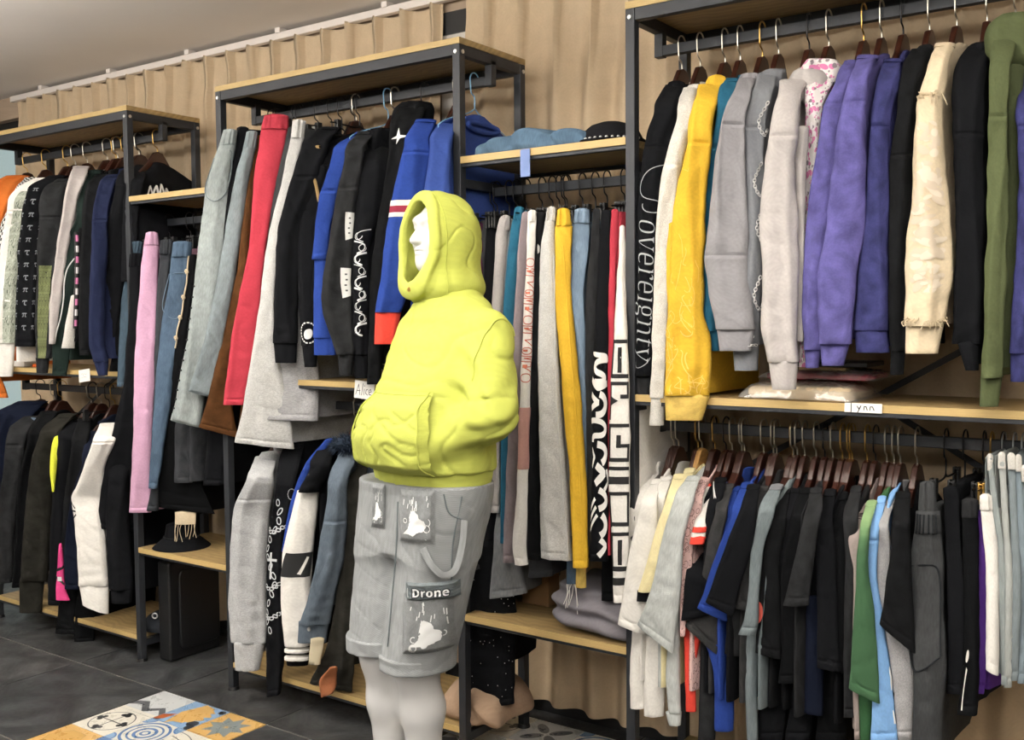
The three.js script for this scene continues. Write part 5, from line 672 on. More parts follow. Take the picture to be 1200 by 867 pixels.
  r = top('coat', 'coat', 'black coat flecked with tiny silver dots behind the legs', K.black, [[535, 566, 590], [600, 552, 590], [700, 545, 604], [780, 540, 604], [824, 538, 602]], { z: -0.06, t: 0.06, th: 0.3, hem: 0.28, hx: -2.2 });
  { const gs = []; for (let i = 0; i < 60; i++) { const p = r.main.surf(Math.PI * rr(0.1, 0.9), r.main.L * rr(0.5, 0.98), 0.001); gs.push(new THREE.SphereGeometry(0.0017, 6, 4).translate(p.x, p.y, p.z)); } part('silver_flecks', merge(gs), M.bolt, r.g, 'tiny silver dots').userData.kind = 'stuff'; }
}
// ================================================================ left rack
const UL = 'clothes on the upper rod nearest the glass door', LL = 'clothes on the lower rod nearest the glass door';
{
  const top = (n, k, l, c, rows, o = {}) => garment({ n, k, l, c, rod: 'U', z: 0.05, rows, group: UL, ...o });
  let r;
  const checker = new THREE.MeshStandardMaterial({ name: 'checkerboard_cloth', map: canvasTex(64, 64, (g) => { g.fillStyle = '#1a1a1c'; g.fillRect(0, 0, 64, 64); g.fillStyle = '#e8e6e2'; g.fillRect(0, 0, 32, 32); g.fillRect(32, 32, 32, 32); }), roughness: 0.9, side: THREE.DoubleSide }); checker.map.wrapS = checker.map.wrapT = THREE.RepeatWrapping; checker.map.repeat.set(34, 34);
  const camo = (a, b, c, d) => { const m = new THREE.MeshStandardMaterial({ name: 'camouflage_cloth', map: canvasTex(256, 256, (g, w, h) => { g.fillStyle = a; g.fillRect(0, 0, w, h); splat(g, w, h, 50, b, 3); splat(g, w, h, 50, c, 13); splat(g, w, h, 30, d, 23); }), roughness: 0.93, side: THREE.DoubleSide }); m.map.wrapS = m.map.wrapT = THREE.RepeatWrapping; m.map.repeat.set(4, 4); return m; };
  top('jacket', 'jacket', 'orange jacket at the far end by the glass door', K.orange, [[206, 8, 34], [215, -8, 28], [235, -14, 20], [270, -16, 6], [420, -24, -2], [466, -22, 9]], { z: 0.02, hem: 1.18 });
  top('shirt', 'shirt', 'black and white checkerboard shirt', checker, [[208, 30, 44], [225, 18, 32], [260, 2, 16], [300, -6, 6], [400, -10, 0]], { z: 0.03, t: 0.035 });
  r = top('hoodie', 'hoodie', 'white hoodie with a grey-green camouflage sleeve panel', K.white, [[209, 42, 62], [219, 22, 50], [237, 9, 34], [275, 3, 29], [340, -3, 23], [402, -5, 19]], { z: 0.08, t: 0.055, cuff: [[401, -4, 18], [441, -4, 15]], seams: [0.22] });
  part('camouflage_panel', patch(r.main, Math.PI * 0.56, -Math.PI * 0.1, 0.11, r.main.L - 0.002, 0.0018, 16), camo('#9aa093', '#5f6a58', '#c9ccc2', '#3f463c'), r.g, 'grey-green camouflage panel');
  r = top('sweatshirt', 'sweatshirt', 'black sweatshirt covered with rows of grey Greek letters', K.black, [[206, 58, 80], [222, 32, 58], [252, 26, 52], [300, 21, 46], [360, 19, 43], [406, 18, 41]], { z: 0.05, t: 0.05 });
  printOn(r, r.main, 0.10, r.main.L - 0.06, printMat(220, 1000, (g, w, h) => { g.clearRect(0, 0, w, h); g.fillStyle = '#7f8488'; g.textAlign = 'center'; g.textBaseline = 'middle'; for (let i = 0; i < 12; i++) for (let j = 0; j < 3; j++) { g.font = 'bold ' + (j === 1 && i % 2 ? 62 : 50) + 'px serif'; g.fillText((i + j) % 2 ? '\u03c0' : '\u03c4', w * (.15 + .33 * j), h * (.04 + i * .083)); } }), 'rows of grey Greek letters');
  r = top('hoodie', 'hoodie', 'charcoal hoodie with a green camouflage seam strip', K.char, [[210, 68, 86], [222, 50, 76], [250, 46, 74], [310, 43, 70], [380, 42, 64], [420, 43, 60]], { z: 0.07, t: 0.05, cuff: [[419, 42, 58], [437, 43, 56]], seams: [0.24] });
  part('camouflage_strip', patch(r.main, Math.PI * 0.72, Math.PI * 0.40, r.main.L * 0.52, r.main.L - 0.002, 0.0018, 10), camo('#5d6440', '#24281c', '#7f8658', '#3a4026'), r.g, 'green camouflage strip');
  top('jacket', 'jacket', 'pale mauve-grey tracksuit jacket with light sleeve', fab(0xb9b2b0), [[195, 86, 105], [212, 80, 99], [240, 74, 90], [300, 65, 79], [360, 58, 71], [403, 57, 65]], { z: 0.09, t: 0.04 });
  r = top('tracksuit_top', 'jacket', 'dark green tracksuit top with white curved piping', fab(0x1f2a27), [[200, 104, 120], [250, 90, 108], [290, 76, 96], [340, 74, 92], [400, 63, 84], [440, 61, 78]], { z: 0.06, t: 0.05 });
  { const pts = [[303, 87], [315, 79], [330, 75.5], [350, 74.5], [372, 71], [390, 66], [402, 64]].map(([y, x]) => atz(x, y, 0.072)); part('piping', tube(pts, 0.003, 40, 6), ink, r.g, 'white piping'); r.sub([[347, 83, 90], [380, 77, 89], [408, 72, 87]], 'cuff_panel', K.offw, 0.075, 0.03, { label: 'silver-white panel' }); }
  r = top('jacket', 'jacket', 'black jacket with a pink and white lettered front edge', K.black3, [[200, 112, 122], [260, 92, 108], [340, 87, 104], [400, 85, 100]], { z: 0.04 });
  { const p = [[272, 89.5], [300, 90], [340, 89.5], [385, 88]].map(([y, x]) => atz(x, y, 0.07)); const m = new THREE.MeshStandardMaterial({ name: 'lettered_edge', map: canvasTex(64, 512, (g, w, h) => { g.fillStyle = '#1b1b1d'; g.fillRect(0, 0, w, h); for (let i = 0; i < 9; i++) { g.fillStyle = i % 2 ? '#e9e6e8' : '#d87fae'; g.fillRect(6, 14 + i * 56, w - 12, 34); } }), roughness: 0.8 }); const tg = tube(p, 0.009, 30, 8); const uvA = tg.attributes.uv; for (let i = 0; i < uvA.count; i++) uvA.setXY(i, uvA.getY(i), uvA.getX(i)); part('lettered_edge', tg, m, r.g, 'pink and white lettered edge'); }
  top('jumper', 'jumper', 'black textured knit jumper beside the navy sweatshirt', K.black2, [[205, 112, 132], [218, 102, 124], [260, 96, 117], [300, 94, 112], [360, 92, 110], [416, 93, 108]], { z: 0.07, t: 0.055, fa: 0.008 });
  top('sweatshirt', 'sweatshirt', 'navy blue sweatshirt with a dropped shoulder seam', K.navy, [[205, 126, 144], [214, 117, 136], [266, 108, 126], [330, 106, 124], [400, 105, 122], [424, 109, 127]], { z: 0.08, t: 0.055, cuff: [[423, 110, 127], [440, 115, 126]], seams: [0.26] });
  top('sweatshirt', 'sweatshirt', 'black sweatshirt between navy sweatshirt and the corner post', K.black, [[200, 142, 158], [220, 135, 155], [280, 123, 149], [340, 119, 145], [400, 115, 137], [417, 116, 133]], { z: 0.02, t: 0.06 });
  r = garment({ n: 'hoodie', k: 'hoodie', l: 'black hoodie with white graffiti print above the connecting shelf', c: K.black, rod: 'U', group: UL, z: 0.0, hx: -3.90, rows: [[196, 150, 172], [215, 146, 168], [260, 144, 162], [330, 142, 158]], hem: 1.5, bt: 0.06, th: 0.5, collar: 0 });
  part('print', patch(r.body, Math.PI * 0.74, Math.PI * 0.5, 0.105, 0.165, 0.004), printMat(200, 160, (g, w, h) => { g.clearRect(0, 0, w, h); g.strokeStyle = '#e8e8e6'; g.lineWidth = 14; g.lineJoin = 'round'; g.beginPath(); for (const [x, y] of [[.05, .9], [.2, .3], [.3, .8], [.42, .25], [.52, .85], [.6, .1], [.72, .8], [.8, .35], [.95, .9]]) g.lineTo(w * x, h * y); g.stroke(); }), r.g, 'white graffiti print');
  const low = (n, k, l, c, rows, o = {}) => garment({ n, k, l, c, rod: 'L', z: 0.05, rows, group: LL, ...o });
  low('jacket', 'jacket', 'blue-black jacket lowest by the glass door', K.navyD, [[470, 22, 56], [485, -6, 40], [520, -14, 20], [600, -18, 8], [690, -18, 4]], { z: 0.02, hem: 0.28 });
  r = low('jacket', 'jacket', 'washed charcoal jacket with a small pale neck label', K.char, [[488, 28, 47], [500, 13, 37], [535, 5, 28], [600, -2, 19], [682, -4, 14]], { z: 0.08, t: 0.06, seams: [0.2] });
  { const q = r.main.surf(Math.PI * 0.3, 0.03, 0.004); part('neck_label', rbx(q.x - 0.02, q.x + 0.02, q.y - 0.02, q.y + 0.01, q.z - 0.001, q.z + 0.001, 0.0008), K.denimSky, r.g, 'pale neck label'); }
  low('sweatshirt', 'sweatshirt', 'black sweatshirt between charcoal jacket and olive-black hoodie', K.black3, [[482, 48, 68], [512, 32, 54], [560, 22, 44], [640, 17, 34], [688, 14, 32]], { z: 0.03 });
  low('hoodie', 'hoodie', 'olive-black hoodie beside the neon yellow edge', fab(0x2b2a26, 'washed'), [[485, 70, 90], [508, 46, 72], [540, 37, 66], [600, 29, 62], [680, 24, 56]], { z: 0.08, t: 0.07, cuff: [[678, 23, 52], [717, 23, 49]], hem: 0.3 });
  low('jacket', 'jacket', 'black jacket with a neon yellow shoulder lining', K.black, [[493, 80, 96], [514, 68, 90], [570, 62, 86], [640, 58, 80], [708, 56, 76]], { z: 0.05, extra: [{ n: 'lining', c: K.neon, rows: [[500, 72, 84], [514, 63, 73], [550, 58.5, 66], [576, 61, 64]], z: [-0.02, 0.05, 0.075, 0.075], t: 0.02, label: 'neon yellow lining' }] });
  r = low('hoodie', 'hoodie', 'black hoodie with a hot pink printed side panel', K.black2, [[490, 92, 108], [520, 84, 104], [580, 76, 98], [660, 72, 92], [742, 65, 92]], { z: 0.04, hem: 0.2 });
  { const s = r.sub([[638, 69, 73], [665, 67, 75], [690, 66, 77], [703, 66, 82]], 'side_panel', K.hotpink, 0.075, 0.02, { label: 'hot pink panel' }); printOn(r, s.l, s.l.L * 0.35, s.l.L * 0.75, printMat(96, 96, (g, w, h) => { g.clearRect(0, 0, w, h); g.strokeStyle = '#17171a'; g.lineWidth = 12; g.beginPath(); g.moveTo(0, h * .3); g.lineTo(w, h * .1); g.moveTo(0, h * .5); g.lineTo(w * .9, h * .9); g.stroke(); g.fillStyle = '#f0eeee'; g.fillRect(w * .3, h * .55, w * .35, h * .2); }), 'black and white print'); }
  low('sweatshirt', 'sweatshirt', 'navy sweatshirt tucked behind the white hoodie', K.navyD, [[505, 104, 118], [540, 96, 110], [580, 84, 100], [640, 76, 96], [690, 76, 94]], { z: 0.06 });
  low('trousers', 'trousers', 'long black trousers trailing lowest beside the white hoodie', K.black3, [[500, 112, 122], [600, 100, 116], [700, 90, 112], [752, 86, 110]], { z: 0.0, hem: 0.1, hang: 'clip', pn: 'leg', collar: 0 });
  r = low('hoodie', 'hoodie', 'white hoodie with black claw marks and torn cuff', K.white, [[496, 118, 142], [515, 109, 136], [540, 101, 125], [570, 90, 122], [585, 84, 122], [605, 87, 121], [640, 90, 125], [686, 92, 127]], { z: 0.11, t: 0.07, cuff: [[685, 93, 128], [708, 97, 719, 127]], seams: [0.2], fa: 0.008 });
  printOn(r, r.main, r.main.L * 0.56, r.main.L * 0.68, printMat(128, 128, (g, w, h) => { g.clearRect(0, 0, w, h); g.strokeStyle = '#141416'; g.lineWidth = 9; for (const [a, b, c, d] of [[.02, .1, .5, .4], [.05, .5, .5, .52], [.05, .85, .5, .65]]) { g.beginPath(); g.moveTo(w * a, h * b); g.lineTo(w * c, h * d); g.stroke(); } }), 'black claw marks', Math.PI * 0.93, Math.PI * 0.55);
  low('sweatshirt', 'sweatshirt', 'black sweatshirt right after the white hoodie', K.black, [[510, 140, 156], [560, 128, 150], [620, 124, 152], [690, 128, 157]], { z: 0.05, t: 0.07, cuff: [[689, 130, 156], [706, 131, 154]], hem: 0.28 });
}
// ---------------------------------------------------------------- implicit surfaces (mannequin, its clothes, folded cloth)
function nets(f, mn, mx, st) {
  const nx = Math.ceil((mx[0] - mn[0]) / st) + 1, ny = Math.ceil((mx[1] - mn[1]) / st) + 1, nzz = Math.ceil((mx[2] - mn[2]) / st) + 1;
  const val = new Float32Array(nx * ny * nzz), id = new Int32Array(nx * ny * nzz).fill(-1), I = (i, j, k) => (k * ny + j) * nx + i;
  for (let k = 0; k < nzz; k++) for (let j = 0; j < ny; j++) for (let i = 0; i < nx; i++) val[I(i, j, k)] = f(mn[0] + i * st, mn[1] + j * st, mn[2] + k * st);
  const pos = [], idx = [];
  const C = [[0, 0, 0], [1, 0, 0], [0, 1, 0], [1, 1, 0], [0, 0, 1], [1, 0, 1], [0, 1, 1], [1, 1, 1]], E = [[0, 1], [2, 3], [4, 5], [6, 7], [0, 2], [1, 3], [4, 6], [5, 7], [0, 4], [1, 5], [2, 6], [3, 7]];
  for (let k = 0; k < nzz - 1; k++) for (let j = 0; j < ny - 1; j++) for (let i = 0; i < nx - 1; i++) {
    let x = 0, y = 0, z = 0, n = 0; const v = C.map((c) => val[I(i + c[0], j + c[1], k + c[2])]);
    for (const [a, b] of E) if ((v[a] < 0) !== (v[b] < 0)) { const t = v[a] / (v[a] - v[b]); x += C[a][0] + t * (C[b][0] - C[a][0]); y += C[a][1] + t * (C[b][1] - C[a][1]); z += C[a][2] + t * (C[b][2] - C[a][2]); n++; }
    if (n) { id[I(i, j, k)] = pos.length / 3; pos.push(mn[0] + (i + x / n) * st, mn[1] + (j + y / n) * st, mn[2] + (k + z / n) * st); }
  }
  const quad = (a, b, c, d, flip) => { if (a < 0 || b < 0 || c < 0 || d < 0) return; flip ? idx.push(a, c, b, b, c, d) : idx.push(a, b, c, b, d, c); };
  for (let k = 1; k < nzz - 1; k++) for (let j = 1; j < ny - 1; j++) for (let i = 1; i < nx - 1; i++) {
    const v0 = val[I(i, j, k)] < 0;
    if (v0 !== (val[I(i + 1, j, k)] < 0)) quad(id[I(i, j - 1, k - 1)], id[I(i, j, k - 1)], id[I(i, j - 1, k)], id[I(i, j, k)], !v0);
    if (v0 !== (val[I(i, j + 1, k)] < 0)) quad(id[I(i - 1, j, k - 1)], id[I(i, j, k - 1)], id[I(i - 1, j, k)], id[I(i, j, k)], v0);
    if (v0 !== (val[I(i, j, k + 1)] < 0)) quad(id[I(i - 1, j - 1, k)], id[I(i, j - 1, k)], id[I(i - 1, j, k)], id[I(i, j, k)], !v0);
  }
  const nor = [], uv = [], e = st * 0.6;
  for (let q = 0; q < pos.length; q += 3) { const [x, y, z] = [pos[q], pos[q + 1], pos[q + 2]]; const g = V(f(x + e, y, z) - f(x - e, y, z), f(x, y + e, z) - f(x, y - e, z), f(x, y, z + e) - f(x, y, z - e)).normalize(); nor.push(g.x, g.y, g.z); uv.push(x + z * 0.8, y); }
  const g = new THREE.BufferGeometry(); g.setAttribute('position', new THREE.Float32BufferAttribute(pos, 3)); g.setAttribute('normal', new THREE.Float32BufferAttribute(nor, 3)); g.setAttribute('uv', new THREE.Float32BufferAttribute(uv, 2)); g.setIndex(idx); return g;
}
const smin = (a, b, k) => { const h = Math.max(k - Math.abs(a - b), 0) / k; return Math.min(a, b) - h * h * k / 4; };
const smax = (a, b, k) => -smin(-a, -b, k);
const ell = (x, y, z, a, b, c) => { const k0 = Math.hypot(x / a, y / b, z / c), k1 = Math.hypot(x / a / a, y / b / b, z / c / c); return k1 < 1e-9 ? -Math.min(a, b, c) : k0 * (k0 - 1) / k1; };
function cone(x, y, z, A, B, ra, rb) { const bx_ = B[0] - A[0], by = B[1] - A[1], bz = B[2] - A[2], px = x - A[0], py = y - A[1], pz = z - A[2]; const t = clamp((px * bx_ + py * by + pz * bz) / (bx_ * bx_ + by * by + bz * bz), 0, 1); return Math.hypot(px - bx_ * t, py - by * t, pz - bz * t) - (ra + (rb - ra) * t); }
function lut(tab, y, c) { const n = tab.length; if (y <= tab[0][0]) return tab[0][c]; for (let i = 1; i < n; i++) if (y <= tab[i][0]) { const t = (y - tab[i - 1][0]) / (tab[i][0] - tab[i - 1][0]), u = t * t * (3 - 2 * t) * 0.5 + t * 0.5; return tab[i - 1][c] + (tab[i][c] - tab[i - 1][c]) * u; } return tab[n - 1][c]; }
// a sheet draped onto an implicit surface: points O + U*i + Vv*j are moved along D until they meet f = 0
function drape(f, O, U, Vv, D, nu, nv, off, shape) {
  const pos = [], uv = [], idx = []; D = D.clone().normalize();
  for (let j = 0; j <= nv; j++) for (let i = 0; i <= nu; i++) {
    let [a, b] = [i / nu, j / nv]; const q = shape ? shape(a, b) : [a, b, 0]; const p = O.clone().addScaledVector(U, q[0]).addScaledVector(Vv, q[1]);
    let t = 0; for (let s = 0; s < 60; s++) { const d = f(p.x + D.x * t, p.y + D.y * t, p.z + D.z * t) - (q[2] || 0) - off; t += d * 0.8; if (Math.abs(d) < 2e-4) break; if (t > 0.6) break; }
    pos.push(p.x + D.x * t, p.y + D.y * t, p.z + D.z * t); uv.push(a, 1 - b);
  }
  for (let j = 0; j < nv; j++) for (let i = 0; i < nu; i++) { const a = j * (nu + 1) + i, b = a + 1, c = a + nu + 1, d = c + 1; idx.push(a, c, b, b, c, d); }
  const g = new THREE.BufferGeometry(); g.setAttribute('position', new THREE.Float32BufferAttribute(pos, 3)); g.setAttribute('uv', new THREE.Float32BufferAttribute(uv, 2)); g.setIndex(idx); g.computeVertexNormals(); return g;
}
function hitOn(f, p, D, off = 0.002) { let t = 0; for (let s = 0; s < 80; s++) { const d = f(p.x + D.x * t, p.y + D.y * t, p.z + D.z * t) - off; t += d * 0.8; if (Math.abs(d) < 2e-4) break; } return p.clone().addScaledVector(D, t); }

// ---------------------------------------------------------------- the mannequin (local axes: x to its left, z to its front)
const MP = V(-1.86, 0, 0.40);
const local = (g) => g;                                     // local geometry; parts sit under a group placed at MP
function lp(name, geo, mat, parent, label) { const m = shade(new THREE.Mesh(geo, mat)); m.name = name; if (label) m.userData.label = label; parent.add(m); return m; }
const HY = -0.30, hs = Math.sin(HY), hcn = Math.cos(HY);    // head turn
const HC = [-hs * -0.075 * 1, 0, -hcn * 0.075];            // head centre behind the body axis
const toHead = (x, z) => { const dx = x - HC[0], dz = z - HC[2]; return [dx * hcn - dz * hs, dx * hs + dz * hcn]; }; // head frame: z forward
{
  const g = thing('mannequin', 'glossy white mannequin wearing a neon hoodie and denim shorts', 'mannequin', MP.clone());
  const fBody = (x, y, z) => {
    let d = 1;
    for (const [s, hx] of [[1, 0.0], [-1, -0.125]]) {
      const kx = hx, ax = hx + s * 0.004;
      d = Math.min(d, cone(x, y, z, [s * 0.085 - 0.03, 0.92, 0.03], [kx, 0.52, 0.085], 0.088, 0.06));
      d = smin(d, cone(x, y, z, [kx, 0.52, 0.085], [kx, 0.38, 0.06], 0.058, 0.062), 0.04);
      d = smin(d, cone(x, y, z, [kx, 0.38, 0.06], [ax, 0.10, 0.05], 0.060, 0.036), 0.03);
      d = smin(d, cone(x, y, z, [ax, 0.075, 0.045], [ax + s * 0.012, 0.045, 0.17], 0.038, 0.028), 0.05);
      d = smin(d, ell(x - ax, y - 0.05, z - 0.03, 0.038, 0.032, 0.05), 0.03);
    }
    d = smin(d, ell(x + 0.015, y - 1.0, z - 0.005, 0.14, 0.15, 0.095), 0.06);
    d = smin(d, ell(x, y - 1.27, z + 0.045, 0.13, 0.2, 0.075), 0.06);
    d = smin(d, cone(x, y, z, [0, 1.42, -0.06], [HC[0], 1.63, HC[2]], 0.055, 0.05), 0.05);
    return Math.max(d, 0.012 - y);
  };
  const fHead = (x, y, z) => {
    const [hx, hz0] = toHead(x, z), hz = hz0 + 0.012, hy = y - 1.722;
    let d = ell(hx, hy - 0.02, hz + 0.01, 0.072, 0.088, 0.088);
    d = smin(d, ell(hx, hy + 0.045, hz - 0.035, 0.052, 0.062, 0.056), 0.04);                     // jaw
    d = smin(d, ell(hx, hy + 0.085, hz - 0.07, 0.020, 0.018, 0.018), 0.03);                      // chin
    d = smin(d, cone(hx, hy, hz, [0, 0.02, 0.078], [0, -0.018, 0.103], 0.009, 0.012), 0.016);    // nose
    for (const s of [-1, 1]) { d = smin(d, ell(hx - s * 0.010, hy + 0.020, hz - 0.092, 0.008, 0.007, 0.009), 0.008); d = smax(d, -ell(hx - s * 0.030, hy - 0.022, hz - 0.092, 0.019, 0.010, 0.016), 0.018); d = smin(d, ell(hx - s * 0.029, hy - 0.020, hz - 0.066, 0.014, 0.009, 0.012), 0.006); d = smin(d, ell(hx - s * 0.040, hy + 0.018, hz - 0.05, 0.022, 0.02, 0.022), 0.03); }
    d = smin(d, ell(hx, hy - 0.042, hz - 0.074, 0.045, 0.012, 0.014), 0.024);                     // brow
    d = smin(d, ell(hx, hy + 0.043, hz - 0.086, 0.021, 0.0055, 0.010), 0.006);                    // lips
    d = smin(d, ell(hx, hy + 0.055, hz - 0.084, 0.018, 0.006, 0.010), 0.005);
    d = smax(d, -ell(hx, hy + 0.0485, hz - 0.098, 0.022, 0.0016, 0.008), 0.004);
    return smin(d, cone(x, y, z, [HC[0], 1.63, HC[2]], [HC[0], 1.70, HC[2]], 0.05, 0.05), 0.03);
  };
  lp('body', merge([nets(fBody, [-0.28, 0.0, -0.16], [0.24, 1.62, 0.25], 0.011), nets(fHead, [-0.13, 1.60, -0.22], [0.16, 1.86, 0.09], 0.0035)]), M.manne, g);
  lp('base_plate', new THREE.CylinderGeometry(0.19, 0.195, 0.012, 48).translate(-0.05, 0.006, 0.08), M.hookSteel, g);
}
// ---- neon hoodie
const neonMat = new THREE.MeshPhysicalMaterial({ name: 'neon_fleece', color: 0xb3ba54, map: tr('plain', 3), bumpMap: tr('knitBump', 8), bumpScale: 0.0005, roughness: 0.92, side: THREE.DoubleSide });
{
  const g = thing('hoodie', 'neon yellow-green hoodie worn by the mannequin with hands in pocket', 'hoodie', MP.clone());
  const TB = [[0.985, 0.188, 0.134, 0.0], [1.05, 0.194, 0.140, 0.0], [1.068, 0.208, 0.156, 0.004], [1.16, 0.204, 0.164, 0.008], [1.28, 0.193, 0.152, -0.018], [1.40, 0.188, 0.128, -0.055], [1.475, 0.17, 0.112, -0.072], [1.52, 0.13, 0.1, -0.076], [1.55, 0.095, 0.09, -0.078], [1.58, 0.07, 0.07, -0.078]];
  const ridge = (v, k) => Math.pow(Math.max(0, 1 - Math.abs(v) * k), 2);
  const wr = (x, y, z) => {
    const low = sm(1.30, 1.08, y);
    let d = 0.005 * nz(x * 7 + 2, y * 4.5 + x * 5, z * 7) + 0.0016 * nz(x * 17, y * 13 + x * 9, z * 17 + 4);
    d += 0.0035 * low * nz(x * 20 + y * 4, y * 5, z * 16 + 9);                         // gathers above the hem
    d -= 0.0042 * ridge(nz(x * 5 + y * 7 + 5, y * 6 - x * 4, z * 5 + 1), 6);
    const sx = Math.abs(x); d += 0.0045 * sm(0.10, 0.19, sx) * sm(1.46, 1.36, y) * sm(1.16, 1.26, y) * Math.sin((sx * 0.9 + y * 0.75) * 95 + 2 * nz(x * 6, y * 6, z * 6));   // drag folds at the armholes
    d += 0.004 * sm(0.05, 0.1, z) * sm(1.40, 1.30, y) * Math.max(0, nz(x * 4 + 9, y * 15 + x * 7, 3));           // drag lines
    return d;
  };
  const fP = (x, y, z) => { const a = lut(TB, y, 1), b = lut(TB, y, 2), zo = lut(TB, y, 3); return (Math.hypot(x / a, (z - zo) / b) - 1) * Math.min(a, b) * 0.95; };   // trunk alone, under the pocket
  const fT = (x, y, z) => {
    const yy = clamp(y, 0.985, 1.58), a = lut(TB, yy, 1), b = lut(TB, yy, 2), zo = lut(TB, yy, 3);
    let d = (Math.hypot(x / a, (z - zo) / b) - 1) * Math.min(a, b) * 0.95; d = Math.max(d, 1.062 - y, y - 1.58);
    const AR = [[1, [0.155, 1.438, -0.07], [0.238, 1.225, 0.0], [0.115, 1.125, 0.128]], [-1, [-0.148, 1.438, -0.078], [-0.228, 1.188, -0.03], [-0.115, 1.125, 0.128]]];
    for (const [s, S, E, Hd] of AR) {
      let e = cone(x, y, z, S, E, s > 0 ? 0.072 : 0.064, s > 0 ? 0.068 : 0.056); 
      const fo = cone(x, y, z, E, Hd, s > 0 ? 0.064 : 0.056, 0.036);
      const de = Math.hypot(x - E[0], y - E[1], z - E[2]); e = smin(e, fo, 0.035);
      e += 0.007 * Math.exp(-de * de / 0.008) * Math.sin((y - E[1]) * 95 + (z - E[2]) * 60 + x * 30);  // elbow folds
      d = smin(d, e, 0.028);
    }
    return d - wr(x, y, z);
  };
  const TW = -0.16;                                         // the trunk is turned a little further than the legs
  lp('body_and_sleeves', nets(fT, [-0.36, 1.03, -0.26], [0.36, 1.62, 0.27], 0.0065).rotateY(TW), neonMat, g);
  // ribbed hem
  { const rs = []; for (let i = 0; i <= 4; i++) { const y = 1.078 - i * 0.0235; rs.push({ c: V(0, y, 0.002), h: V(lut(TB, Math.min(y, 1.05), 1) + 0.006 - 0.003 * i, 0, 0), n: V(0, 0, 1), t: 2 * (lut(TB, Math.min(y, 1.05), 2) + 0.006 - 0.003 * i) }); }
    lp('hem_rib', loft(rs, { fa: 0.004, ff: 30, e: 1, nu: 120, dv: 0.008, crease: 0.0015, cap: 0 }).geo.rotateY(TW), neonMat, g); }
  // kangaroo pocket
  const PO = V(-0.138, 1.285, 0.5), PU = V(0.292, 0, 0), PV = V(0, -0.222, 0);
  const pocketShape = (a, b) => { const w = 0.40 + 0.10 * sm(0.0, 0.55, b); const tb = sm(0, 0.22, b) * sm(0, 0.12, 1 - b), sd = sm(0, 0.04, Math.min(a, 1 - a)); return [0.5 + (a - 0.5) * 2 * w, b, tb * (0.018 + 0.016 * sd) + 0.004 * nz(a * 5, b * 4, 3) * tb - 0.005 * tb * Math.pow(Math.max(0, 1 - Math.abs(nz(a * 3 + b * 3, b * 4 - a * 3, 8)) * 5), 2)]; };
  const pocket = lp('pocket', drape(fP, PO, PU, PV, V(0, 0, -1), 56, 44, 0.006, pocketShape).rotateY(TW), neonMat, g);
  for (const sgn of [0, 1]) { const pts = []; for (let i = 0; i <= 14; i++) { const b = i / 14, w = 0.40 + 0.10 * sm(0, 0.55, b), a = 0.5 + (sgn ? 1 : -1) * w * 0.92; const tb = sm(0, 0.22, b) * sm(0, 0.12, 1 - b); pts.push(hitOn(fP, V(PO.x + PU.x * a, PO.y + PV.y * b, 0.5), V(0, 0, -1), 0.0075 + tb * 0.034)); } lp('pocket_seam', tube(pts, 0.0022, 40, 6).rotateY(TW), neonMat, pocket); }
  { const pts = []; for (let i = 0; i <= 16; i++) { const a = 0.1 + 0.8 * i / 16; pts.push(hitOn(fP, V(PO.x + PU.x * (0.5 + (a - 0.5) * 0.98), PO.y - 0.008, 0.5), V(0, 0, -1), 0.0085)); } lp('pocket_seam', tube(pts, 0.0022, 40, 6).rotateY(TW), neonMat, pocket); }
  // dropped shoulder seams
  for (const s of [1, -1]) { const pts = []; for (let i = 0; i <= 18; i++) { const a = -0.5 + 2.9 * i / 18; const dir = V(s * -0.25, Math.sin(a), Math.cos(a)); const O = V(s * 0.192, 1.36, -0.04); const p0 = O.clone().addScaledVector(V(s * 0.05, Math.sin(a) * 0.3, Math.cos(a) * 0.3), 1); pts.push(hitOn(fT, p0, O.clone().sub(p0).normalize(), 0.0006)); } lp('shoulder_seam', tube(pts, 0.0026, 60, 6).rotateY(TW), neonMat, g); }
  // hood
  const fHood = (x, y, z) => {
    const [hx, hz0] = toHead(x, z), hz = hz0 + 0.004, hy = y - 1.695; 
    const w = 0.005 * nz(hx * 11, hy * 9, hz * 11) + 0.002 * nz(hx * 22, hy * 8 + hz * 14, hz * 20) - 0.003 * ridge(nz(hz * 8 + hy * 6, hy * 9 - hz * 4, hx * 6), 5);
    const taper = 1 - 0.10 * sm(-0.02, -0.15, hy);
    let o = ell(hx / taper, hy, (hz - 0.02), 0.104, 0.150 + 0.02 * sm(0.0, -0.1, hz), 0.145) - w;
    o = smin(o, ell(hx, hy + 0.125, hz + 0.01, 0.118, 0.065, 0.118) - w, 0.06);
    const cutp = hz - (0.09 + 0.03 * sm(-0.02, -0.14, hy) - 0.015 * sm(0.05, 0.14, hy));
    const shell = Math.abs(o + 0.008) - 0.0075;
    let d = smax(shell, cutp, 0.006);
    // rolled rim around the opening
    const rim = Math.hypot(o + 0.006, cutp + 0.012) - 0.0125; d = smin(d, rim, 0.006);
    d = Math.max(d, 1.515 - y + 0.1 * Math.max(0, -hz - 0.05));
    return d;
  };
  const hood = lp('hood', nets(fHood, [-0.17, 1.515, -0.26], [0.19, 1.87, 0.12], 0.0052), neonMat, g);
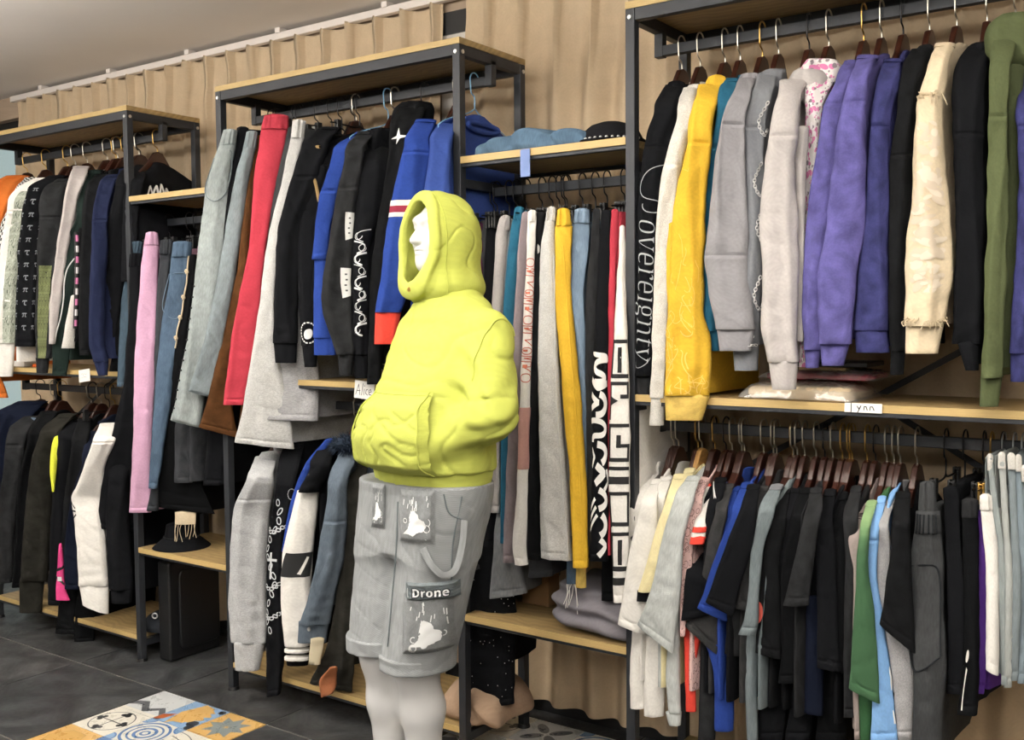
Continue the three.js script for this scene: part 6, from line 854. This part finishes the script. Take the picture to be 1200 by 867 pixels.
  { const pts = []; for (let i = 0; i <= 26; i++) { const a = -1.25 + i / 26 * (Math.PI + 1.1); const q = V(0, Math.sin(a) * 0.3, 0); const hz = 0.045; const hx = Math.cos(a) * 0.3, hy = Math.sin(a) * 0.3; const wx = HC[0] + hx * hcn + hz * hs, wz = HC[2] - hx * hs + hz * hcn; const c0 = V(HC[0] + hz * hs, 1.695, HC[2] + hz * hcn); const p0 = V(wx, 1.695 + hy, wz); pts.push(hitOn(fHood, p0, c0.clone().sub(p0).normalize(), 0.0008)); } lp('hood_seam', tube(pts, 0.002, 80, 6), neonMat, hood); }
  { const f = V(hs, 0, hcn), p = hitOn(fHood, V(HC[0], 1.565, HC[2]).addScaledVector(f, 0.35), f.clone().negate(), 0.002); const b = new THREE.CylinderGeometry(0.007, 0.008, 0.005, 16); b.rotateX(Math.PI / 2); b.rotateY(HY); b.translate(p.x + 0.012, p.y, p.z); lp('snap_button', b, M.hookGold, hood, 'brass snap button'); }
}
// ---- denim cargo shorts
{
  const g = thing('denim_cargo_shorts', 'pale grey denim cargo shorts with white paint prints on mannequin', 'shorts', MP.clone());
  const den = new THREE.MeshPhysicalMaterial({ name: 'bleached_denim', color: 0xa0a4a6, map: tr('denim', 1.6), bumpMap: tr('twillBump', 6), bumpScale: 0.0008, roughness: 0.92, side: THREE.DoubleSide });
  const denD = new THREE.MeshPhysicalMaterial({ name: 'grey_denim', color: 0x7e888c, map: tr('denim', 1.6), bumpMap: tr('twillBump', 6), bumpScale: 0.0008, roughness: 0.92, side: THREE.DoubleSide });
  const LEG = [[1, 0.0, 0.518], [-1, -0.125, 0.548]];
  const legD = (x, y, z, i) => { const [s, hx, hem] = LEG[i]; const t = clamp((1.0 - y) / 0.47, 0, 1), cx = (s * 0.088 - 0.012) * (1 - t) + hx * t, cz = 0.02 * (1 - t) + 0.075 * t, a = 0.104 - 0.008 * t + 0.012 * Math.sin(t * 2.6), b = 0.118 - 0.006 * t; let d = (Math.hypot((x - cx) / a, (z - cz) / b) - 1) * 0.95 * a; return d; };
  const wrs = (x, y, z) => 0.0045 * nz(x * 8 + 7, y * 2.2, z * 8) + 0.0012 * nz(x * 19, y * 9, z * 19) - 0.0015 * Math.pow(Math.max(0, 1 - Math.abs(nz(x * 6 + y * 8, y * 7 - z * 6, z * 6 + 2)) * 6), 2);
  const fS = (x, y, z) => { let d = smin(Math.max(legD(x, y, z, 0), LEG[0][2] - y), Math.max(legD(x, y, z, 1), LEG[1][2] - y), y > 0.82 ? 0.05 : 0.008); const pw = 0.152 - 0.02 * sm(0.98, 0.84, y), pel = Math.max((Math.hypot((x + 0.012 + 0.03 * sm(0.98, 0.84, y)) / pw, (z - 0.018) / 0.108) - 1) * 0.105, 0.87 - y); d = smin(d, pel, 0.10); return Math.max(d - wrs(x, y, z), y - 1.03); };
  lp('legs', nets(fS, [-0.29, 0.50, -0.15], [0.24, 1.06, 0.26], 0.0075), den, g);
  for (const [i, [s, hx, hem]] of LEG.entries()) { const rs = []; for (let k = 0; k <= 3; k++) rs.push({ c: V(hx, hem + 0.034 - k * 0.0135, 0.0745), h: V(0.1055 - 0.0005 * k, 0, 0), n: V(0, 0, 1), t: 2 * 0.1155 }); lp('hem', loft(rs, { fa: 0.0025, ff: 20, e: 1, nu: 72, dv: 0.006, cap: 0 }).geo, den, g); }
  // pockets are draped from the side they face
  const D1 = V(-0.45, 0, -0.9).normalize(), U1 = V(0.9, 0, -0.45).normalize();
  const puff = (h) => (a, b) => { const e = Math.min(a, 1 - a, b, 1 - b); return [a, b, h * sm(0, 0.1, e) + 0.002 * nz(a * 7, b * 7, 5)]; };
  const box = (px, py, px2, py2) => { // world width and height of a pixel box at the cloth's distance
    const P = (x, y) => onPlane(x, y, MP.clone().add(V(0.05, 0, 0.16)), D1).sub(MP); return [P(px, py), P(px2, py), P(px, py2)]; };
  const pk = (name, x0, y0, x1, y1, h, mat, off = 0.003, dx = 0) => { const [O, Ox, Oy] = box(x0, y0, x1, y1); const U = Ox.clone().sub(O), Vv = Oy.clone().sub(O); O.addScaledVector(D1, -0.25); return { m: lp(name, drape(fS, O, U, Vv, D1, 34, 34, off, puff(h)), mat, g), O, U, Vv, h, off }; };
  const top1 = pk('front_pocket', 466, 574, 511, 635, 0.007, den);
  const cargo = pk('cargo_pocket', 473, 694, 530, 764, 0.016, den);
  const flap = pk('pocket_flap', 477, 680, 538, 700, 0.012, denD, 0.012);
  const left = pk('front_pocket', 428, 570, 446, 622, 0.007, den);
  const lay = (pkt, mat, label, x0, y0, x1, y1, extra = 0.0016) => lp('print', drape(fS, pkt.O.clone().addScaledVector(pkt.U, x0).addScaledVector(pkt.Vv, y0), pkt.U.clone().multiplyScalar(x1 - x0), pkt.Vv.clone().multiplyScalar(y1 - y0), D1, 34, 34, pkt.off + extra, (a, b) => { const A = x0 + (x1 - x0) * a, B = y0 + (y1 - y0) * b, e = Math.min(A, 1 - A, B, 1 - B); return [a, b, pkt.h * sm(0, 0.1, e) + 0.002 * nz(A * 7, B * 7, 5)]; }), mat, pkt.m, label);
  const paint = (sd) => printMat(300, 360, (c, w, h) => { c.clearRect(0, 0, w, h); c.fillStyle = '#eef0f0'; c.strokeStyle = '#eef0f0'; let s = sd; const q = () => (s = (s * 16807) % 2147483647) / 2147483647; // a rough painted animal-like splash with runs above it
    c.beginPath(); for (let i = 0; i <= 40; i++) { const a = i / 40 * 6.283, r = 0.19 + 0.05 * Math.sin(a * 3 + 1) + 0.035 * q(); c.lineTo(w * (0.5 + r * 1.15 * Math.cos(a)), h * (0.64 + r * 1.05 * Math.sin(a))); } c.fill(); c.beginPath(); c.moveTo(w * .3, h * .6); c.lineTo(w * .36, h * .36); c.lineTo(w * .48, h * .5); c.fill(); c.beginPath(); c.moveTo(w * .28, h * .72); c.lineTo(w * .12, h * .84); c.lineTo(w * .36, h * .84); c.fill();
    c.lineWidth = 7; c.lineCap = 'round'; for (let i = 0; i < 13; i++) { const x = w * (0.08 + 0.85 * q()), y = h * (0.06 + 0.3 * q()); c.beginPath(); c.moveTo(x, y); c.lineTo(x + 14 * (q() - .5), y + 34 * q() + 12); c.stroke(); } for (let i = 0; i < 4; i++) { c.lineWidth = 6; c.beginPath(); c.arc(w * (.5 + .32 * (q() > .5 ? 1 : -1)), h * (.55 + .35 * q()), 16 + 14 * q(), q() * 6, q() * 6 + 2); c.stroke(); } });
  lay(top1, paint(7), 'white paint splash', 0.05, 0.02, 0.98, 0.98); lay(cargo, paint(19), 'white paint splash', 0.1, 0.06, 1.0, 1.0); lay(left, paint(31), 'white paint splash', 0.1, 0.1, 0.95, 0.95);
  lay(flap, printMat(420, 140, (c, w, h) => { c.clearRect(0, 0, w, h); c.font = 'bold 104px sans-serif'; c.textAlign = 'center'; c.textBaseline = 'middle'; c.lineWidth = 18; c.strokeStyle = '#33383c'; c.strokeText('Drone', w * .5, h * .5); c.fillStyle = '#f1f2f2'; c.fillText('Drone', w * .5, h * .5); c.strokeStyle = '#f1f2f2'; c.lineWidth = 6; c.beginPath(); c.moveTo(20, 30); c.quadraticCurveTo(6, 70, 26, 110); c.stroke(); }), 'white lettering with dark outline', 0.02, 0.08, 0.98, 0.98, 0.002);
  const seam = (pts, r = 0.0022, mat = denD) => lp('stitched_seam', tube(pts.map(([x, y]) => { const p = onPlane(x, y, MP.clone().add(V(0.05, 0, 0.16)), D1).sub(MP).addScaledVector(D1, -0.25); return hitOn(fS, p, D1, 0.001); }), r, 60, 6), mat, g);
  seam([[541, 582], [530, 640], [527, 700]]); seam([[463, 590], [462, 640], [452, 760]]); seam([[521, 578], [527, 600], [541, 610]]);
  // hammer loop strap hanging from the pocket
  { const pts = [[498, 640], [508, 658], [522, 671], [533, 668], [541, 640], [544, 610]].map(([x, y], i) => { const p = onPlane(x, y, MP.clone().add(V(0.05, 0, 0.16)), D1).sub(MP).addScaledVector(D1, -0.25); return hitOn(fS, p, D1, 0.008 + 0.012 * Math.sin(i / 5 * Math.PI)); });
    const cv = new THREE.CatmullRomCurve3(pts), fr = 40, pos = [], idx = [], uv = []; for (let i = 0; i <= fr; i++) { const p = cv.getPointAt(i / fr), tn = cv.getTangentAt(i / fr), sd = tn.clone().cross(D1).normalize(); for (const [k, q] of [[-1, -1], [1, -1], [1, 1], [-1, 1], [-1, -1]]) { const v = p.clone().addScaledVector(sd, k * 0.009).addScaledVector(D1, -q * 0.002); pos.push(v.x, v.y, v.z); uv.push(k * 0.013, i / fr * 0.3); } } for (let i = 0; i < fr; i++) for (let k = 0; k < 4; k++) { const a = i * 5 + k, b = a + 1, c = a + 5, d = c + 1; idx.push(a, b, c, b, d, c); } const sg = new THREE.BufferGeometry(); sg.setAttribute('position', new THREE.Float32BufferAttribute(pos, 3)); sg.setAttribute('uv', new THREE.Float32BufferAttribute(uv, 2)); sg.setIndex(idx); sg.computeVertexNormals(); lp('strap', sg, den, g, 'hanging denim strap');
    }
  { const rs = [[429, 568], [422, 600], [421, 630], [426, 645]].map(([x, y]) => { const p = onPlane(x, y, MP.clone().add(V(-0.15, 0, 0.1)), D1).sub(MP); return p; }); lp('strap', tube(rs, 0.009, 30, 8), den, g, 'hanging denim strap'); }
}
// ---------------------------------------------------------------- folded clothes and small things on the shelves
function foldBox(x, y, z, hx, hy, hz, r) { const qx = Math.abs(x) - hx + r, qy = Math.abs(y) - hy + r, qz = Math.abs(z) - hz + r; return Math.hypot(Math.max(qx, 0), Math.max(qy, 0), Math.max(qz, 0)) + Math.min(Math.max(qx, qy, qz), 0) - r; }
// folded blue garment with its strap, upper connecting shelf
{
  const a = atz(557, 178, -0.03), b = atz(690, 163, -0.03), y0 = 2.0035, cx = (a.x + b.x) / 2, hw = (b.x - a.x) / 2;
  const f = (x, y, z) => { const u = (x - cx) / hw, top = 0.052 * Math.sqrt(Math.max(0, 1 - Math.pow(Math.abs(u + 0.05), 2.4))) * (0.75 + 0.3 * nz(x * 9, 1, z * 6)) + 0.012; const fold = 0.010 * Math.sin((z * 1.1 + x * 0.55) * 85 + 3 * nz(x * 6, y * 8, z * 6)) * sm(0, 0.02, y - y0); return Math.max(foldBox(x - cx, y - y0 - top / 2, z + 0.13, hw, top / 2 + 0.004, 0.115, 0.012) - fold * 0.7, y0 - y); };
  const g = thing('folded_denim_top', 'folded slate blue denim garment lying on shelf beside black cap', 'folded clothes', V(cx, y0, -0.13));
  part('folded_cloth', nets(f, [a.x - 0.03, y0 - 0.012, -0.29], [b.x + 0.03, y0 + 0.09, 0.02], 0.0055), fab(0x5e7890, 'denim'), g);
  const s0 = atz(615, 176, 0.008), s1 = atz(615, 207, 0.012); const sp = (t) => s0.clone().lerp(s1, t);
  part('strap', rbx(s0.x - 0.018, s0.x + 0.018, s1.y, s0.y + 0.004, 0.004, 0.008, 0.0015), fab(0x8094c4), g, 'pale blue hanging strap');
}
// black cap with studs
{
  const c = atz(716, 163, -0.12); c.y = 2.0035; const g = thing('studded_cap', 'black flat cap with white studs along its band', 'cap', c.clone());
  const prof = [[0.0, 0.068], [0.03, 0.066], [0.06, 0.056], [0.083, 0.036], [0.093, 0.016], [0.094, 0.0]].map(([r, y]) => new THREE.Vector2(r, y)); const dm = new THREE.LatheGeometry(prof, 40); dm.scale(1.05, 1, 1.0); dm.translate(c.x, c.y + 0.004, c.z); part('crown', dm, fab(0x1b1b1e), g);
  part('band', new THREE.TorusGeometry(0.0945, 0.008, 10, 48).rotateX(Math.PI / 2).scale(1.05, 1, 1).translate(c.x, c.y + 0.008, c.z), fab(0x161618), g);
  for (let i = 0; i < 16; i++) { const t = 0.2 + i / 15 * 2.5; part('stud', new THREE.SphereGeometry(0.0048, 10, 8).translate(c.x + Math.cos(t) * 0.107, c.y + 0.011, c.z + Math.sin(t) * 0.1025), M.bolt, g); }
  const br = (x, y, z) => { const dx = x - c.x - 0.02, dz = z - c.z - 0.07; return foldBox(dx, y - c.y - 0.008 - 0.0, dz, 0.075, 0.004, 0.06, 0.004); };
  part('brim', new THREE.CylinderGeometry(0.085, 0.085, 0.006, 40, 1, false, -0.9, 2.6).scale(1.1, 1, 1.25).translate(c.x + 0.01, c.y + 0.004, c.z + 0.02), fab(0x161618), g);
}
// folded grey sweatpants, lower connecting shelf
{
  const a = atz(640, 720, -0.02), b = atz(740, 750, -0.02), y0 = 0.5035, cx = (a.x + b.x) / 2 + 0.01, hw = (b.x - a.x) / 2;
  const f = (x, y, z) => { const u = (x - cx) / hw, top = 0.145 - 0.05 * sm(-0.2, 1, u) + 0.014 * nz(x * 8, 2, z * 8); const lay = 0.008 * Math.sin((y - y0) * 110 + x * 9 + 2.5 * nz(x * 5, y * 5, z * 5)); return Math.max(foldBox(x - cx, y - y0 - top / 2, z + 0.145, hw, top / 2, 0.135, 0.05) - lay - 0.01 * nz(x * 12, y * 12, z * 12), y0 - y); };
  lone('folded_sweatpants', nets(f, [a.x - 0.04, y0 - 0.014, -0.32], [b.x + 0.05, y0 + 0.2, 0.04], 0.0065), fab(0x7d7a80), 'folded grey sweatpants lying on the lower connecting shelf', 'folded clothes');
  const p = atz(634, 690, -0.25); const bag = thing('paper_bag', 'small brown paper bag standing behind the folded sweatpants', 'bag', V(p.x, 0.5035, -0.25));
  part('bag_body', rbx(p.x - 0.06, p.x + 0.05, 0.5035, 0.64, -0.29, -0.22, 0.004), new THREE.MeshStandardMaterial({ name: 'kraft_paper', color: 0x8c6c48, roughness: 0.85 }), bag); part('bag_fold', rbx(p.x - 0.06, p.x + 0.05, 0.625, 0.643, -0.292, -0.217, 0.003), new THREE.MeshStandardMaterial({ name: 'kraft_paper', color: 0x7d5f3f, roughness: 0.85 }), bag);
}
// crumpled beige cloth, bottom shelf behind the mannequin
{
  const a = atz(522, 835, -0.12), b = atz(612, 800, -0.14), y0 = 0.1155, cx = (a.x + b.x) / 2 - 0.03, hw = 0.15;
  const f = (x, y, z) => { const u = (x - cx) / hw, v = (z + 0.16) / 0.13, top = 0.135 * Math.max(0, 1 - Math.pow(Math.abs(u - 0.25), 2) * 0.6 - v * v * 0.4) + 0.01; return Math.max(foldBox(x - cx, y - y0 - top / 2, z + 0.16, hw, top / 2, 0.13, 0.03) - 0.012 * nz(x * 10 + y * 16, y * 9, z * 10) - 0.007 * Math.sin(x * 70 + y * 60 + 4 * nz(x * 6, y * 6, z * 6)), y0 - y); };
  lone('crumpled_cloth', nets(f, [cx - 0.2, y0 - 0.012, -0.33], [cx + 0.2, y0 + 0.18, 0.0], 0.006), fab(0xa58c76), 'crumpled beige cloth lying on the bottom shelf behind mannequin legs', 'cloth');
}
// bagged clothes, middle shelf of the right rack
{
  const y0 = 1.2575;
  const plast = new THREE.MeshPhysicalMaterial({ name: 'clear_bag_film', color: 0xf4f4f2, roughness: 0.12, transmission: 0.85, thickness: 0, side: THREE.DoubleSide });
  const pack = (name, label, cx, cz, hw, hd, y, th, mat, film) => {
    const g = thing(name, label, 'bagged clothes', V(cx, y, cz));
    const f = (x, yy, z) => foldBox(x - cx, yy - y - th / 2, z - cz, hw, th / 2, hd, th * 0.45) - 0.004 * nz(x * 12, yy * 30, z * 12);
    part('folded_garment', nets(f, [cx - hw - 0.02, y - 0.01, cz - hd - 0.02], [cx + hw + 0.02, y + th + 0.015, cz + hd + 0.02], 0.006), mat, g);
    const w2 = hw + 0.02, d2 = hd + 0.008, pos = [], idx = [], uv = [], nx = 60, nzg = 36; for (let j = 0; j <= nzg; j++) for (let i = 0; i <= nx; i++) { const u = i / nx * 2 - 1, v = j / nzg * 2 - 1, e = Math.min(1, Math.pow(Math.max(0, 1 - Math.pow(Math.abs(u), 6)), 0.5)) * Math.min(1, Math.pow(Math.max(0, 1 - Math.pow(Math.abs(v), 6)), 0.5)); pos.push(cx + u * w2, y + 0.003 + (th + 0.006) * e + 0.006 * e * nz(i * 0.35, j * 0.35, cx * 3) + 0.004 * e * nz(i * 0.9, j * 0.9, 4), cz + v * d2); uv.push(u, v); } for (let j = 0; j < nzg; j++) for (let i = 0; i < nx; i++) { const a = j * (nx + 1) + i, b = a + 1, c = a + nx + 1, d = c + 1; idx.push(a, c, b, b, c, d); }
    const sg = new THREE.BufferGeometry(); sg.setAttribute('position', new THREE.Float32BufferAttribute(pos, 3)); sg.setAttribute('uv', new THREE.Float32BufferAttribute(uv, 2)); sg.setIndex(idx); sg.computeVertexNormals(); part('plastic_bag', sg, plast, g, 'clear crinkled plastic bag'); return g;
  };
  const a = atz(872, 466, -0.02), b = atz(995, 470, -0.02); const cx = (a.x + b.x) / 2, hw = (b.x - a.x) / 2;
  pack('bagged_cream_garment', 'cream garment in a clear plastic bag on the middle shelf', cx, -0.14, hw, 0.11, y0, 0.036, fab(0xdcc6a4));
  pack('bagged_red_garment', 'dark red garment in plastic lying on the bagged cream one', cx + 0.03, -0.19, hw * 0.98, 0.10, y0 + 0.052, 0.016, fab(0x8e1f33));
  const t = thing('black_box_lid', 'flat black box lying on the bagged red garment', 'box', V(cx + 0.07, y0 + 0.076, -0.2)); part('lid', rbx(cx - 0.04, cx + 0.16, y0 + 0.086, y0 + 0.10, -0.28, -0.12, 0.003), M.plasticBlack, t); part('wooden_base', rbx(cx - 0.03, cx + 0.1, y0 + 0.076, y0 + 0.086, -0.27, -0.13, 0.002), M.board, t);
}
// handwritten paper tags on the shelf edges
function paperTag(label, px, py, w, h, draw, tilt = 0) {
  const p = atz(px, py, 0.002); const g = new THREE.BoxGeometry(w, h, 0.0012); const front = new THREE.MeshStandardMaterial({ name: 'handwritten_tag', map: canvasTex(256, Math.round(256 * h / w), (c, W2, H2) => { c.fillStyle = '#f3f1ec'; c.fillRect(0, 0, W2, H2); c.strokeStyle = '#26262a'; c.lineWidth = 6; c.lineCap = 'round'; c.lineJoin = 'round'; draw(c, W2, H2); }), roughness: 0.8 });
  const t = thing('paper_tag', label, 'paper tag', V(p.x, p.y - h / 2, 0.0022)); const m = shade(new THREE.Mesh(g, [M.tag, M.tag, M.tag, M.tag, front, M.tag])); m.name = 'card'; m.position.set(0, h / 2, 0); m.rotation.z = tilt; m.rotation.x = -0.06; t.add(m); return t;
}
const strokes = (c, W2, H2, list) => { for (const l of list) { c.beginPath(); l.forEach(([x, y], i) => i ? c.lineTo(x * W2, y * H2) : c.moveTo(x * W2, y * H2)); c.stroke(); } };
paperTag('white paper tag handwritten Alice on the shelf edge', 427, 457, 0.094, 0.062, (c, w, h) => strokes(c, w, h, [[[.08, .8], [.2, .2], [.3, .8]], [[.12, .58], [.29, .55]], [[.42, .15], [.38, .8]], [[.5, .45], [.49, .78]], [[.51, .25], [.515, .28]], [[.68, .45], [.6, .48], [.58, .68], [.68, .76]], [[.74, .62], [.86, .55], [.82, .42], [.74, .5], [.75, .72], [.88, .74]]]), -0.06);
paperTag('white paper tag handwritten Lynn on the shelf edge', 1011.5, 478, 0.094, 0.024, (c, w, h) => strokes(c, w, h, [[[.18, .05], [.18, .95]], [[.34, .35], [.39, .62], [.44, .3]], [[.44, .3], [.36, .98]], [[.52, .7], [.53, .35], [.58, .35], [.61, .7]], [[.68, .7], [.69, .35], [.75, .35], [.79, .7]]]), 0.0);
paperTag('small scribbled white paper tag on the shelf edge below navy', 99, 440, 0.085, 0.055, (c, w, h) => { c.lineWidth = 3; c.strokeStyle = '#8a8a8e'; strokes(c, w, h, [[[.2, .4], [.35, .3], [.4, .5], [.5, .32], [.62, .45], [.75, .35]], [[.25, .65], [.5, .6], [.7, .66]]]); }, 0.12);
// small things on the left rack's middle shelf
{
  const p = atz(24, 428, -0.06); lone('white_card_box', rbx(p.x - 0.05, p.x + 0.05, 1.2575, 1.285, -0.12, -0.05, 0.003), M.tag, 'small white card box on the shelf by the glass door', 'box');
  const q = atz(41, 430, -0.05); const t = thing('tape_roll', 'small orange tape roll on the shelf beside white card box', 'tape', V(q.x, 1.2575, -0.07)); part('tape', new THREE.TorusGeometry(0.022, 0.008, 10, 28).rotateX(Math.PI / 2).translate(q.x, 1.2655, -0.07), fab(0xc65a26, 'plain', 0.4), t); part('core', new THREE.CylinderGeometry(0.014, 0.014, 0.014, 20, 1, true).translate(q.x, 1.2655, -0.07), M.hangerPale, t);
}
// bucket hat, lower connecting shelf
{
  const c = atz(213, 638, -0.12); c.y = 0.5035; const prof = [[0, 0.105], [0.04, 0.104], [0.062, 0.096], [0.07, 0.05], [0.074, 0.042], [0.118, 0.004], [0.122, 0.0], [0.116, 0.001], [0.07, 0.036]].map(([r, y]) => new THREE.Vector2(r, y));
  const g = thing('bucket_hat', 'black bucket hat lying on the lower connecting shelf', 'hat', c.clone()); part('hat', new THREE.LatheGeometry(prof, 48).translate(c.x, c.y, c.z), K.black, g); part('hat_band', new THREE.TorusGeometry(0.0735, 0.003, 8, 48).rotateX(Math.PI / 2).translate(c.x, c.y + 0.045, c.z), K.char, g);
}
// black pouch with a white eyelet on the bottom shelf
{
  const c = atz(180, 722, -0.08); const y0 = 0.1155; const f = (x, y, z) => Math.max(ell(x - c.x, y - y0 - 0.01, z + 0.13, 0.085, 0.07, 0.08) - 0.008 * nz(x * 14, y * 14, z * 14), y0 - y);
  const g = thing('black_pouch', 'soft black pouch with a white eyelet on the bottom shelf', 'pouch', V(c.x, y0, -0.13)); part('pouch', nets(f, [c.x - 0.12, y0 - 0.012, -0.24], [c.x + 0.12, y0 + 0.11, -0.02], 0.007), fab(0x23262b), g); part('eyelet', new THREE.TorusGeometry(0.011, 0.0032, 8, 20).rotateY(0.6).translate(c.x + 0.03, y0 + 0.075, -0.065), M.bolt, g, 'white metal eyelet');
}
// black case with a rounded raised panel, on the floor under the connecting shelf
{
  const f0 = aty(200, 777, 0), x0 = f0.x - 0.03, x1 = f0.x, z1 = f0.z, z0 = z1 - 0.27, top = 0.435; const g = thing('black_case', 'black moulded plastic case with rounded panel under the shelf', 'case', V(x0, 0, (z0 + z1) / 2)); g.rotation.y = 0;
  part('shell', rbx(x0 - 0.05, x1, 0.002, top, z0, z1, 0.012, 4), M.plasticBlack, g);
  const sh = new THREE.Shape(), w = 0.2, h = 0.34, r = 0.035; sh.moveTo(-w / 2 + r, -h / 2); sh.lineTo(w / 2 - r, -h / 2); sh.quadraticCurveTo(w / 2, -h / 2, w / 2, -h / 2 + r); sh.lineTo(w / 2, h / 2 - r); sh.quadraticCurveTo(w / 2, h / 2, w / 2 - r, h / 2); sh.lineTo(-w / 2 + r, h / 2); sh.quadraticCurveTo(-w / 2, h / 2, -w / 2, h / 2 - r); sh.lineTo(-w / 2, -h / 2 + r); sh.quadraticCurveTo(-w / 2, -h / 2, -w / 2 + r, -h / 2);
  const e = new THREE.ExtrudeGeometry(sh, { depth: 0.006, bevelEnabled: true, bevelThickness: 0.005, bevelSize: 0.006, bevelSegments: 3 }); e.rotateY(Math.PI / 2); e.translate(x1 - 0.001, 0.22, (z0 + z1) / 2 - 0.02); part('raised_panel', e, M.plasticBlack, g);
}
renderer.render(scene, camera);
